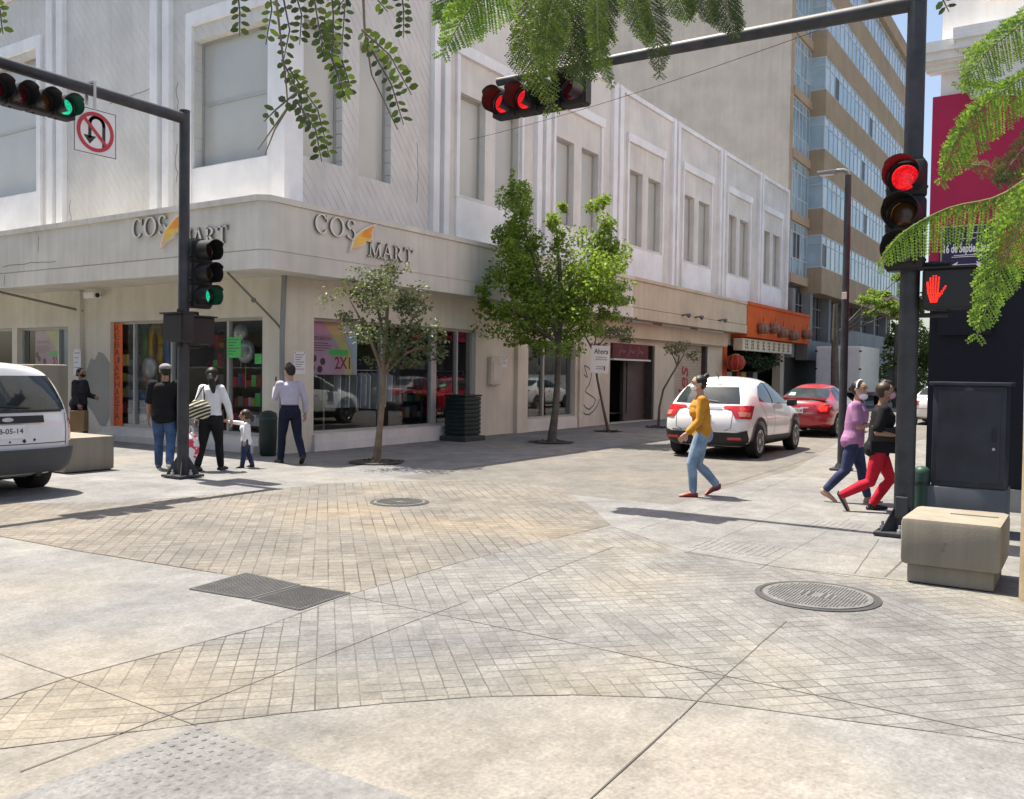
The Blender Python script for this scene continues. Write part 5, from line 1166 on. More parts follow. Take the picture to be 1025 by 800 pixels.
def vehicle(label, S, pmat, loc, heading, wheels, wr, cat='car', name='car'):
    t = empty(name, label, cat, loc, heading); me = car_shell(S)
    def sub(o): m_ = o.modifiers.new('s', 'SUBSURF'); m_.levels = 3; m_.render_levels = 3
    full = temp_eval(me, sub); bvh = BVHTree.FromPolygons([v.co.copy() for v in full.vertices], [tuple(p.vertices) for p in full.polygons])
    cut = MB()
    for x, y in wheels:
        s = 1 if y > 0 else -1; cut.lathe([(wr+.055, 0), (wr+.055, .6)], (x, s*(abs(y)-.3), wr+.01), (0, s, 0), 32)
    cme = cut.mesh('cut', []); co = bpy.data.objects.new('cut', cme); COL.objects.link(co)
    def boo(o): m_ = o.modifiers.new('b', 'BOOLEAN'); m_.operation = 'DIFFERENCE'; m_.solver = 'EXACT'; m_.object = co
    body = temp_eval(full, boo); bpy.data.objects.remove(co); body.materials.clear(); body.materials.append(M[pmat])
    body.polygons.foreach_set('use_smooth', [True]*len(body.polygons)); body.set_sharp_from_angle(angle=radians(50)); bo = link('body', body, t)
    mb = MB(); xs = [p[0] for p in wheels]; mb.box(min(xs)-.25, max(xs)+.3, -.62, .62, .19, .5); mb.build('underbody', M['underbody'], t)
    return t, bvh, bo
def arch(x, r0, r1, z, zmin, n=18):
    a0 = math.asin(max(-1, min(1, (zmin-z)/r1))); o = [(x+r1*cos(a0+(pi-2*a0)*k/n), z+r1*sin(a0+(pi-2*a0)*k/n)) for k in range(n+1)]
    a1 = math.asin(max(-1, min(1, (zmin-z)/r0))); i_ = [(x+r0*cos(a1+(pi-2*a1)*k/n), z+r0*sin(a1+(pi-2*a1)*k/n)) for k in range(n+1)]
    return o+i_[::-1]
def line_poly(pts, w_):
    A = []; B = []
    for i, p in enumerate(pts):
        a = Vector(pts[max(0, i-1)]); b = Vector(pts[min(len(pts)-1, i+1)]); d = (b-a).normalized(); n = Vector((-d.y, d.x))*w_/2; A.append(Vector(p)+n); B.append(Vector(p)-n)
    return [tuple(q) for q in A+B[::-1]]
def mirror(poly): return [(-y, z) for y, z in poly][::-1]
def plate_on(t, bvh, y, z, txt, w_=.36, h=.15):
    h_, n, _, _ = bvh.ray_cast(Vector((-4, y, z)), Vector((1, 0, 0))); x = h_.x-.02; Mx = frame((x, y, z), (0, -1, 0), (0, 0, 1)); mb = MB(); mb.bbox(-w_/2, w_/2, -h/2, h/2, -.012, .0, .004, Mx); p = mb.build('licence_plate', M['plate_white'], t); mb = MB(); add_text(mb, txt, Mx, w_*.86, h*.5, .002, .02); mb.build('plate_number', M['ink'], p)
# --- white compact SUV
WS = [(.83, -.885), (.83, .885), (3.44, -.885), (3.44, .885)]
suv, bv, bo = vehicle('white compact SUV with sloping red tail lamps parked behind the woman in yellow', SUV, 'paint_white', (4.72, -6.72, 0), radians(.5), WS, .335)
for x, y in WS: wheel(suv, x, y+(.012 if y > 0 else -.012), .335, .22, 'split')
for sd_ in 'rl':
    panel(bv, [(.98, 1.13), (1.05, 1.27), (1.28, 1.42), (1.72, 1.50), (2.25, 1.49), (2.62, 1.38), (3.02, 1.13), (3.12, 1.04), (2.2, 1.07), (1.5, 1.10)], sd_, 'car_glass', 'side_window', suv)
    panel(bv, line_poly([(1.83, 1.5), (1.86, 1.08)], .05), sd_, 'trim_black', 'window_pillar', suv, .009); 
    panel(bv, line_poly([(1.86, 1.07), (1.84, .6), (1.72, .36)], .012), sd_, 'seam', 'door_seam', suv, .002); panel(bv, line_poly([(3.0, 1.0), (3.02, .5), (2.95, .34)], .012), sd_, 'seam', 'door_seam', suv, .002); panel(bv, line_poly([(1.0, 1.1), (1.25, .85), (1.3, .6)], .012), sd_, 'seam', 'door_seam', suv, .002)
    panel(bv, [(1.28, .235), (2.98, .235), (2.98, .40), (1.28, .43)], sd_, 'trim_black', 'sill_cladding', suv, .012)
    for x in (.83, 3.44): panel(bv, arch(x, .39, .475, .345, .24), sd_, 'trim_black', 'wheel_arch', suv, .014, .04)
    panel(bv, line_poly([(2.05, .93), (2.25, .94)], .025), sd_, 'paint_white', 'door_handle', suv, .03)
    panel(bv, [(.10, 1.03), (.30, 1.05), (.58, 1.04), (.44, .93), (.30, .79), (.14, .80)], sd_, 'tail_red', 'tail_lamp', suv, .012, .04)
    panel(bv, [(.18, .92), (.33, .92), (.26, .83), (.17, .84)], sd_, 'tail_pale', 'tail_lamp_lens', suv, .016, .04)
RG = [(-.66, 1.09), (.66, 1.09), (.63, 1.2), (.54, 1.41), (-.54, 1.41), (-.63, 1.2)]
panel(bv, RG, 'b', 'car_glass_grey', 'rear_window', suv, .008); panel(bv, [(-.2, 1.455), (.2, 1.455), (.22, 1.485), (-.22, 1.485)], 'b', 'tail_red', 'brake_lamp', suv, .02)
for pl_ in ([(-.82, 1.05), (-.40, 1.045), (-.36, 1.0), (-.52, .98), (-.64, .80), (-.80, .80)],):
    for q in (pl_, mirror(pl_)): panel(bv, q, 'b', 'tail_red', 'tail_lamp', suv, .012, .04)
    q2 = [(-.79, .93), (-.66, .93), (-.70, .84), (-.79, .84)]
    for q in (q2, mirror(q2)): panel(bv, q, 'b', 'tail_pale', 'tail_lamp_lens', suv, .017, .04)
panel(bv, [(-.80, .28), (.80, .28), (.84, .42), (.83, .58), (.66, .53), (-.66, .53), (-.83, .58), (-.84, .42)], 'b', 'trim_black', 'bumper', suv, .014); panel(bv, line_poly([(-.64, .555), (.64, .555)], .03), 'b', 'chrome', 'bumper_trim', suv, .016)
for y in (-.62, .62): panel(bv, line_poly([(y-.12, .42), (y+.12, .42)], .05), 'b', 'tail_red', 'reflector', suv, .022, .04)
panel(bv, line_poly([(-.58, 1.0), (-.56, .62), (-.4, .55)], .012), 'b', 'seam', 'tailgate_seam', suv, .003); panel(bv, line_poly([(.58, 1.0), (.56, .62), (.4, .55)], .012), 'b', 'seam', 'tailgate_seam', suv, .003); panel(bv, line_poly([(-.25, 1.12), (.12, 1.16)], .02), 'b', 'trim_black', 'wiper', suv, .02)
panel(bv, line_poly([(-.36, 1.0), (.36, 1.0)], .035), 'b', 'chrome', 'tailgate_trim', suv, .014); plate_on(suv, bv, 0, .80, 'JNB-42-16')
mb = MB(); mb.bbox(2.66, 2.92, -1.06, -.88, 1.0, 1.15, .04); mb.build('mirror', M['trim_black'], suv, True); mb = MB(); mb.bbox(2.66, 2.92, .88, 1.06, 1.0, 1.15, .04); mb.build('mirror', M['trim_black'], suv, True)
mb = MB(); mb.tube([(.85, 0, 1.62), (.68, 0, 1.70)], [.02, .008], 6); mb.build('aerial', M['trim_black'], suv)
# --- red two-door sedan
WR = [(.95, -.85), (.95, .85), (3.5, -.85), (3.5, .85)]
def sedan(label, pm, loc, head, scale=1.0, lamps='tail_red', plate=True, name='car'):
    S = [([x*scale for x in X], Y, [z*(1 if scale == 1 else 1.0) for z in Z]) for X, Y, Z in SEDAN]; W_ = [(x*scale, y) for x, y in WR]
    t, b, o = vehicle(label, S, pm, loc, head, W_, .30)
    for x, y in W_: wheel(t, x, y, .30, .19, 'one', 6)
    k = scale
    for s in 'rl':
        panel(b, [(1.1*k, 1.0), (1.3*k, 1.2), (1.55*k, 1.32), (2.1*k, 1.355), (2.5*k, 1.28), (2.95*k, 1.03), (3.0*k, .98), (2, .98)], s, 'car_glass', 'side_window', t)
        panel(b, line_poly([(1.75*k, 1.34), (1.72*k, .98)], .06), s, 'trim_black', 'window_pillar', t, .009); panel(b, line_poly([(1.68*k, .98), (1.6*k, .5), (1.5*k, .32)], .012), s, 'seam', 'door_seam', t, .003)
        panel(b, line_poly([(1.25*k, .25), (3.2*k, .25)], .05), s, 'trim_black', 'sill_cladding', t, .01)
        panel(b, line_poly([(1.9*k, .82), (2.05*k, .82)], .03), s, 'trim_black', 'door_handle', t, .02)
    panel(b, [(-.60, 1.06), (.60, 1.06), (.52, 1.31), (-.52, 1.31)], 'b', 'car_glass_grey', 'rear_window', t, .008)
    tl_ = [(-.79, .89), (-.60, .89), (-.45, .82), (-.48, .72), (-.62, .68), (-.79, .70)]
    for q in (tl_, mirror(tl_)): panel(b, q, 'b', lamps, 'tail_lamp', t, .012, .04)
    for s in 'rl': panel(b, [(.05, .88), (.22, .86), (.2, .72), (.06, .70)], s, lamps, 'tail_lamp', t, .012, .04)
    panel(b, line_poly([(-.72, .98), (.72, .98)], .02), 'b', 'seam', 'boot_seam', t, .003); panel(b, line_poly([(-.75, .60), (.75, .60)], .014), 'b', 'seam', 'bumper_seam', t, .003); panel(b, line_poly([(-.6, .29), (.6, .29)], .05), 'b', 'trim_black', 'bumper', t, .01); panel(b, line_poly([(-.3, .80), (-.1, .80)], .035), 'b', 'chrome', 'badge', t, .014)
    if plate: plate_on(t, b, 0, .72, 'HXC-71-08', .34, .14)
    return t, b
red, rbv = sedan('glossy red sedan with a lit round tail lamp parked ahead of the white SUV', 'paint_red', (12.35, -6.45, 0), 0)
panel(rbv, [(-.74, .84), (-.58, .84), (-.55, .76), (-.6, .71), (-.74, .72)], 'b', 'brake_on', 'lit_lamp', red, .02, .04); panel(rbv, [(.3, 1.1), (.5, 1.1), (.48, 1.18), (.32, 1.18)], 'b', 'sticker_green', 'sticker', red, .012)
mb = MB(); mb.bbox(.28, .5, -.68, .68, 1.0, 1.07, .015); mb.build('spoiler', M['paint_red'], red, True)
sedan('white sedan driving away beyond the red sedan, half hidden by the strolling woman', 'paint_white', (21.5, -8.55, -.02), 0, 1.04)
sedan('silver car parked at the far right, glimpsed between the signal pole and the cabinet', 'paint_silver', (15.3, -10.75, 0), 0, 1.0)
# --- white van at the left, rear end only
WV = [(.95, -.93), (.95, .93), (3.85, -.93), (3.85, .93)]
van, vb, bo = vehicle('dented white van with a black-trimmed tailgate at the left edge', VAN, 'paint_van_white', (-6.26, -1.98, -.03), pi/2, WV, .335, 'van', 'van')
for x, y in WV: wheel(van, x, y, .335, .24, 'one', 7)
panel(vb, [(-.80, 1.11), (.80, 1.11), (.79, 1.2), (.66, 1.55), (-.66, 1.55), (-.79, 1.2)], 'b', 'car_glass_grey', 'rear_window', van, .008)
panel(vb, line_poly([(-.74, 1.105), (.74, 1.105)], .03), 'b', 'trim_black', 'window_seal', van, .012)
panel(vb, [(-.46, .96), (.46, .96), (.46, 1.05), (-.46, 1.05)], 'b', 'trim_black', 'tailgate_handle', van, .02)
panel(vb, [(.07*cos(2*pi*k/16), 1.005+.026*sin(2*pi*k/16)) for k in range(16)], 'b', 'chrome', 'badge', van, .024, .03)
plate_on(van, vb, .0, .86, 'JJB-05-14', .42, .17)
for s in 'rl': panel(vb, [(.13, 1.0), (.25, .99), (.24, .70), (.14, .71)], s, 'tail_red', 'tail_lamp', van, .012, .04); panel(vb, [(.5, 1.17), (.72, 1.5), (2.9, 1.5), (3.3, 1.15)], s, 'car_glass', 'side_window', van)
panel(vb, [(-.89, .36), (.89, .36), (.92, .5), (.88, .64), (-.88, .64), (-.92, .5)], 'b', 'bumper_grey', 'bumper', van, .05)
for s in 'rl': panel(vb, [(.08, .36), (.55, .36), (.5, .62), (.08, .63)], s, 'bumper_grey', 'bumper', van, .04)
panel(vb, line_poly([(-.8, 1.08), (-.78, .66)], .012), 'b', 'seam', 'tailgate_seam', van, .003); panel(vb, line_poly([(.8, 1.08), (.78, .66)], .012), 'b', 'seam', 'tailgate_seam', van, .003); panel(vb, line_poly([(-.78, .70), (.78, .70)], .012), 'b', 'seam', 'tailgate_seam', van, .003)
for y, z, r in ((-.2, .74, .025), (-.33, .75, .018), (-.02, .735, .015)): panel(vb, [(y+r*cos(2*pi*k/9)*RND.uniform(.6, 1.2), z+r*sin(2*pi*k/9)) for k in range(9)], 'b', 'trim_black', 'dent', van, .004, .03)
panel(vb, line_poly([(.2, 1.16), (.5, 1.17)], .03), 'b', 'sticker_green', 'sticker', van, .012); panel(vb, line_poly([(-.3, 1.14), (.3, 1.2)], .02), 'b', 'trim_black', 'wiper', van, .025)
mb = MB(); mb.tube([(.1, -.45, .3), (.9, -.45, .32)], .035, 10); mb.build('exhaust', M['rim_dark'], van)
# --- box truck up the street
tk = empty('box_truck', 'plain white box truck with closed rear doors parked beyond the red sedan', 'truck', (35, on_a(838, 400, -35).y, 0)); mat('truck_white', (.66, .67, .69), .5, .08); mat('truck_side', (.74, .72, .64), .5, .08)
mb = MB(); mb.bbox(0, 4.6, -1.1, 1.1, .85, 3.2, .03); mb.build('box', M['truck_side'], tk)
for y0, y1 in ((-1.06, -.02), (.02, 1.06)): mb = MB(); mb.bbox(-.04, -.002, y0, y1, .92, 3.1, .01); d = mb.build('rear_door', M['truck_white'], tk); mb = MB(); q = (y0+y1)/2+.3*(1 if y0 < 0 else -1); mb.tube([(-.06, q, .95), (-.06, q, 3.08)], .02, 6); mb.build('lock_rod', M['galvanised'], d)
for z in (1.2, 2.0, 2.9):
    for y in (-1.08, 1.08): mb = MB(); mb.box(-.06, -.03, y-.06, y+.06, z, z+.08); mb.build('hinge', M['trim_black'], tk)
mb = MB(); mb.bbox(4.8, 6.4, -1.0, 1.0, .6, 2.4, .15); cb = mb.build('cab', M['truck_white'], tk, True); mb = MB(); mb.box(6.401, 6.41, -.85, .85, 1.5, 2.2); mb.build('windscreen', M['car_glass'], cb)
mb = MB(); mb.box(.1, 6, -.5, .5, .55, .84); mb.build('chassis', M['underbody'], tk); mb = MB(); mb.box(-.1, .0, -1.05, 1.05, .5, .62); mb.build('bumper', M['trim_black'], tk)
for x, y in ((1.1, -1.05), (1.1, 1.05), (5.6, -1.0), (5.6, 1.0)): wheel(tk, x, y, .42, .26, 'one', 6)
for y in (-.95, .95): mb = MB(); mb.box(-.05, .0, y-.08, y+.08, .66, .8); mb.build('tail_lamp', M['tail_red'], tk)
# ------------------------------------------------------------------ people
mat('skin', (.42, .25, .17), .55, .08, 6); mat('skin_tan', (.33, .18, .115), .55, .08, 6); mat('skin_pale', (.50, .31, .22), .55, .08, 6)
mat('hair_black', (.012, .010, .009), .5, .4, 30, bmp=.4, bscale=60); mat('hair_grey', (.16, .15, .14), .6, .4, 30); mat('hair_brown', (.045, .028, .018), .5, .4, 30)
def cloth(name, c, v=.22): mat(name, c, .85, v, 7, bmp=.55, bscale=11, spec=.15)
def denim(name, a, b):
    m, t, p = new_mat(name); n = noise(t, 5, 4); f = noise(t, 140, 2)
    c = mixc(t, 1, ramp(t, n.outputs[0], [(.38, a), (.66, b)]).outputs[0], ramp(t, f.outputs[0], [(.3, .75), (.7, 1.15)]).outputs[0], 'MULTIPLY'); lk(t, c, p.inputs['Base Color']); p.inputs['Roughness'].default_value = .9; bump(t, p, noise(t, 16, 4).outputs[0], .3, .01)
denim('denim_pale', (.14, .22, .33), (.28, .38, .50)); denim('denim_blue', (.03, .065, .15), (.07, .13, .26)); denim('denim_navy', (.014, .022, .06), (.035, .055, .13))
cloth('cloth_black', (.014, .014, .016)); cloth('cloth_white', (.74, .74, .75), .06); cloth('cloth_lilac', (.46, .44, .54), .08); cloth('cloth_navy', (.014, .017, .036)); cloth('cloth_purple', (.36, .18, .32)); cloth('cloth_red', (.45, .018, .035)); cloth('cloth_dark', (.03, .026, .03)); cloth('cloth_char', (.045, .042, .046))
m, t_, p_ = new_mat('cloth_mustard'); sp = noise(t_, 26, 1); f_ = ramp(t_, sp.outputs[0], [(.66, 0), (.70, 1)]); sp2 = noise(t_, 21, 1, .5); 
lk(t_, mixc(t_, f_.outputs[0], ramp(t_, noise(t_, 6, 4).outputs[0], [(.35, (.44, .19, .012)), (.65, (.56, .26, .02))]).outputs[0], (.30, .10, .09)), p_.inputs['Base Color']); p_.inputs['Roughness'].default_value = .85; bump(t_, p_, noise(t_, 14, 4).outputs[0], .3, .01)
mat('shoe_red', (.22, .03, .03), .5, .15); mat('shoe_black', (.015, .014, .014), .45, .2); mat('shoe_grey', (.13, .13, .13), .7, .2); mat('shoe_tan', (.40, .26, .17), .6, .15); mat('sole_white', (.72, .71, .69), .6, .05)
mat('cap_grey', (.22, .22, .22), .85, .25, 12); mat('mask_white', (.78, .78, .78), .8, .05); mat('mask_pink', (.62, .33, .42), .8, .08); mat('mask_black', (.015, .015, .016), .8, .1); mat('eye_dark', (.02, .015, .012), .2, .1)
def voxel(mb, name, m, parent, vx=.009, it=3):
    me = mb.mesh(name, [])
    def f(o):
        r = o.modifiers.new('r', 'REMESH'); r.mode = 'VOXEL'; r.voxel_size = vx; r.adaptivity = 0
        s = o.modifiers.new('s', 'SMOOTH'); s.iterations = it; s.factor = .5
    r = temp_eval(me, f); r.materials.clear(); r.materials.append(M[m]); r.polygons.foreach_set('use_smooth', [True]*len(r.polygons)); return link(name, r, parent)
def V(*a): return Vector(a)
def rotx(v, a): return Vector((v.x, v.y*cos(a)-v.z*sin(a), v.y*sin(a)+v.z*cos(a)))
class Fig:
    """a standing or walking figure; local axes: x its right, y forward, z up"""
    def __init__(s, label, at, face, H, legs, arms, lean=0, head=(0, 0), build=1.0, female=False, child=False):
        s.H = H; s.t = empty('person', label, 'person', at, face); s.fem = female; s.b = build; s.K = {}
        k = s.K; hz = .52*H if not child else .46*H; sh = .80*H if not child else .74*H
        s.hz = hz; s.sh = sh; s.child = child
        L1 = hz*.49; L2 = hz*.44
        low = 1e9; lows = {}
        def foot_low(a, kn, ft):
            a = radians(a); kn = radians(kn); z = hz-L1*cos(a)-L2*cos(a-kn); f_ = radians(ft); c_ = 1.0/(1+.16*.16)**.5
            return min(z-sin(f_)*c_*.105*H*(.9 if child else 1)-.028*H*cos(f_)-.014*H, z+sin(f_)*c_*.035*H-.03*H*max(.3, cos(f_))-.012*H)
        legs = [list(q) for q in legs]; fl = [foot_low(q[0], q[1], q[3]) for q in legs]
        lo = 0 if fl[0] < fl[1] else 1                     # bend the longer leg until both feet meet the ground
        if abs(fl[0]-fl[1]) < .14:
            for _ in range(60):
                if foot_low(legs[lo][0], legs[lo][1], legs[lo][3]) >= fl[1-lo]-.001: break
                legs[lo][1] += 1; legs[lo][3] += .0
        for sd, (a, kn, ab, ft) in zip('LR', legs):
            x = (-.052 if sd == 'L' else .052)*H*(1 if not female else .95); sg = -1 if sd == 'L' else 1
            a = radians(a); kn = radians(kn); hip = V(x, 0, hz); d1 = V(sg*sin(radians(ab)), sin(a), -cos(a)).normalized(); knee = hip+d1*L1
            d2 = V(sg*sin(radians(ab))*.6, sin(a-kn), -cos(a-kn)).normalized(); ank = knee+d2*L2; fa_ = radians(ft); fd = V(sg*.16, cos(fa_), -sin(fa_)).normalized()
            toe = ank+fd*.105*H*(.9 if child else 1)+V(0, 0, -.028*H*cos(fa_)); heel = ank-fd*.035*H+V(0, 0, -.03*H*max(.3, cos(fa_)))
            k['hip'+sd], k['kne'+sd], k['ank'+sd], k['toe'+sd], k['hee'+sd] = hip, knee, ank, toe, heel; low = min(low, toe.z-.014*H, heel.z-.012*H)
        s.dz = -low
        la = radians(lean); s.la = la
        def up(v): return V(0, 0, hz)+rotx(v-V(0, 0, hz), -la)
        s.up = up
        wsh = (.106 if not female else .092)*H*build**.5*(.92 if child else 1)
        for sd, (u, f, hd) in zip('LR', arms):
            sg = -1 if sd == 'L' else 1; sp_ = up(V(sg*wsh, 0, sh)); u = Vector(u).normalized(); f = Vector(f).normalized()
            el = sp_+u*.172*H*(.9 if child else 1); wr = el+f*.145*H*(.9 if child else 1); k['sho'+sd], k['elb'+sd], k['wri'+sd], k['fd'+sd] = sp_, el, wr, f; k['curl'+sd] = hd
        k['neck'] = up(V(0, 0, .845*H if not child else .775*H)); hy, ht = head; s.hr = .5*(.135*H if not child else .185*H)
        s.hM = Matrix.Rotation(radians(hy), 3, 'Z') @ Matrix.Rotation(radians(-ht), 3, 'X')
        k['head'] = k['neck']+rotx(V(0, .012*H, .0), -la)+V(0, .008*H, s.hr*1.28)
        for q in list(k):
            if isinstance(k[q], Vector) and not q.startswith('fd'): k[q] = k[q]+V(0, 0, s.dz)
    def Z(s, x, y, z): return s.up(V(x, y, z))+V(0, 0, s.dz)
    def torso(s, mb, e=0.0, z0=.47, z1=.83, n=20):
        H = s.H; b = s.b; f = s.fem; ch = s.child; base = s.hz-.52*H
        rows = [(.46, .080, .062), (.50, .092 if f else .086, .070), (.54, .092 if f else .084, .068), (.60, .074 if f else .080, .058), (.66, .074 if f else .085, .060), (.72, .080 if f else .094, .068), (.77, .082 if f else .096, .064), (.805, .066 if f else .078, .05), (.828, .044, .036)]
        pts = []; rad = []
        for z, rx, ry in rows:
            if z < z0-.001 or z > z1+.001: continue
            zz = s.hz+(z-.52)*H*((s.sh-s.hz)/(.295*H)); y = (.012 if .68 < z < .79 else 0)*H
            if z < .56: y -= .008*H
            pts.append(s.Z(0, y, zz)); rad.append((rx*H*b+e, ry*H*b+e))
        mb.tube(pts, rad, n, ell=(V(1, 0, 0), V(0, 1, 0)))
        if f and z1 > .75 and not ch:
            for sg in (-1, 1): mb.ball(s.Z(sg*.038*H, .045*H, s.hz+(.70-.52)*H), (.042*H*b+e, .036*H*b+e, .042*H*b+e), 12)
        for sg in (-1, 1):
            if z0 < .5: mb.ball(s.Z(sg*.04*H, -.038*H, s.hz-.01*H), (.043*H*b+e*1.25, .041*H*b+e*1.25, .05*H*b+e), 12)
    def limb(s, mb, pts, rad, n=14):
        mb.tube(pts, rad, n)
        for p, r in zip(pts, rad): mb.ball(p, r*.99, 12)
    def leg(s, mb, sd, e=0.0, to=1.0, flare=0):
        k = s.K; H = s.H; b = s.b*(1.05 if s.fem else 1); c = 1 if not s.child else 1.1; h, kn, an = k['hip'+sd], k['kne'+sd], k['ank'+sd]; calf = kn.lerp(an, .3)
        q = kn.lerp(an, to); s.limb(mb, [h, h.lerp(kn, .5), kn, calf+V(0, -.006*H, 0), q], [.052*H*b*c+e, .046*H*b*c+e, .034*H*c+e, .034*H*c+e, (.024*H*c+e)*(1 if to > .95 else 1.1)+flare])
    def arm(s, mb, sd, e=0.0, f0=0.0, to=2.0):
        k = s.K; H = s.H; sp_, el, wr = k['sho'+sd], k['elb'+sd], k['wri'+sd]; inn = sp_+V(-.02*H if sd == 'R' else .02*H, 0, .0); b = s.b
        if to <= 1: q = sp_.lerp(el, to); s.limb(mb, [inn, sp_, q], [.028*H*b+e, .030*H*b+e, .031*H*b+e])
        else: q = el.lerp(wr, to-1); s.limb(mb, [inn, sp_, sp_.lerp(el, .6), el, q], [.028*H*b+e, .029*H*b+e, .026*H*b+e, .024*H*b+e, (.017 if to > 1.9 else .021)*H+e])
    def hand(s, mb, sd):
        k = s.K; H = s.H; w_, f = k['wri'+sd], k['fd'+sd]; sg = -1 if sd == 'L' else 1; curl = k['curl'+sd]
        side = f.cross(V(sg, 0, 0)); side = (side if side.length > .2 else f.cross(V(0, 1, 0))).normalized()      # runs across the knuckles
        pal = f.cross(side).normalized(); pal = pal if pal.x*sg < 0 else -pal
        L = .1*H; mb.tube([w_-f*.01, w_+f*L*.2, w_+f*L*.5], [(.017*H, .013*H), (.024*H, .011*H), (.025*H, .010*H)], 10, ell=(side, pal))
        for i, (o, ln) in enumerate(((-1.0, .40), (-.35, .47), (.32, .45), (.95, .36))):
            p0 = w_+f*L*.46+side*(o*.019*H); a = curl*.5; d1 = (f*cos(a)+pal*sin(a)); a2 = curl*1.3; d2 = f*cos(a2)+pal*sin(a2); p1 = p0+d1*ln*L*.5; p2 = p1+d2*ln*L*.5
            mb.tube([p0-f*.01, p0, p1, p2], [.0054*H, .0054*H, .005*H, .0042*H], 8); mb.ball(p2, .0042*H, 8); mb.ball(p1, .005*H, 8)
        tb = w_+f*L*.12+side*(-.02*H); td = (f*.75-side*.6+pal*.25).normalized(); mb.tube([tb, tb+td*L*.25, tb+td*L*.25+(f+pal*.3).normalized()*L*.22], [.0075*H, .0065*H, .005*H], 8); mb.ball(tb+td*L*.25+(f+pal*.3).normalized()*L*.22, .005*H, 8)
    def hp(s, x, y, z): return s.K['head']+s.hM @ (Vector((x, y, z))*s.hr)
    def head(s, mb):
        k = s.K; r = s.hr; Mh = s.hM
        mb.ball(s.hp(0, -.06, .12), (r*.74, r*.90, r*.86), 18, Mh); mb.ball(s.hp(0, .14, -.32), (r*.58, r*.66, r*.62), 16, Mh); mb.ball(s.hp(0, .42, -.72), (r*.30, r*.30, r*.22), 12, Mh)
        mb.tube([s.hp(0, .72, .12), s.hp(0, .9, -.12), s.hp(0, .98, -.28), s.hp(0, .74, -.36)], [r*.09, r*.12, r*.16, r*.12], 8)
        for sg in (-1, 1): mb.ball(s.hp(sg*.76, -.08, -.08), (r*.09, r*.17, r*.25), 10, Mh); mb.ball(s.hp(sg*.3, .7, .18), (r*.2, r*.12, r*.07), 8, Mh)
        mb.ball(s.hp(0, .78, -.52), (r*.24, r*.1, r*.05), 10, Mh); mb.ball(s.hp(0, .76, -.6), (r*.2, r*.1, r*.06), 10, Mh)
        mb.tube([k['neck']+V(0, -.004*s.H, -.05*s.H), s.hp(0, -.12, -.55)], [(.036 if not s.fem else .031)*s.H*(1.1 if s.child else 1), (.031 if not s.fem else .027)*s.H*(1.1 if s.child else 1)], 14)
    def body(s, skin):
        mb = MB(); s.torso(mb); s.head(mb)
        for sd in 'LR':
            s.leg(mb, sd); s.arm(mb, sd); s.hand(mb, sd); k = s.K; s.limb(mb, [k['ank'+sd], k['hee'+sd].lerp(k['toe'+sd], .45)+V(0, 0, .012*s.H), k['toe'+sd]], [.022*s.H, .021*s.H, .014*s.H], 10)
        s.bo = voxel(mb, 'body', skin, s.t, .0065 if not s.child else .005, 2); mb = MB()
        for sg in (-1, 1): mb.ball(s.hp(sg*.3, .74, .06), (s.hr*.12, s.hr*.07, s.hr*.06), 8, s.hM); 
        mb.build('eyes', M['eye_dark'], s.t, 'all'); mb = MB()
        for sg in (-1, 1): mb.tube([s.hp(sg*.14, .83, .24), s.hp(sg*.32, .80, .29), s.hp(sg*.48, .68, .24)], s.hr*.035, 6)
        mb.build('eyebrows', M['hair_black'], s.t)
    def shirt(s, m, sleeve=.7, z0=.47, e=.014, name='shirt', loose=0):
        mb = MB(); s.torso(mb, e+loose, z0)
        for sd in 'LR': s.arm(mb, sd, e*.9, to=sleeve)
        k = s.K; mb.tube([k['neck']+V(0, 0, -.05*s.H), k['neck']+V(0, -.004*s.H, -.012*s.H)], [.055*s.H, .038*s.H], 14); return voxel(mb, name, m, s.t, .009, 4)
    def trousers(s, m, to=.97, e=.009, flare=.0, name='trousers', wst=.003):
        mb = MB(); H = s.H; base = s.hz
        mb.tube([s.Z(0, -.006*H, base-.055*H), s.Z(0, -.008*H, base-.01*H), s.Z(0, -.004*H, base+.035*H), s.Z(0, 0, base+.07*H)], [(.082*H*s.b+e, .064*H*s.b+e), (.093*H*s.b+e*.9, .072*H*s.b+e*.9), (.087*H*s.b+e*.7, .067*H*s.b+e*.7), (.077*H*s.b+wst, .059*H*s.b+wst)], 20, ell=(V(1, 0, 0), V(0, 1, 0)))
        for sg in (-1, 1): mb.ball(s.Z(sg*.04*H, -.04*H, base-.01*H), (.046*H*s.b+e, .044*H*s.b+e, .054*H*s.b+e), 12)
        for sd in 'LR': s.leg(mb, sd, e, to, flare)
        return voxel(mb, name, m, s.t, .008, 3)
    def shoes(s, m, low=False, sole=None):
        k = s.K; H = s.H
        for sd in 'LR':
            mb = MB(); a, h, t = k['ank'+sd], k['hee'+sd], k['toe'+sd]; d = (t-h).normalized(); mid = h.lerp(t, .5); upv = V(0, 0, 1)
            mb.tube([h+d*-.004, h+d*.02*H, mid+upv*.008*H, t-d*.015*H, t+d*.008*H], [(.020*H, .022*H), (.023*H, .026*H), (.026*H, .024*H), (.025*H, .017*H), (.012*H, .010*H)], 12, ell=(d.cross(upv).normalized(), upv))
            if not low: mb.tube([h.lerp(t, .2)+upv*.01*H, a+upv*.012*H], [.027*H, .026*H], 12)
            o = voxel(mb, 'shoe', m, s.t, .006, 2)
            if sole:
                mb = MB(); q = V(0, 0, -.018*H); mb.tube([h-d*.012+q, mid+q, t+d*.012+q], [(.024*H, .009*H), (.028*H, .009*H), (.022*H, .008*H)], 10, ell=(d.cross(upv).normalized(), upv)); mb.build('sole', M[sole], o, True)
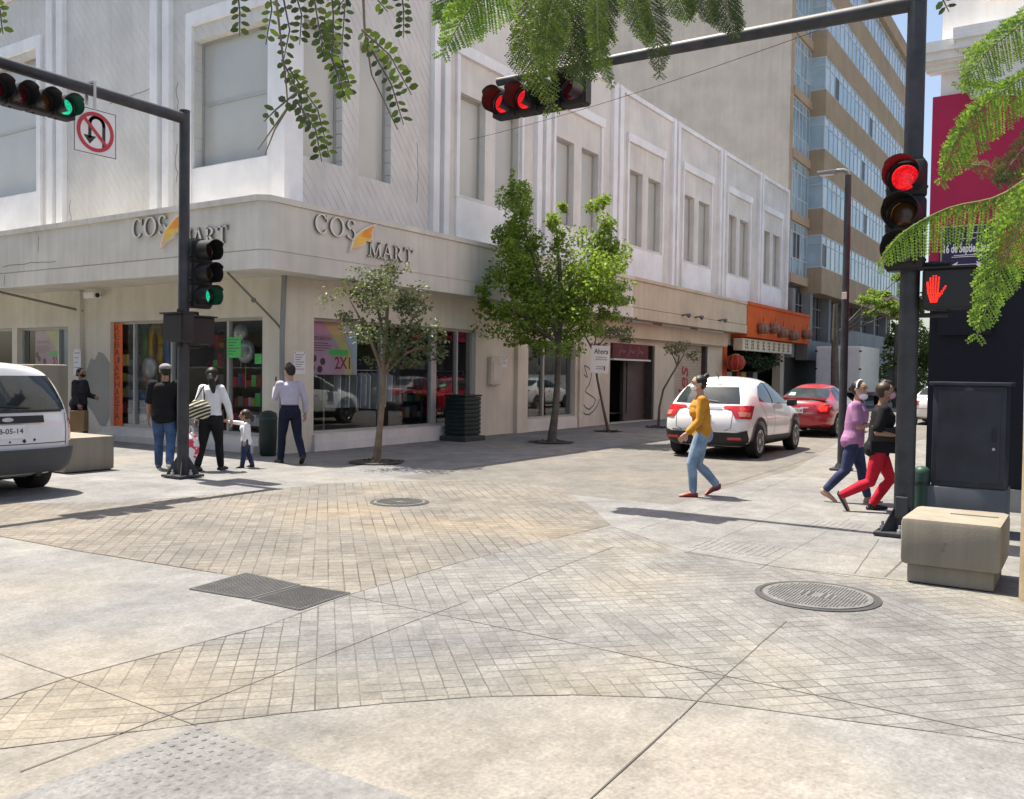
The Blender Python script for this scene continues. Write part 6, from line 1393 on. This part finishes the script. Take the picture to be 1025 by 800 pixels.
    def hair(s, m, extra=(), cap=1.0):
        mb = MB(); r = s.hr; mb.ball(s.hp(0, -.2, .26), (r*.84*cap, r*.88*cap, r*.82*cap), 18, s.hM); mb.ball(s.hp(0, -.4, -.05), (r*.76*cap, r*.58*cap, r*.72*cap), 16, s.hM)
        for pts, rad in extra: mb.tube([s.hp(*p) for p in pts], [q*r for q in rad], 12); [mb.ball(s.hp(*p), q*r*.98, 10) for p, q in zip(pts, rad)]
        return voxel(mb, 'hair', m, s.t, .008, 3)
    def mask(s, m, dz=0.0):
        mb = MB(); r = s.hr; mb.ball(s.hp(0, .5, -.42+dz), (r*.56, r*.54, r*.42), 16, s.hM); mb.ball(s.hp(0, .76, -.36+dz), (r*.26, r*.22, r*.24), 12, s.hM); o = voxel(mb, 'face_mask', m, s.t, .006, 2); mb = MB()
        for sg in (-1, 1): mb.tube([s.hp(sg*.5, .55, -.25+dz), s.hp(sg*.78, .05, -.0), s.hp(sg*.8, -.14, .02)], .003, 5); mb.tube([s.hp(sg*.5, .5, -.6+dz), s.hp(sg*.76, .02, -.25), s.hp(sg*.8, -.14, -.2)], .003, 5)
        mb.build('ear_loop', M[m], o); return o
    def W(s, key): return s.t.matrix_basis @ s.K[key]
def face_to(dx, dy):
    """heading for a figure that faces (right, away) as seen by the camera"""
    v = w((dx, dy, 0)); return math.atan2(v.y, v.x)-pi/2
def stand(px, py): q = gp(px, py); return Vector((q.x, q.y, -.008))
# woman in yellow crossing
f = Fig('woman in a mustard top and pale jeans crossing towards the left', stand(701, 497), face_to(-1, .12), 1.66, [(19, 24, 1, 3), (4, 32, 1, 32)], [((-.14, .12, -1), (.02, .75, -.8), .5), ((.1, -.3, -1), (.0, .05, -.9), .5)], 2, (6, 2), 1.02, True)
f.t.name = 'person'; f.body('skin'); f.trousers('denim_pale', .93); f.shirt('cloth_mustard', 1.8, .5, .016, 'blouse', .008); f.shoes('shoe_red', True); f.hair('hair_black', [([(0, -.75, .75), (0, -1.0, .92)], [.28, .34])]); f.mask('mask_white')
f.t['label'] = 'woman in a mustard top and pale jeans crossing towards the left'
# pair at the right
f = Fig('woman in a purple top and white headband walking with folded arms', stand(853, 503), face_to(.93, -.36), 1.62, [(15, 2, 1, 2), (-13, 18, 1, 34)], [((-.1, .1, -1), (.75, .62, .1), .6), ((.12, .12, -1), (-.7, .7, .12), .6)], 3, (-32, 2), 1.03, True)
f.body('skin'); f.trousers('denim_navy', .9); f.shirt('cloth_purple', .75, .46, .018, 'top', .012); f.shoes('shoe_tan', True); f.hair('hair_black', [([(0, -.95, .1), (0, -1.15, -.05)], [.34, .36])]); f.mask('mask_white', -.42); mb = MB(); r = f.hr
mb.tube([f.hp(.86*cos(a), .12-.1*sin(a), .18+.92*sin(a)) for a in [pi*k/14 for k in range(15)]], r*.1, 8); mb.build('headband', M['mask_white'], f.t, True)
man = Fig('man in a black T-shirt and red trousers striding behind the signal pole', stand(878, 512), face_to(.97, -.22), 1.68, [(22, 4, 1, -4), (-14, 48, 1, 60)], [((-.1, .1, -1), (.3, .85, .05), .7), ((.12, -.3, -1), (-.1, .9, -.12), .7)], 3, (-2, 0), 1.0)
man.body('skin_tan'); man.trousers('cloth_red', .96, .01); man.shirt('cloth_black', .8, .46, .02, 't_shirt', .012); man.shoes('shoe_black', False, 'sole_white'); man.hair('hair_brown', [([(0, .35, .92), (0, -.1, 1.0)], [.3, .34])], .98); man.mask('mask_pink')
def bag_frame(F_, x, y, z): return F_.t.matrix_basis @ V(x, y, z)
c = man.Z(.13*1.0, .04, man.hz+.11); t = empty('shoulder_bag', 'black shoulder bag hanging at the hip of the man in red trousers', 'bag', man.t.matrix_basis @ c, man.t.rotation_euler.z)
mb = MB(); mb.bbox(-.05, .07, -.17, .17, -.16, .16, .03); mb.build('body', M['cloth_black'], t, True); mb = MB(); mb.bbox(.05, .085, -.16, .16, -.02, .15, .015); mb.build('flap', M['shoe_black'], t, True)
mb = MB(); q = [man.Z(.11, .1, man.hz+.25), man.Z(.12, .13, man.sh-.14), man.Z(.03, .07, man.sh+.02), man.Z(-.06, -.02, man.sh+.03), man.Z(-.04, -.12, man.sh-.12), man.Z(.1, -.1, man.hz+.25)]; mb.tube([p-c for p in q], .011, 6); mb.build('strap', M['shoe_black'], t)
# group at the left
man2 = Fig('man in a black T-shirt and blue jeans walking away past the left signal pole', stand(165, 470), face_to(-.25, 1), 1.72, [(14, 8, 2, 4), (-13, 18, 2, 30)], [((-.16, .06, -1), (-.1, .3, -1), .6), ((.3, -.1, -1), (.2, .35, -1), .6)], 2, (10, 0), 1.12)
man2.body('skin_tan'); man2.trousers('denim_blue', .98, .014, .008); man2.shirt('cloth_black', .85, .46, .024, 't_shirt', .02); man2.shoes('shoe_grey', False, 'sole_white'); man2.hair('hair_black', (), .93); mb = MB(); mb.ball(man2.hp(0, -.1, .42), (man2.hr*.86, man2.hr*.95, man2.hr*.62), 16, man2.hM); mb.tube([man2.hp(0, .5, .35), man2.hp(0, 1.25, .28)], [(man2.hr*.6, man2.hr*.08), (man2.hr*.4, man2.hr*.05)], 12, ell=(man2.hM @ V(1, 0, 0), man2.hM @ V(0, 0, 1))); voxel(mb, 'cap', 'cap_grey', man2.t, .008, 2)
c = man2.Z(.26, -.02, man2.hz+.02); t = empty('backpack', 'black bag slung at the right side of the man in blue jeans', 'bag', man2.t.matrix_basis @ c, man2.t.rotation_euler.z); mb = MB(); mb.bbox(-.08, .1, -.15, .13, -.3, .3, .06); mb.build('body', M['cloth_black'], t, True); mb = MB(); mb.tube([V(0, -.05, .28), man2.K['shoR']-c+V(0, -.06, .05), V(0, .08, .26)], .016, 6); mb.build('strap', M['shoe_black'], t, True); mb = MB(); mb.bbox(-.05, .07, -.17, -.151, -.25, -.02, .008); mb.build('pocket', M['cloth_dark'], t)
wm = Fig('woman in a white jacket and black trousers walking away with a child', stand(211, 471), face_to(.12, 1), 1.66, [(-9, 6, 3, 12), (10, 4, 3, 2)], [((-.22, -.25, -1), (-.04, -.05, -1), .9), ((.42, .05, -1), (.12, .25, -1), .7)], 3, (-8, 4), 1.05, True)
wm.body('skin'); wm.trousers('cloth_black', .95, .010); wm.shirt('cloth_white', 1.92, .53, .017, 'jacket', .012); wm.shoes('shoe_black', True); wm.hair('hair_black', [([(.2, -.8, -.1), (.45, -1.0, -.8), (.75, -1.0, -1.7), (.85, -.95, -2.5)], [.45, .5, .45, .25])], 1.06)
mb = MB(); mb.tube([wm.hp(.88*cos(a), -.12-.2*sin(a), .1+.98*sin(a)) for a in [pi*k/12 for k in range(13)]], wm.hr*.09, 8); mb.build('headband', M['cloth_dark'], wm.t, True)
# her striped handbag and shopping bag
def stripe_mat():
    m, t, p = new_mat('zebra_stripe'); co = t.nodes.new('ShaderNodeTexCoord'); sep = t.nodes.new('ShaderNodeSeparateXYZ'); lk(t, co.outputs['Object'], sep.inputs[0])
    d = mth(t, 'ADD', mth(t, 'ADD', mth(t, 'MULTIPLY', sep.outputs[2], .9), mth(t, 'MULTIPLY', sep.outputs[0], -.35)), mth(t, 'MULTIPLY', noise(t, 12, 2).outputs[0], .02)); lk(t, mixc(t, mth(t, 'LESS_THAN', mth(t, 'FRACT', mth(t, 'DIVIDE', d, .052)), .4), (.02, .02, .02), (.62, .58, .38)), p.inputs['Base Color']); p.inputs['Roughness'].default_value = .6
stripe_mat()
c = wm.Z(-.13, -.17, wm.hz+.12); t = empty('handbag', 'black and cream striped handbag on the shoulder of the woman in white', 'bag', wm.t.matrix_basis @ c, wm.t.rotation_euler.z)
mb = MB(); mb.tube([V(0, 0, -.15), V(0, 0, -.08), V(.01, 0, .05), V(.02, 0, .15)], [(.15, .05), (.2, .085), (.19, .08), (.1, .03)], 16, ell=(V(1, 0, 0), V(0, 1, 0))); voxel(mb, 'body', 'zebra_stripe', t, .01, 3)
mb = MB(); mb.tube([V(-.06, 0, .13), wm.K['shoL']-c+V(.05, -.06, .04), V(.1, .0, .13)], .012, 6); mb.build('strap', M['shoe_black'], t, True)
def bag_mat():
    m, t, p = new_mat('bag_plastic'); n = noise(t, 7, 2); co = t.nodes.new('ShaderNodeTexCoord'); sep = t.nodes.new('ShaderNodeSeparateXYZ'); lk(t, co.outputs['Object'], sep.inputs[0])
    side = mth(t, 'MULTIPLY', mth(t, 'GREATER_THAN', sep.outputs[0], -.02), mth(t, 'GREATER_THAN', mth(t, 'ADD', n.outputs[0], mth(t, 'MULTIPLY', sep.outputs[2], .25)), .42)); lk(t, mixc(t, side, (.78, .77, .77), (.68, .05, .09)), p.inputs['Base Color']); p.inputs['Roughness'].default_value = .35; bump(t, p, noise(t, 12, 5).outputs[0], .6, .03)
bag_mat()
hw = wm.K['wriL']+wm.K['fdL']*.09; t = empty('shopping_bag', 'white plastic shopping bag with red print held by the woman in white', 'bag', wm.t.matrix_basis @ (hw+V(-.03, -.1, 0)), wm.t.rotation_euler.z)
mb = MB(); mb.tube([V(0, 0, -.64), V(0, 0, -.6), V(0, 0, -.42), V(0, 0, -.22), V(0, 0, -.1)], [(.08, .06), (.14, .1), (.17, .12), (.13, .09), (.05, .03)], 18, ell=(V(1, 0, 0), V(0, 1, 0))); voxel(mb, 'body', 'bag_plastic', t, .012, 2)
mb = MB()
for y in (-.02, .02): mb.tube([V(-.04, y, -.13), V(-.03, y, -.04), V(0, y, .005), V(.03, y, -.04), V(.04, y, -.13)], .008, 6)
mb.build('handle', M['mask_white'], t)
ch = Fig('small child in a white top and navy trousers beside the woman in white', stand(246, 468), face_to(-.8, -.25), .98, [(10, 4, 3, 2), (-8, 10, 3, 10)], [((-.2, .1, -1), (-.05, .1, -1), .5), ((.15, 1.0, .12), (.05, 1, .15), .6)], 0, (-10, 0), 1.05, False, True)
ch.body('skin'); ch.trousers('denim_navy', .95, .009); ch.shirt('cloth_white', 1.9, .49, .012, 'top', .008); ch.shoes('shoe_black', True); ch.hair('hair_brown', [([(0, -.9, .1), (.1, -1.3, -.4), (.15, -1.35, -1.1)], [.42, .45, .25])], 1.05)
mp = Fig('man in a pale lilac shirt and navy trousers holding a phone to his face', stand(290, 464), face_to(-.55, .85), 1.74, [(14, 8, 2, 4), (-14, 16, 2, 30)], [((-.1, .55, -.9), (.25, .6, 1), 1.0), ((.3, .0, -1), (.15, .3, -1), .7)], 2, (20, 3), 1.02)
mp.body('skin'); mp.trousers('cloth_navy', .98, .012, .006, wst=.016); mp.shirt('cloth_lilac', 1.8, .56, .013, 'shirt', .0); mp.shoes('shoe_black'); mp.hair('hair_black', [([(0, .35, .9), (0, -.1, 1.0)], [.3, .36])], .99)
c = mp.K['wriL']+mp.K['fdL']*.11; t = empty('phone', 'dark mobile phone held up by the man in the lilac shirt', 'phone', mp.t.matrix_basis @ c, mp.t.rotation_euler.z); mb = MB(); mb.bbox(-.005, .005, -.036, .036, -.075, .075, .004); mb.build('body', M['sign_black'], t); mb = MB(); mb.box(.0051, .006, -.03, .03, -.066, .066); mb.build('screen', M['car_glass_grey'], t)
wd = Fig('woman in dark clothes with a black mask standing by the pale column', Vector((-.95, 5.35, .006)), face_to(.95, -.2), 1.60, [(8, 4, 2, 2), (-12, 18, 2, 24)], [((-.1, .25, -1), (.2, .9, -.2), .9), ((.15, .05, -1), (.05, .55, -1), .8)], 2, (-12, 0), 1.12, True)
wd.body('skin'); wd.trousers('cloth_navy', .95, .010); wd.shirt('cloth_char', 1.8, .47, .022, 'jacket', .016); wd.shoes('shoe_black'); wd.hair('hair_black', [([(0, -.8, .0), (0, -1.05, -.3)], [.4, .4])]); wd.mask('mask_black')
q = wd.K['wriR']+wd.K['fdR']*.08; t = empty('paper_bag', 'brown paper bag held by the woman in the black mask', 'bag', wd.t.matrix_basis @ (q+V(.02, .0, -.25)), wd.t.rotation_euler.z); mat('kraft', (.28, .18, .10), .8, .15); mb = MB(); mb.bbox(-.08, .08, -.17, .17, -.24, .2, .01); mb.build('body', M['kraft'], t)
mb = MB(); mb.tube([V(0, -.08, .19), V(-.02, 0, .27), V(0, .08, .19)], .008, 6); mb.build('handle', M['kraft'], t)
# white sign tied to the sapling
p = pd(600.5, 360, (gp(609, 432)-CAM).dot(CF)-.25); t = empty('hanging_sign', 'white cardboard sign reading Ahora tied to the thin leaning sapling', 'sign', p); Ml = frame((0, 0, 0), CR.to_3d() if hasattr(CR, 'to_3d') else CR, (0, 0, 1))
Ml = Ml @ Matrix.Rotation(radians(-3), 4, 'Z'); mb = MB(); mb.bbox(-.26, .26, -.39, .39, -.012, .012, .004, Ml); mb.build('board', M['sign_white'], t); mb = MB(); add_text(mb, 'Ahora', Ml @ Matrix.Translation((.02, .23, 0)), .4, .15, .014, .02); mb.build('lettering', M['ink'], t)
mb = MB()
for y, w_, x in ((.06, .3, .04), (.0, .34, .04), (-.2, .22, .02), (-.26, .2, .0)): mb.box(x-w_/2, x+w_/2, y-.016, y+.016, .0125, .014, Ml)
mat('grey_print', (.4, .4, .41), .8, .1); mb.build('small_print', M['grey_print'], t); mb = MB(); mb.box(.12, .16, -.3, -.18, .0125, .0145, Ml); mb.build('red_mark', M['red_paint'], t)

# ------------------------------------------------------------------ things in the shop windows
mat('poster_pink', (.50, .33, .46), .6, .12, 2.2); mat('poster_yellow', (.55, .50, .24), .6, .12, 2); mat('poster_blue', (.40, .50, .64), .6, .12, 2); mat('banner_orange', (.80, .13, .03), .6, .08); mat('neon_green', (.08, .52, .12), .6, .06); mat('berry', (.10, .05, .07), .7, .4, 20)
def poster(Mf, label):
    t = empty('sale_poster', label, 'poster', Mf.translation); Ml = Matrix.Translation(-Mf.translation) @ Mf; mb = MB(); W_, H_ = 1.45, 1.1
    mb.box(-W_/2, W_/2, -H_/2, H_/2, 0, .004, Ml); mb.build('sheet', M['poster_pink'], t); mb = MB(); mb.prism([(-.3, .55), (.2, .55), (.55, -.15), (.6, -.55), (.35, -.55), (.3, -.1)], Ml, .0045, .006); mb.build('yellow_band', M['poster_yellow'], t); mb = MB(); mb.prism([(.22, .55), (.72, .55), (.72, -.55), (.62, -.55), (.57, -.15)], Ml, .0045, .006); mb.build('blue_band', M['poster_blue'], t)
    mb = MB(); add_text(mb, '2X1', Ml @ Matrix.Translation((.28, -.3, 0)), .46, .26, .008, .02); add_text(mb, 'DESCUENTOS', Ml @ Matrix.Translation((-.35, .2, 0)), .55, .07, .008, .01); mb.build('lettering', M['red_paint'], t); mb = MB()
    for y, w_ in ((.1, .5), (.05, .6), (0, .55), (-.05, .4)): mb.box(-.65, -.65+w_, y-.009, y+.009, .0065, .008, Ml)
    mb.box(-.655, -.645, -.06, .11, .0062, .0078, Ml)
    mb.build('small_print', M['dull_pink'], t); mb = MB(); mb.box(-.12, .45, -.14, -.02, .0085, .0095, Ml); mb.build('green_strip', M['neon_green'], t)
    for x, y in ((-.55, -.22), (-.3, -.28), (-.6, -.42), (-.38, -.44), (-.64, -.12)): mb = MB(); mb.prism([(x+.075*cos(2*pi*k/14), y+.075*sin(2*pi*k/14)) for k in range(14)], Ml, .0045, .0075); mb.build('berry_print', M['berry'], t)
poster(fb(1.58, 2.1, -.24), 'pink sale poster reading 2X1 in the window behind the small olive tree'); poster(fa(8.55, 2.05, -.24), 'pink sale poster reading 2X1 in the window above the tall tan block')
t = empty('sale_banner', 'narrow orange vertical banner reading REBAJAS HASTA at the shop window', 'banner', (.0, on_a(117.5, 370, -.1).y, 1.47)); Ml = frame((.1, 0, 0), (0, -1, 0), (0, 0, 1)); mb = MB(); mb.box(-.2, .2, -1.18, 1.18, 0, .006, Ml); mb.build('sheet', M['banner_orange'], t); mb = MB()
for i, chh in enumerate('REBAJASHASTA'): add_text(mb, chh, Ml @ Matrix.Translation((0, 1.06-i*.182, 0)), .19, .145, .008, 0)
mb.build('lettering', M['ink'], t)
for (v, z, s, l) in ((1.55, 2.08, .42, 'large square neon green notice on the window by the glass mullion'), (.82, 1.85, .2, 'small neon green notice near the right end of the side-street window')):
    Mf = fa(v, z, -.09); t = empty('green_notice', l, 'notice', Mf.translation); Ml = Matrix.Translation(-Mf.translation) @ Mf; mb = MB(); mb.box(-s/2, s/2, -s/2, s/2, 0, .004, Ml); mb.build('sheet', M['neon_green'], t); mb = MB()
    for k in range(6): mb.box(-s*.4, s*(.38-.2*(k % 3)), s*(.38-k*.14)-s*.018, s*(.38-k*.14)+s*.018, .0045, .006, Ml)
    mb.build('writing', M['ink'], t)
for n_, c_ in (('foil_silver', (.6, .6, .62)), ('foil_green', (.05, .25, .06)), ('foil_gold', (.5, .30, .02)), ('foil_blue', (.03, .12, .35)), ('foil_red', (.45, .03, .05))): mat(n_, c_, .25, .15, 4, metal=.35)
def balloon(p, shape, m, label, s=.5):
    t = empty('balloon', label, 'balloon', p, 0, 'balloons in the shop window'); mb = MB(); Ml = frame((0, 0, 0), (0, -1, 0), (0, 0, 1))
    if shape == 'o': mb.ball((0, 0, 0), (.12, s*.5, s*.5), 18)
    elif shape == '1': mb.tube([Ml @ V(0, -s*.6, 0), Ml @ V(0, -s*.55, 0), Ml @ V(0, s*.5, 0), Ml @ V(0, s*.58, 0)], [.06, .11, .11, .05], 12); mb.tube([Ml @ V(-.2, s*.25, 0), Ml @ V(0, s*.48, 0)], [.06, .09], 10)
    else:
        mb.tube([Ml @ V(.2*cos(2*pi*k/20), s*.5*sin(2*pi*k/20), 0) for k in range(21)], .1, 10)
    mb.build('skin', M[m], t, 'all'); mb = MB(); mb.tube([V(0, 0, -s*.55), V(.02, .02, -s*.55-.5)], .005, 4); mb.build('string', M['paper'], t)
BL = lambda px, py, d: on_a(px, py, -d)
balloon(BL(146, 346, .7), '1', 'foil_green', 'green number one balloon near the orange banner', .9); balloon(BL(157, 346, .75), '0', 'foil_gold', 'gold zero balloon inside the side-street window', .9); balloon(BL(174, 350, .7), '0', 'foil_blue', 'blue zero balloon behind the left signal pole', .85)
balloon(BL(150, 368, .55), 'o', 'foil_silver', 'silver round balloon above the man in the black T-shirt', .5); balloon(BL(246, 352, .6), 'o', 'foil_silver', 'silver round balloon at the right of the green notice, lower one', .5); balloon(BL(241, 334, .7), 'o', 'foil_silver', 'silver round balloon at the right of the green notice, upper one', .4); balloon(BL(142, 406, .5), '0', 'foil_blue', 'small blue balloon low in the window by the man in jeans', .5)
R3 = random.Random(11); goods = ['foil_red', 'cloth_red', 'foil_blue', 'paper', 'neon_green', 'foil_gold', 'poster_pink', 'yellow_card', 'grey_card', 'letter_side', 'red_paint']
def shelf(p, wd_, ht, along, label):
    t = empty('display_shelf', label, 'shelf', p); ax = (lambda a, b, z0, z1, mb, d0, d1: mb.box(d0, d1, a, b, z0, z1)) if along == 'a' else (lambda a, b, z0, z1, mb, d0, d1: mb.box(a, b, d0, d1, z0, z1))
    mb = MB(); rows = [.1+i*.42 for i in range(int(ht/.42)+1)]
    for z in rows: ax(0, wd_, z, z+.03, mb, 0, .35)
    for q in (0, wd_-.04): ax(q, q+.04, 0, ht, mb, .0, .36)
    ax(0, wd_, 0, ht, mb, .36, .38); mb.build('rack', M['dark_frame'], t); x = 0
    mb = MB()
    for z in rows[:-1]:
        x = .06
        while x < wd_-.2:
            q = R3.uniform(.08, .22); mb.cur = R3.randrange(len(goods)); ax(x, x+q*.9, z+.03, z+.03+R3.uniform(.1, .32), mb, .04, .3); x += q
    o = mb.build('goods', [M[g] for g in goods], t); o['kind'] = 'stuff'
shelf((1.1, BL(225, 380, 1.1).y, .3), 2.6, 2.2, 'a', 'stocked dark shelf inside the side-street window, near the middle'); shelf((.8, BL(262, 380, .8).y, .3), 1.1, 1.5, 'a', 'stocked dark shelf inside the side-street window, right end'); shelf((2.2, BL(160, 380, 2.2).y, .3), 2.4, 2.0, 'a', 'stocked dark shelf inside the side-street window, left end'); shelf((5.2, 1.9, .3), 2.6, 2.2, 'b', 'stocked dark shelf inside the window behind the small olive tree'); shelf((10.6, 1.4, .3), 2.4, 2.1, 'b', 'stocked dark shelf inside the narrow window behind the large green tree')
def rack(p, n, wd_, label, cols):
    t = empty('clothes_rack', label, 'clothes rack', p); mb = MB(); mb.tube([V(0, 0, 0), V(0, 0, 1.35), V(wd_, 0, 1.35), V(wd_, 0, 0)], .018, 8)
    for x in (0, wd_): mb.box(x-.02, x+.02, -.25, .25, 0, .04)
    mb.build('frame', M['galvanised'], t)
    for i in range(n):
        x = .1+(wd_-.2)*i/(n-1); h = R3.uniform(.6, .85); mb = MB(); a = R3.uniform(-.25, .25); c_ = cos(a)*.2; s_ = sin(a)*.2; P_ = [(x-s_*.3, -.05, 1.3), (x+s_, c_, 1.22), (x+s_*.9, c_*.9, 1.3-h), (x-s_*.9, -c_*.9, 1.3-h), (x-s_, -c_, 1.22)]
        mb.add([V(*q)+V(.012, 0, 0) for q in P_]+[V(*q)-V(.012, 0, 0) for q in P_], [(0, 1, 2, 3, 4), (9, 8, 7, 6, 5), (0, 5, 6, 1), (1, 6, 7, 2), (2, 7, 8, 3), (3, 8, 9, 4), (4, 9, 5, 0)]); mb.build('garment', M[R3.choice(cols)], t)
rack((1.7, .62, .3), 14, 2.4, 'clothes rack of pale garments in the window by the small olive tree', ['cloth_white', 'cloth_white', 'cloth_lilac', 'grey_card', 'poster_pink']); rack((5.6, .9, .3), 9, 1.5, 'clothes rack of bright and dark garments beside the slatted bin', ['cloth_black', 'foil_red', 'banner_orange', 'cloth_red', 'neon_green', 'cloth_navy'])
t = empty('window_table', 'low display table with an orange cover in the shop window by the bin', 'table', (5.25, .45, .3)); mb = MB(); mb.bbox(0, 1.1, 0, .5, .74, .8, .02); mb.build('top', M['banner_orange'], t)
for x in (.08, 1.02):
    for y in (.06, .44): mb = MB(); mb.tube([V(x, y, 0), V(x, y, .74)], .025, 8); mb.build('leg', M['dark_frame'], t)
t = empty('goods_strip', 'row of printed white boxes along the bottom of the side-street window', 'boxes', (.35, 2.8, .3)); mb = MB(); mb.bbox(0, .35, 0, 2.75, 0, .28, .01); mb.build('boxes', M['paper'], t); mb = MB()
for i in range(26): y = .05+i*.1; mb.ball((-.001, y, .08+.12*R3.random()), (.004, .03, .03), 8)
o = mb.build('printed_spots', M['banner_orange'], t); o['kind'] = 'stuff'
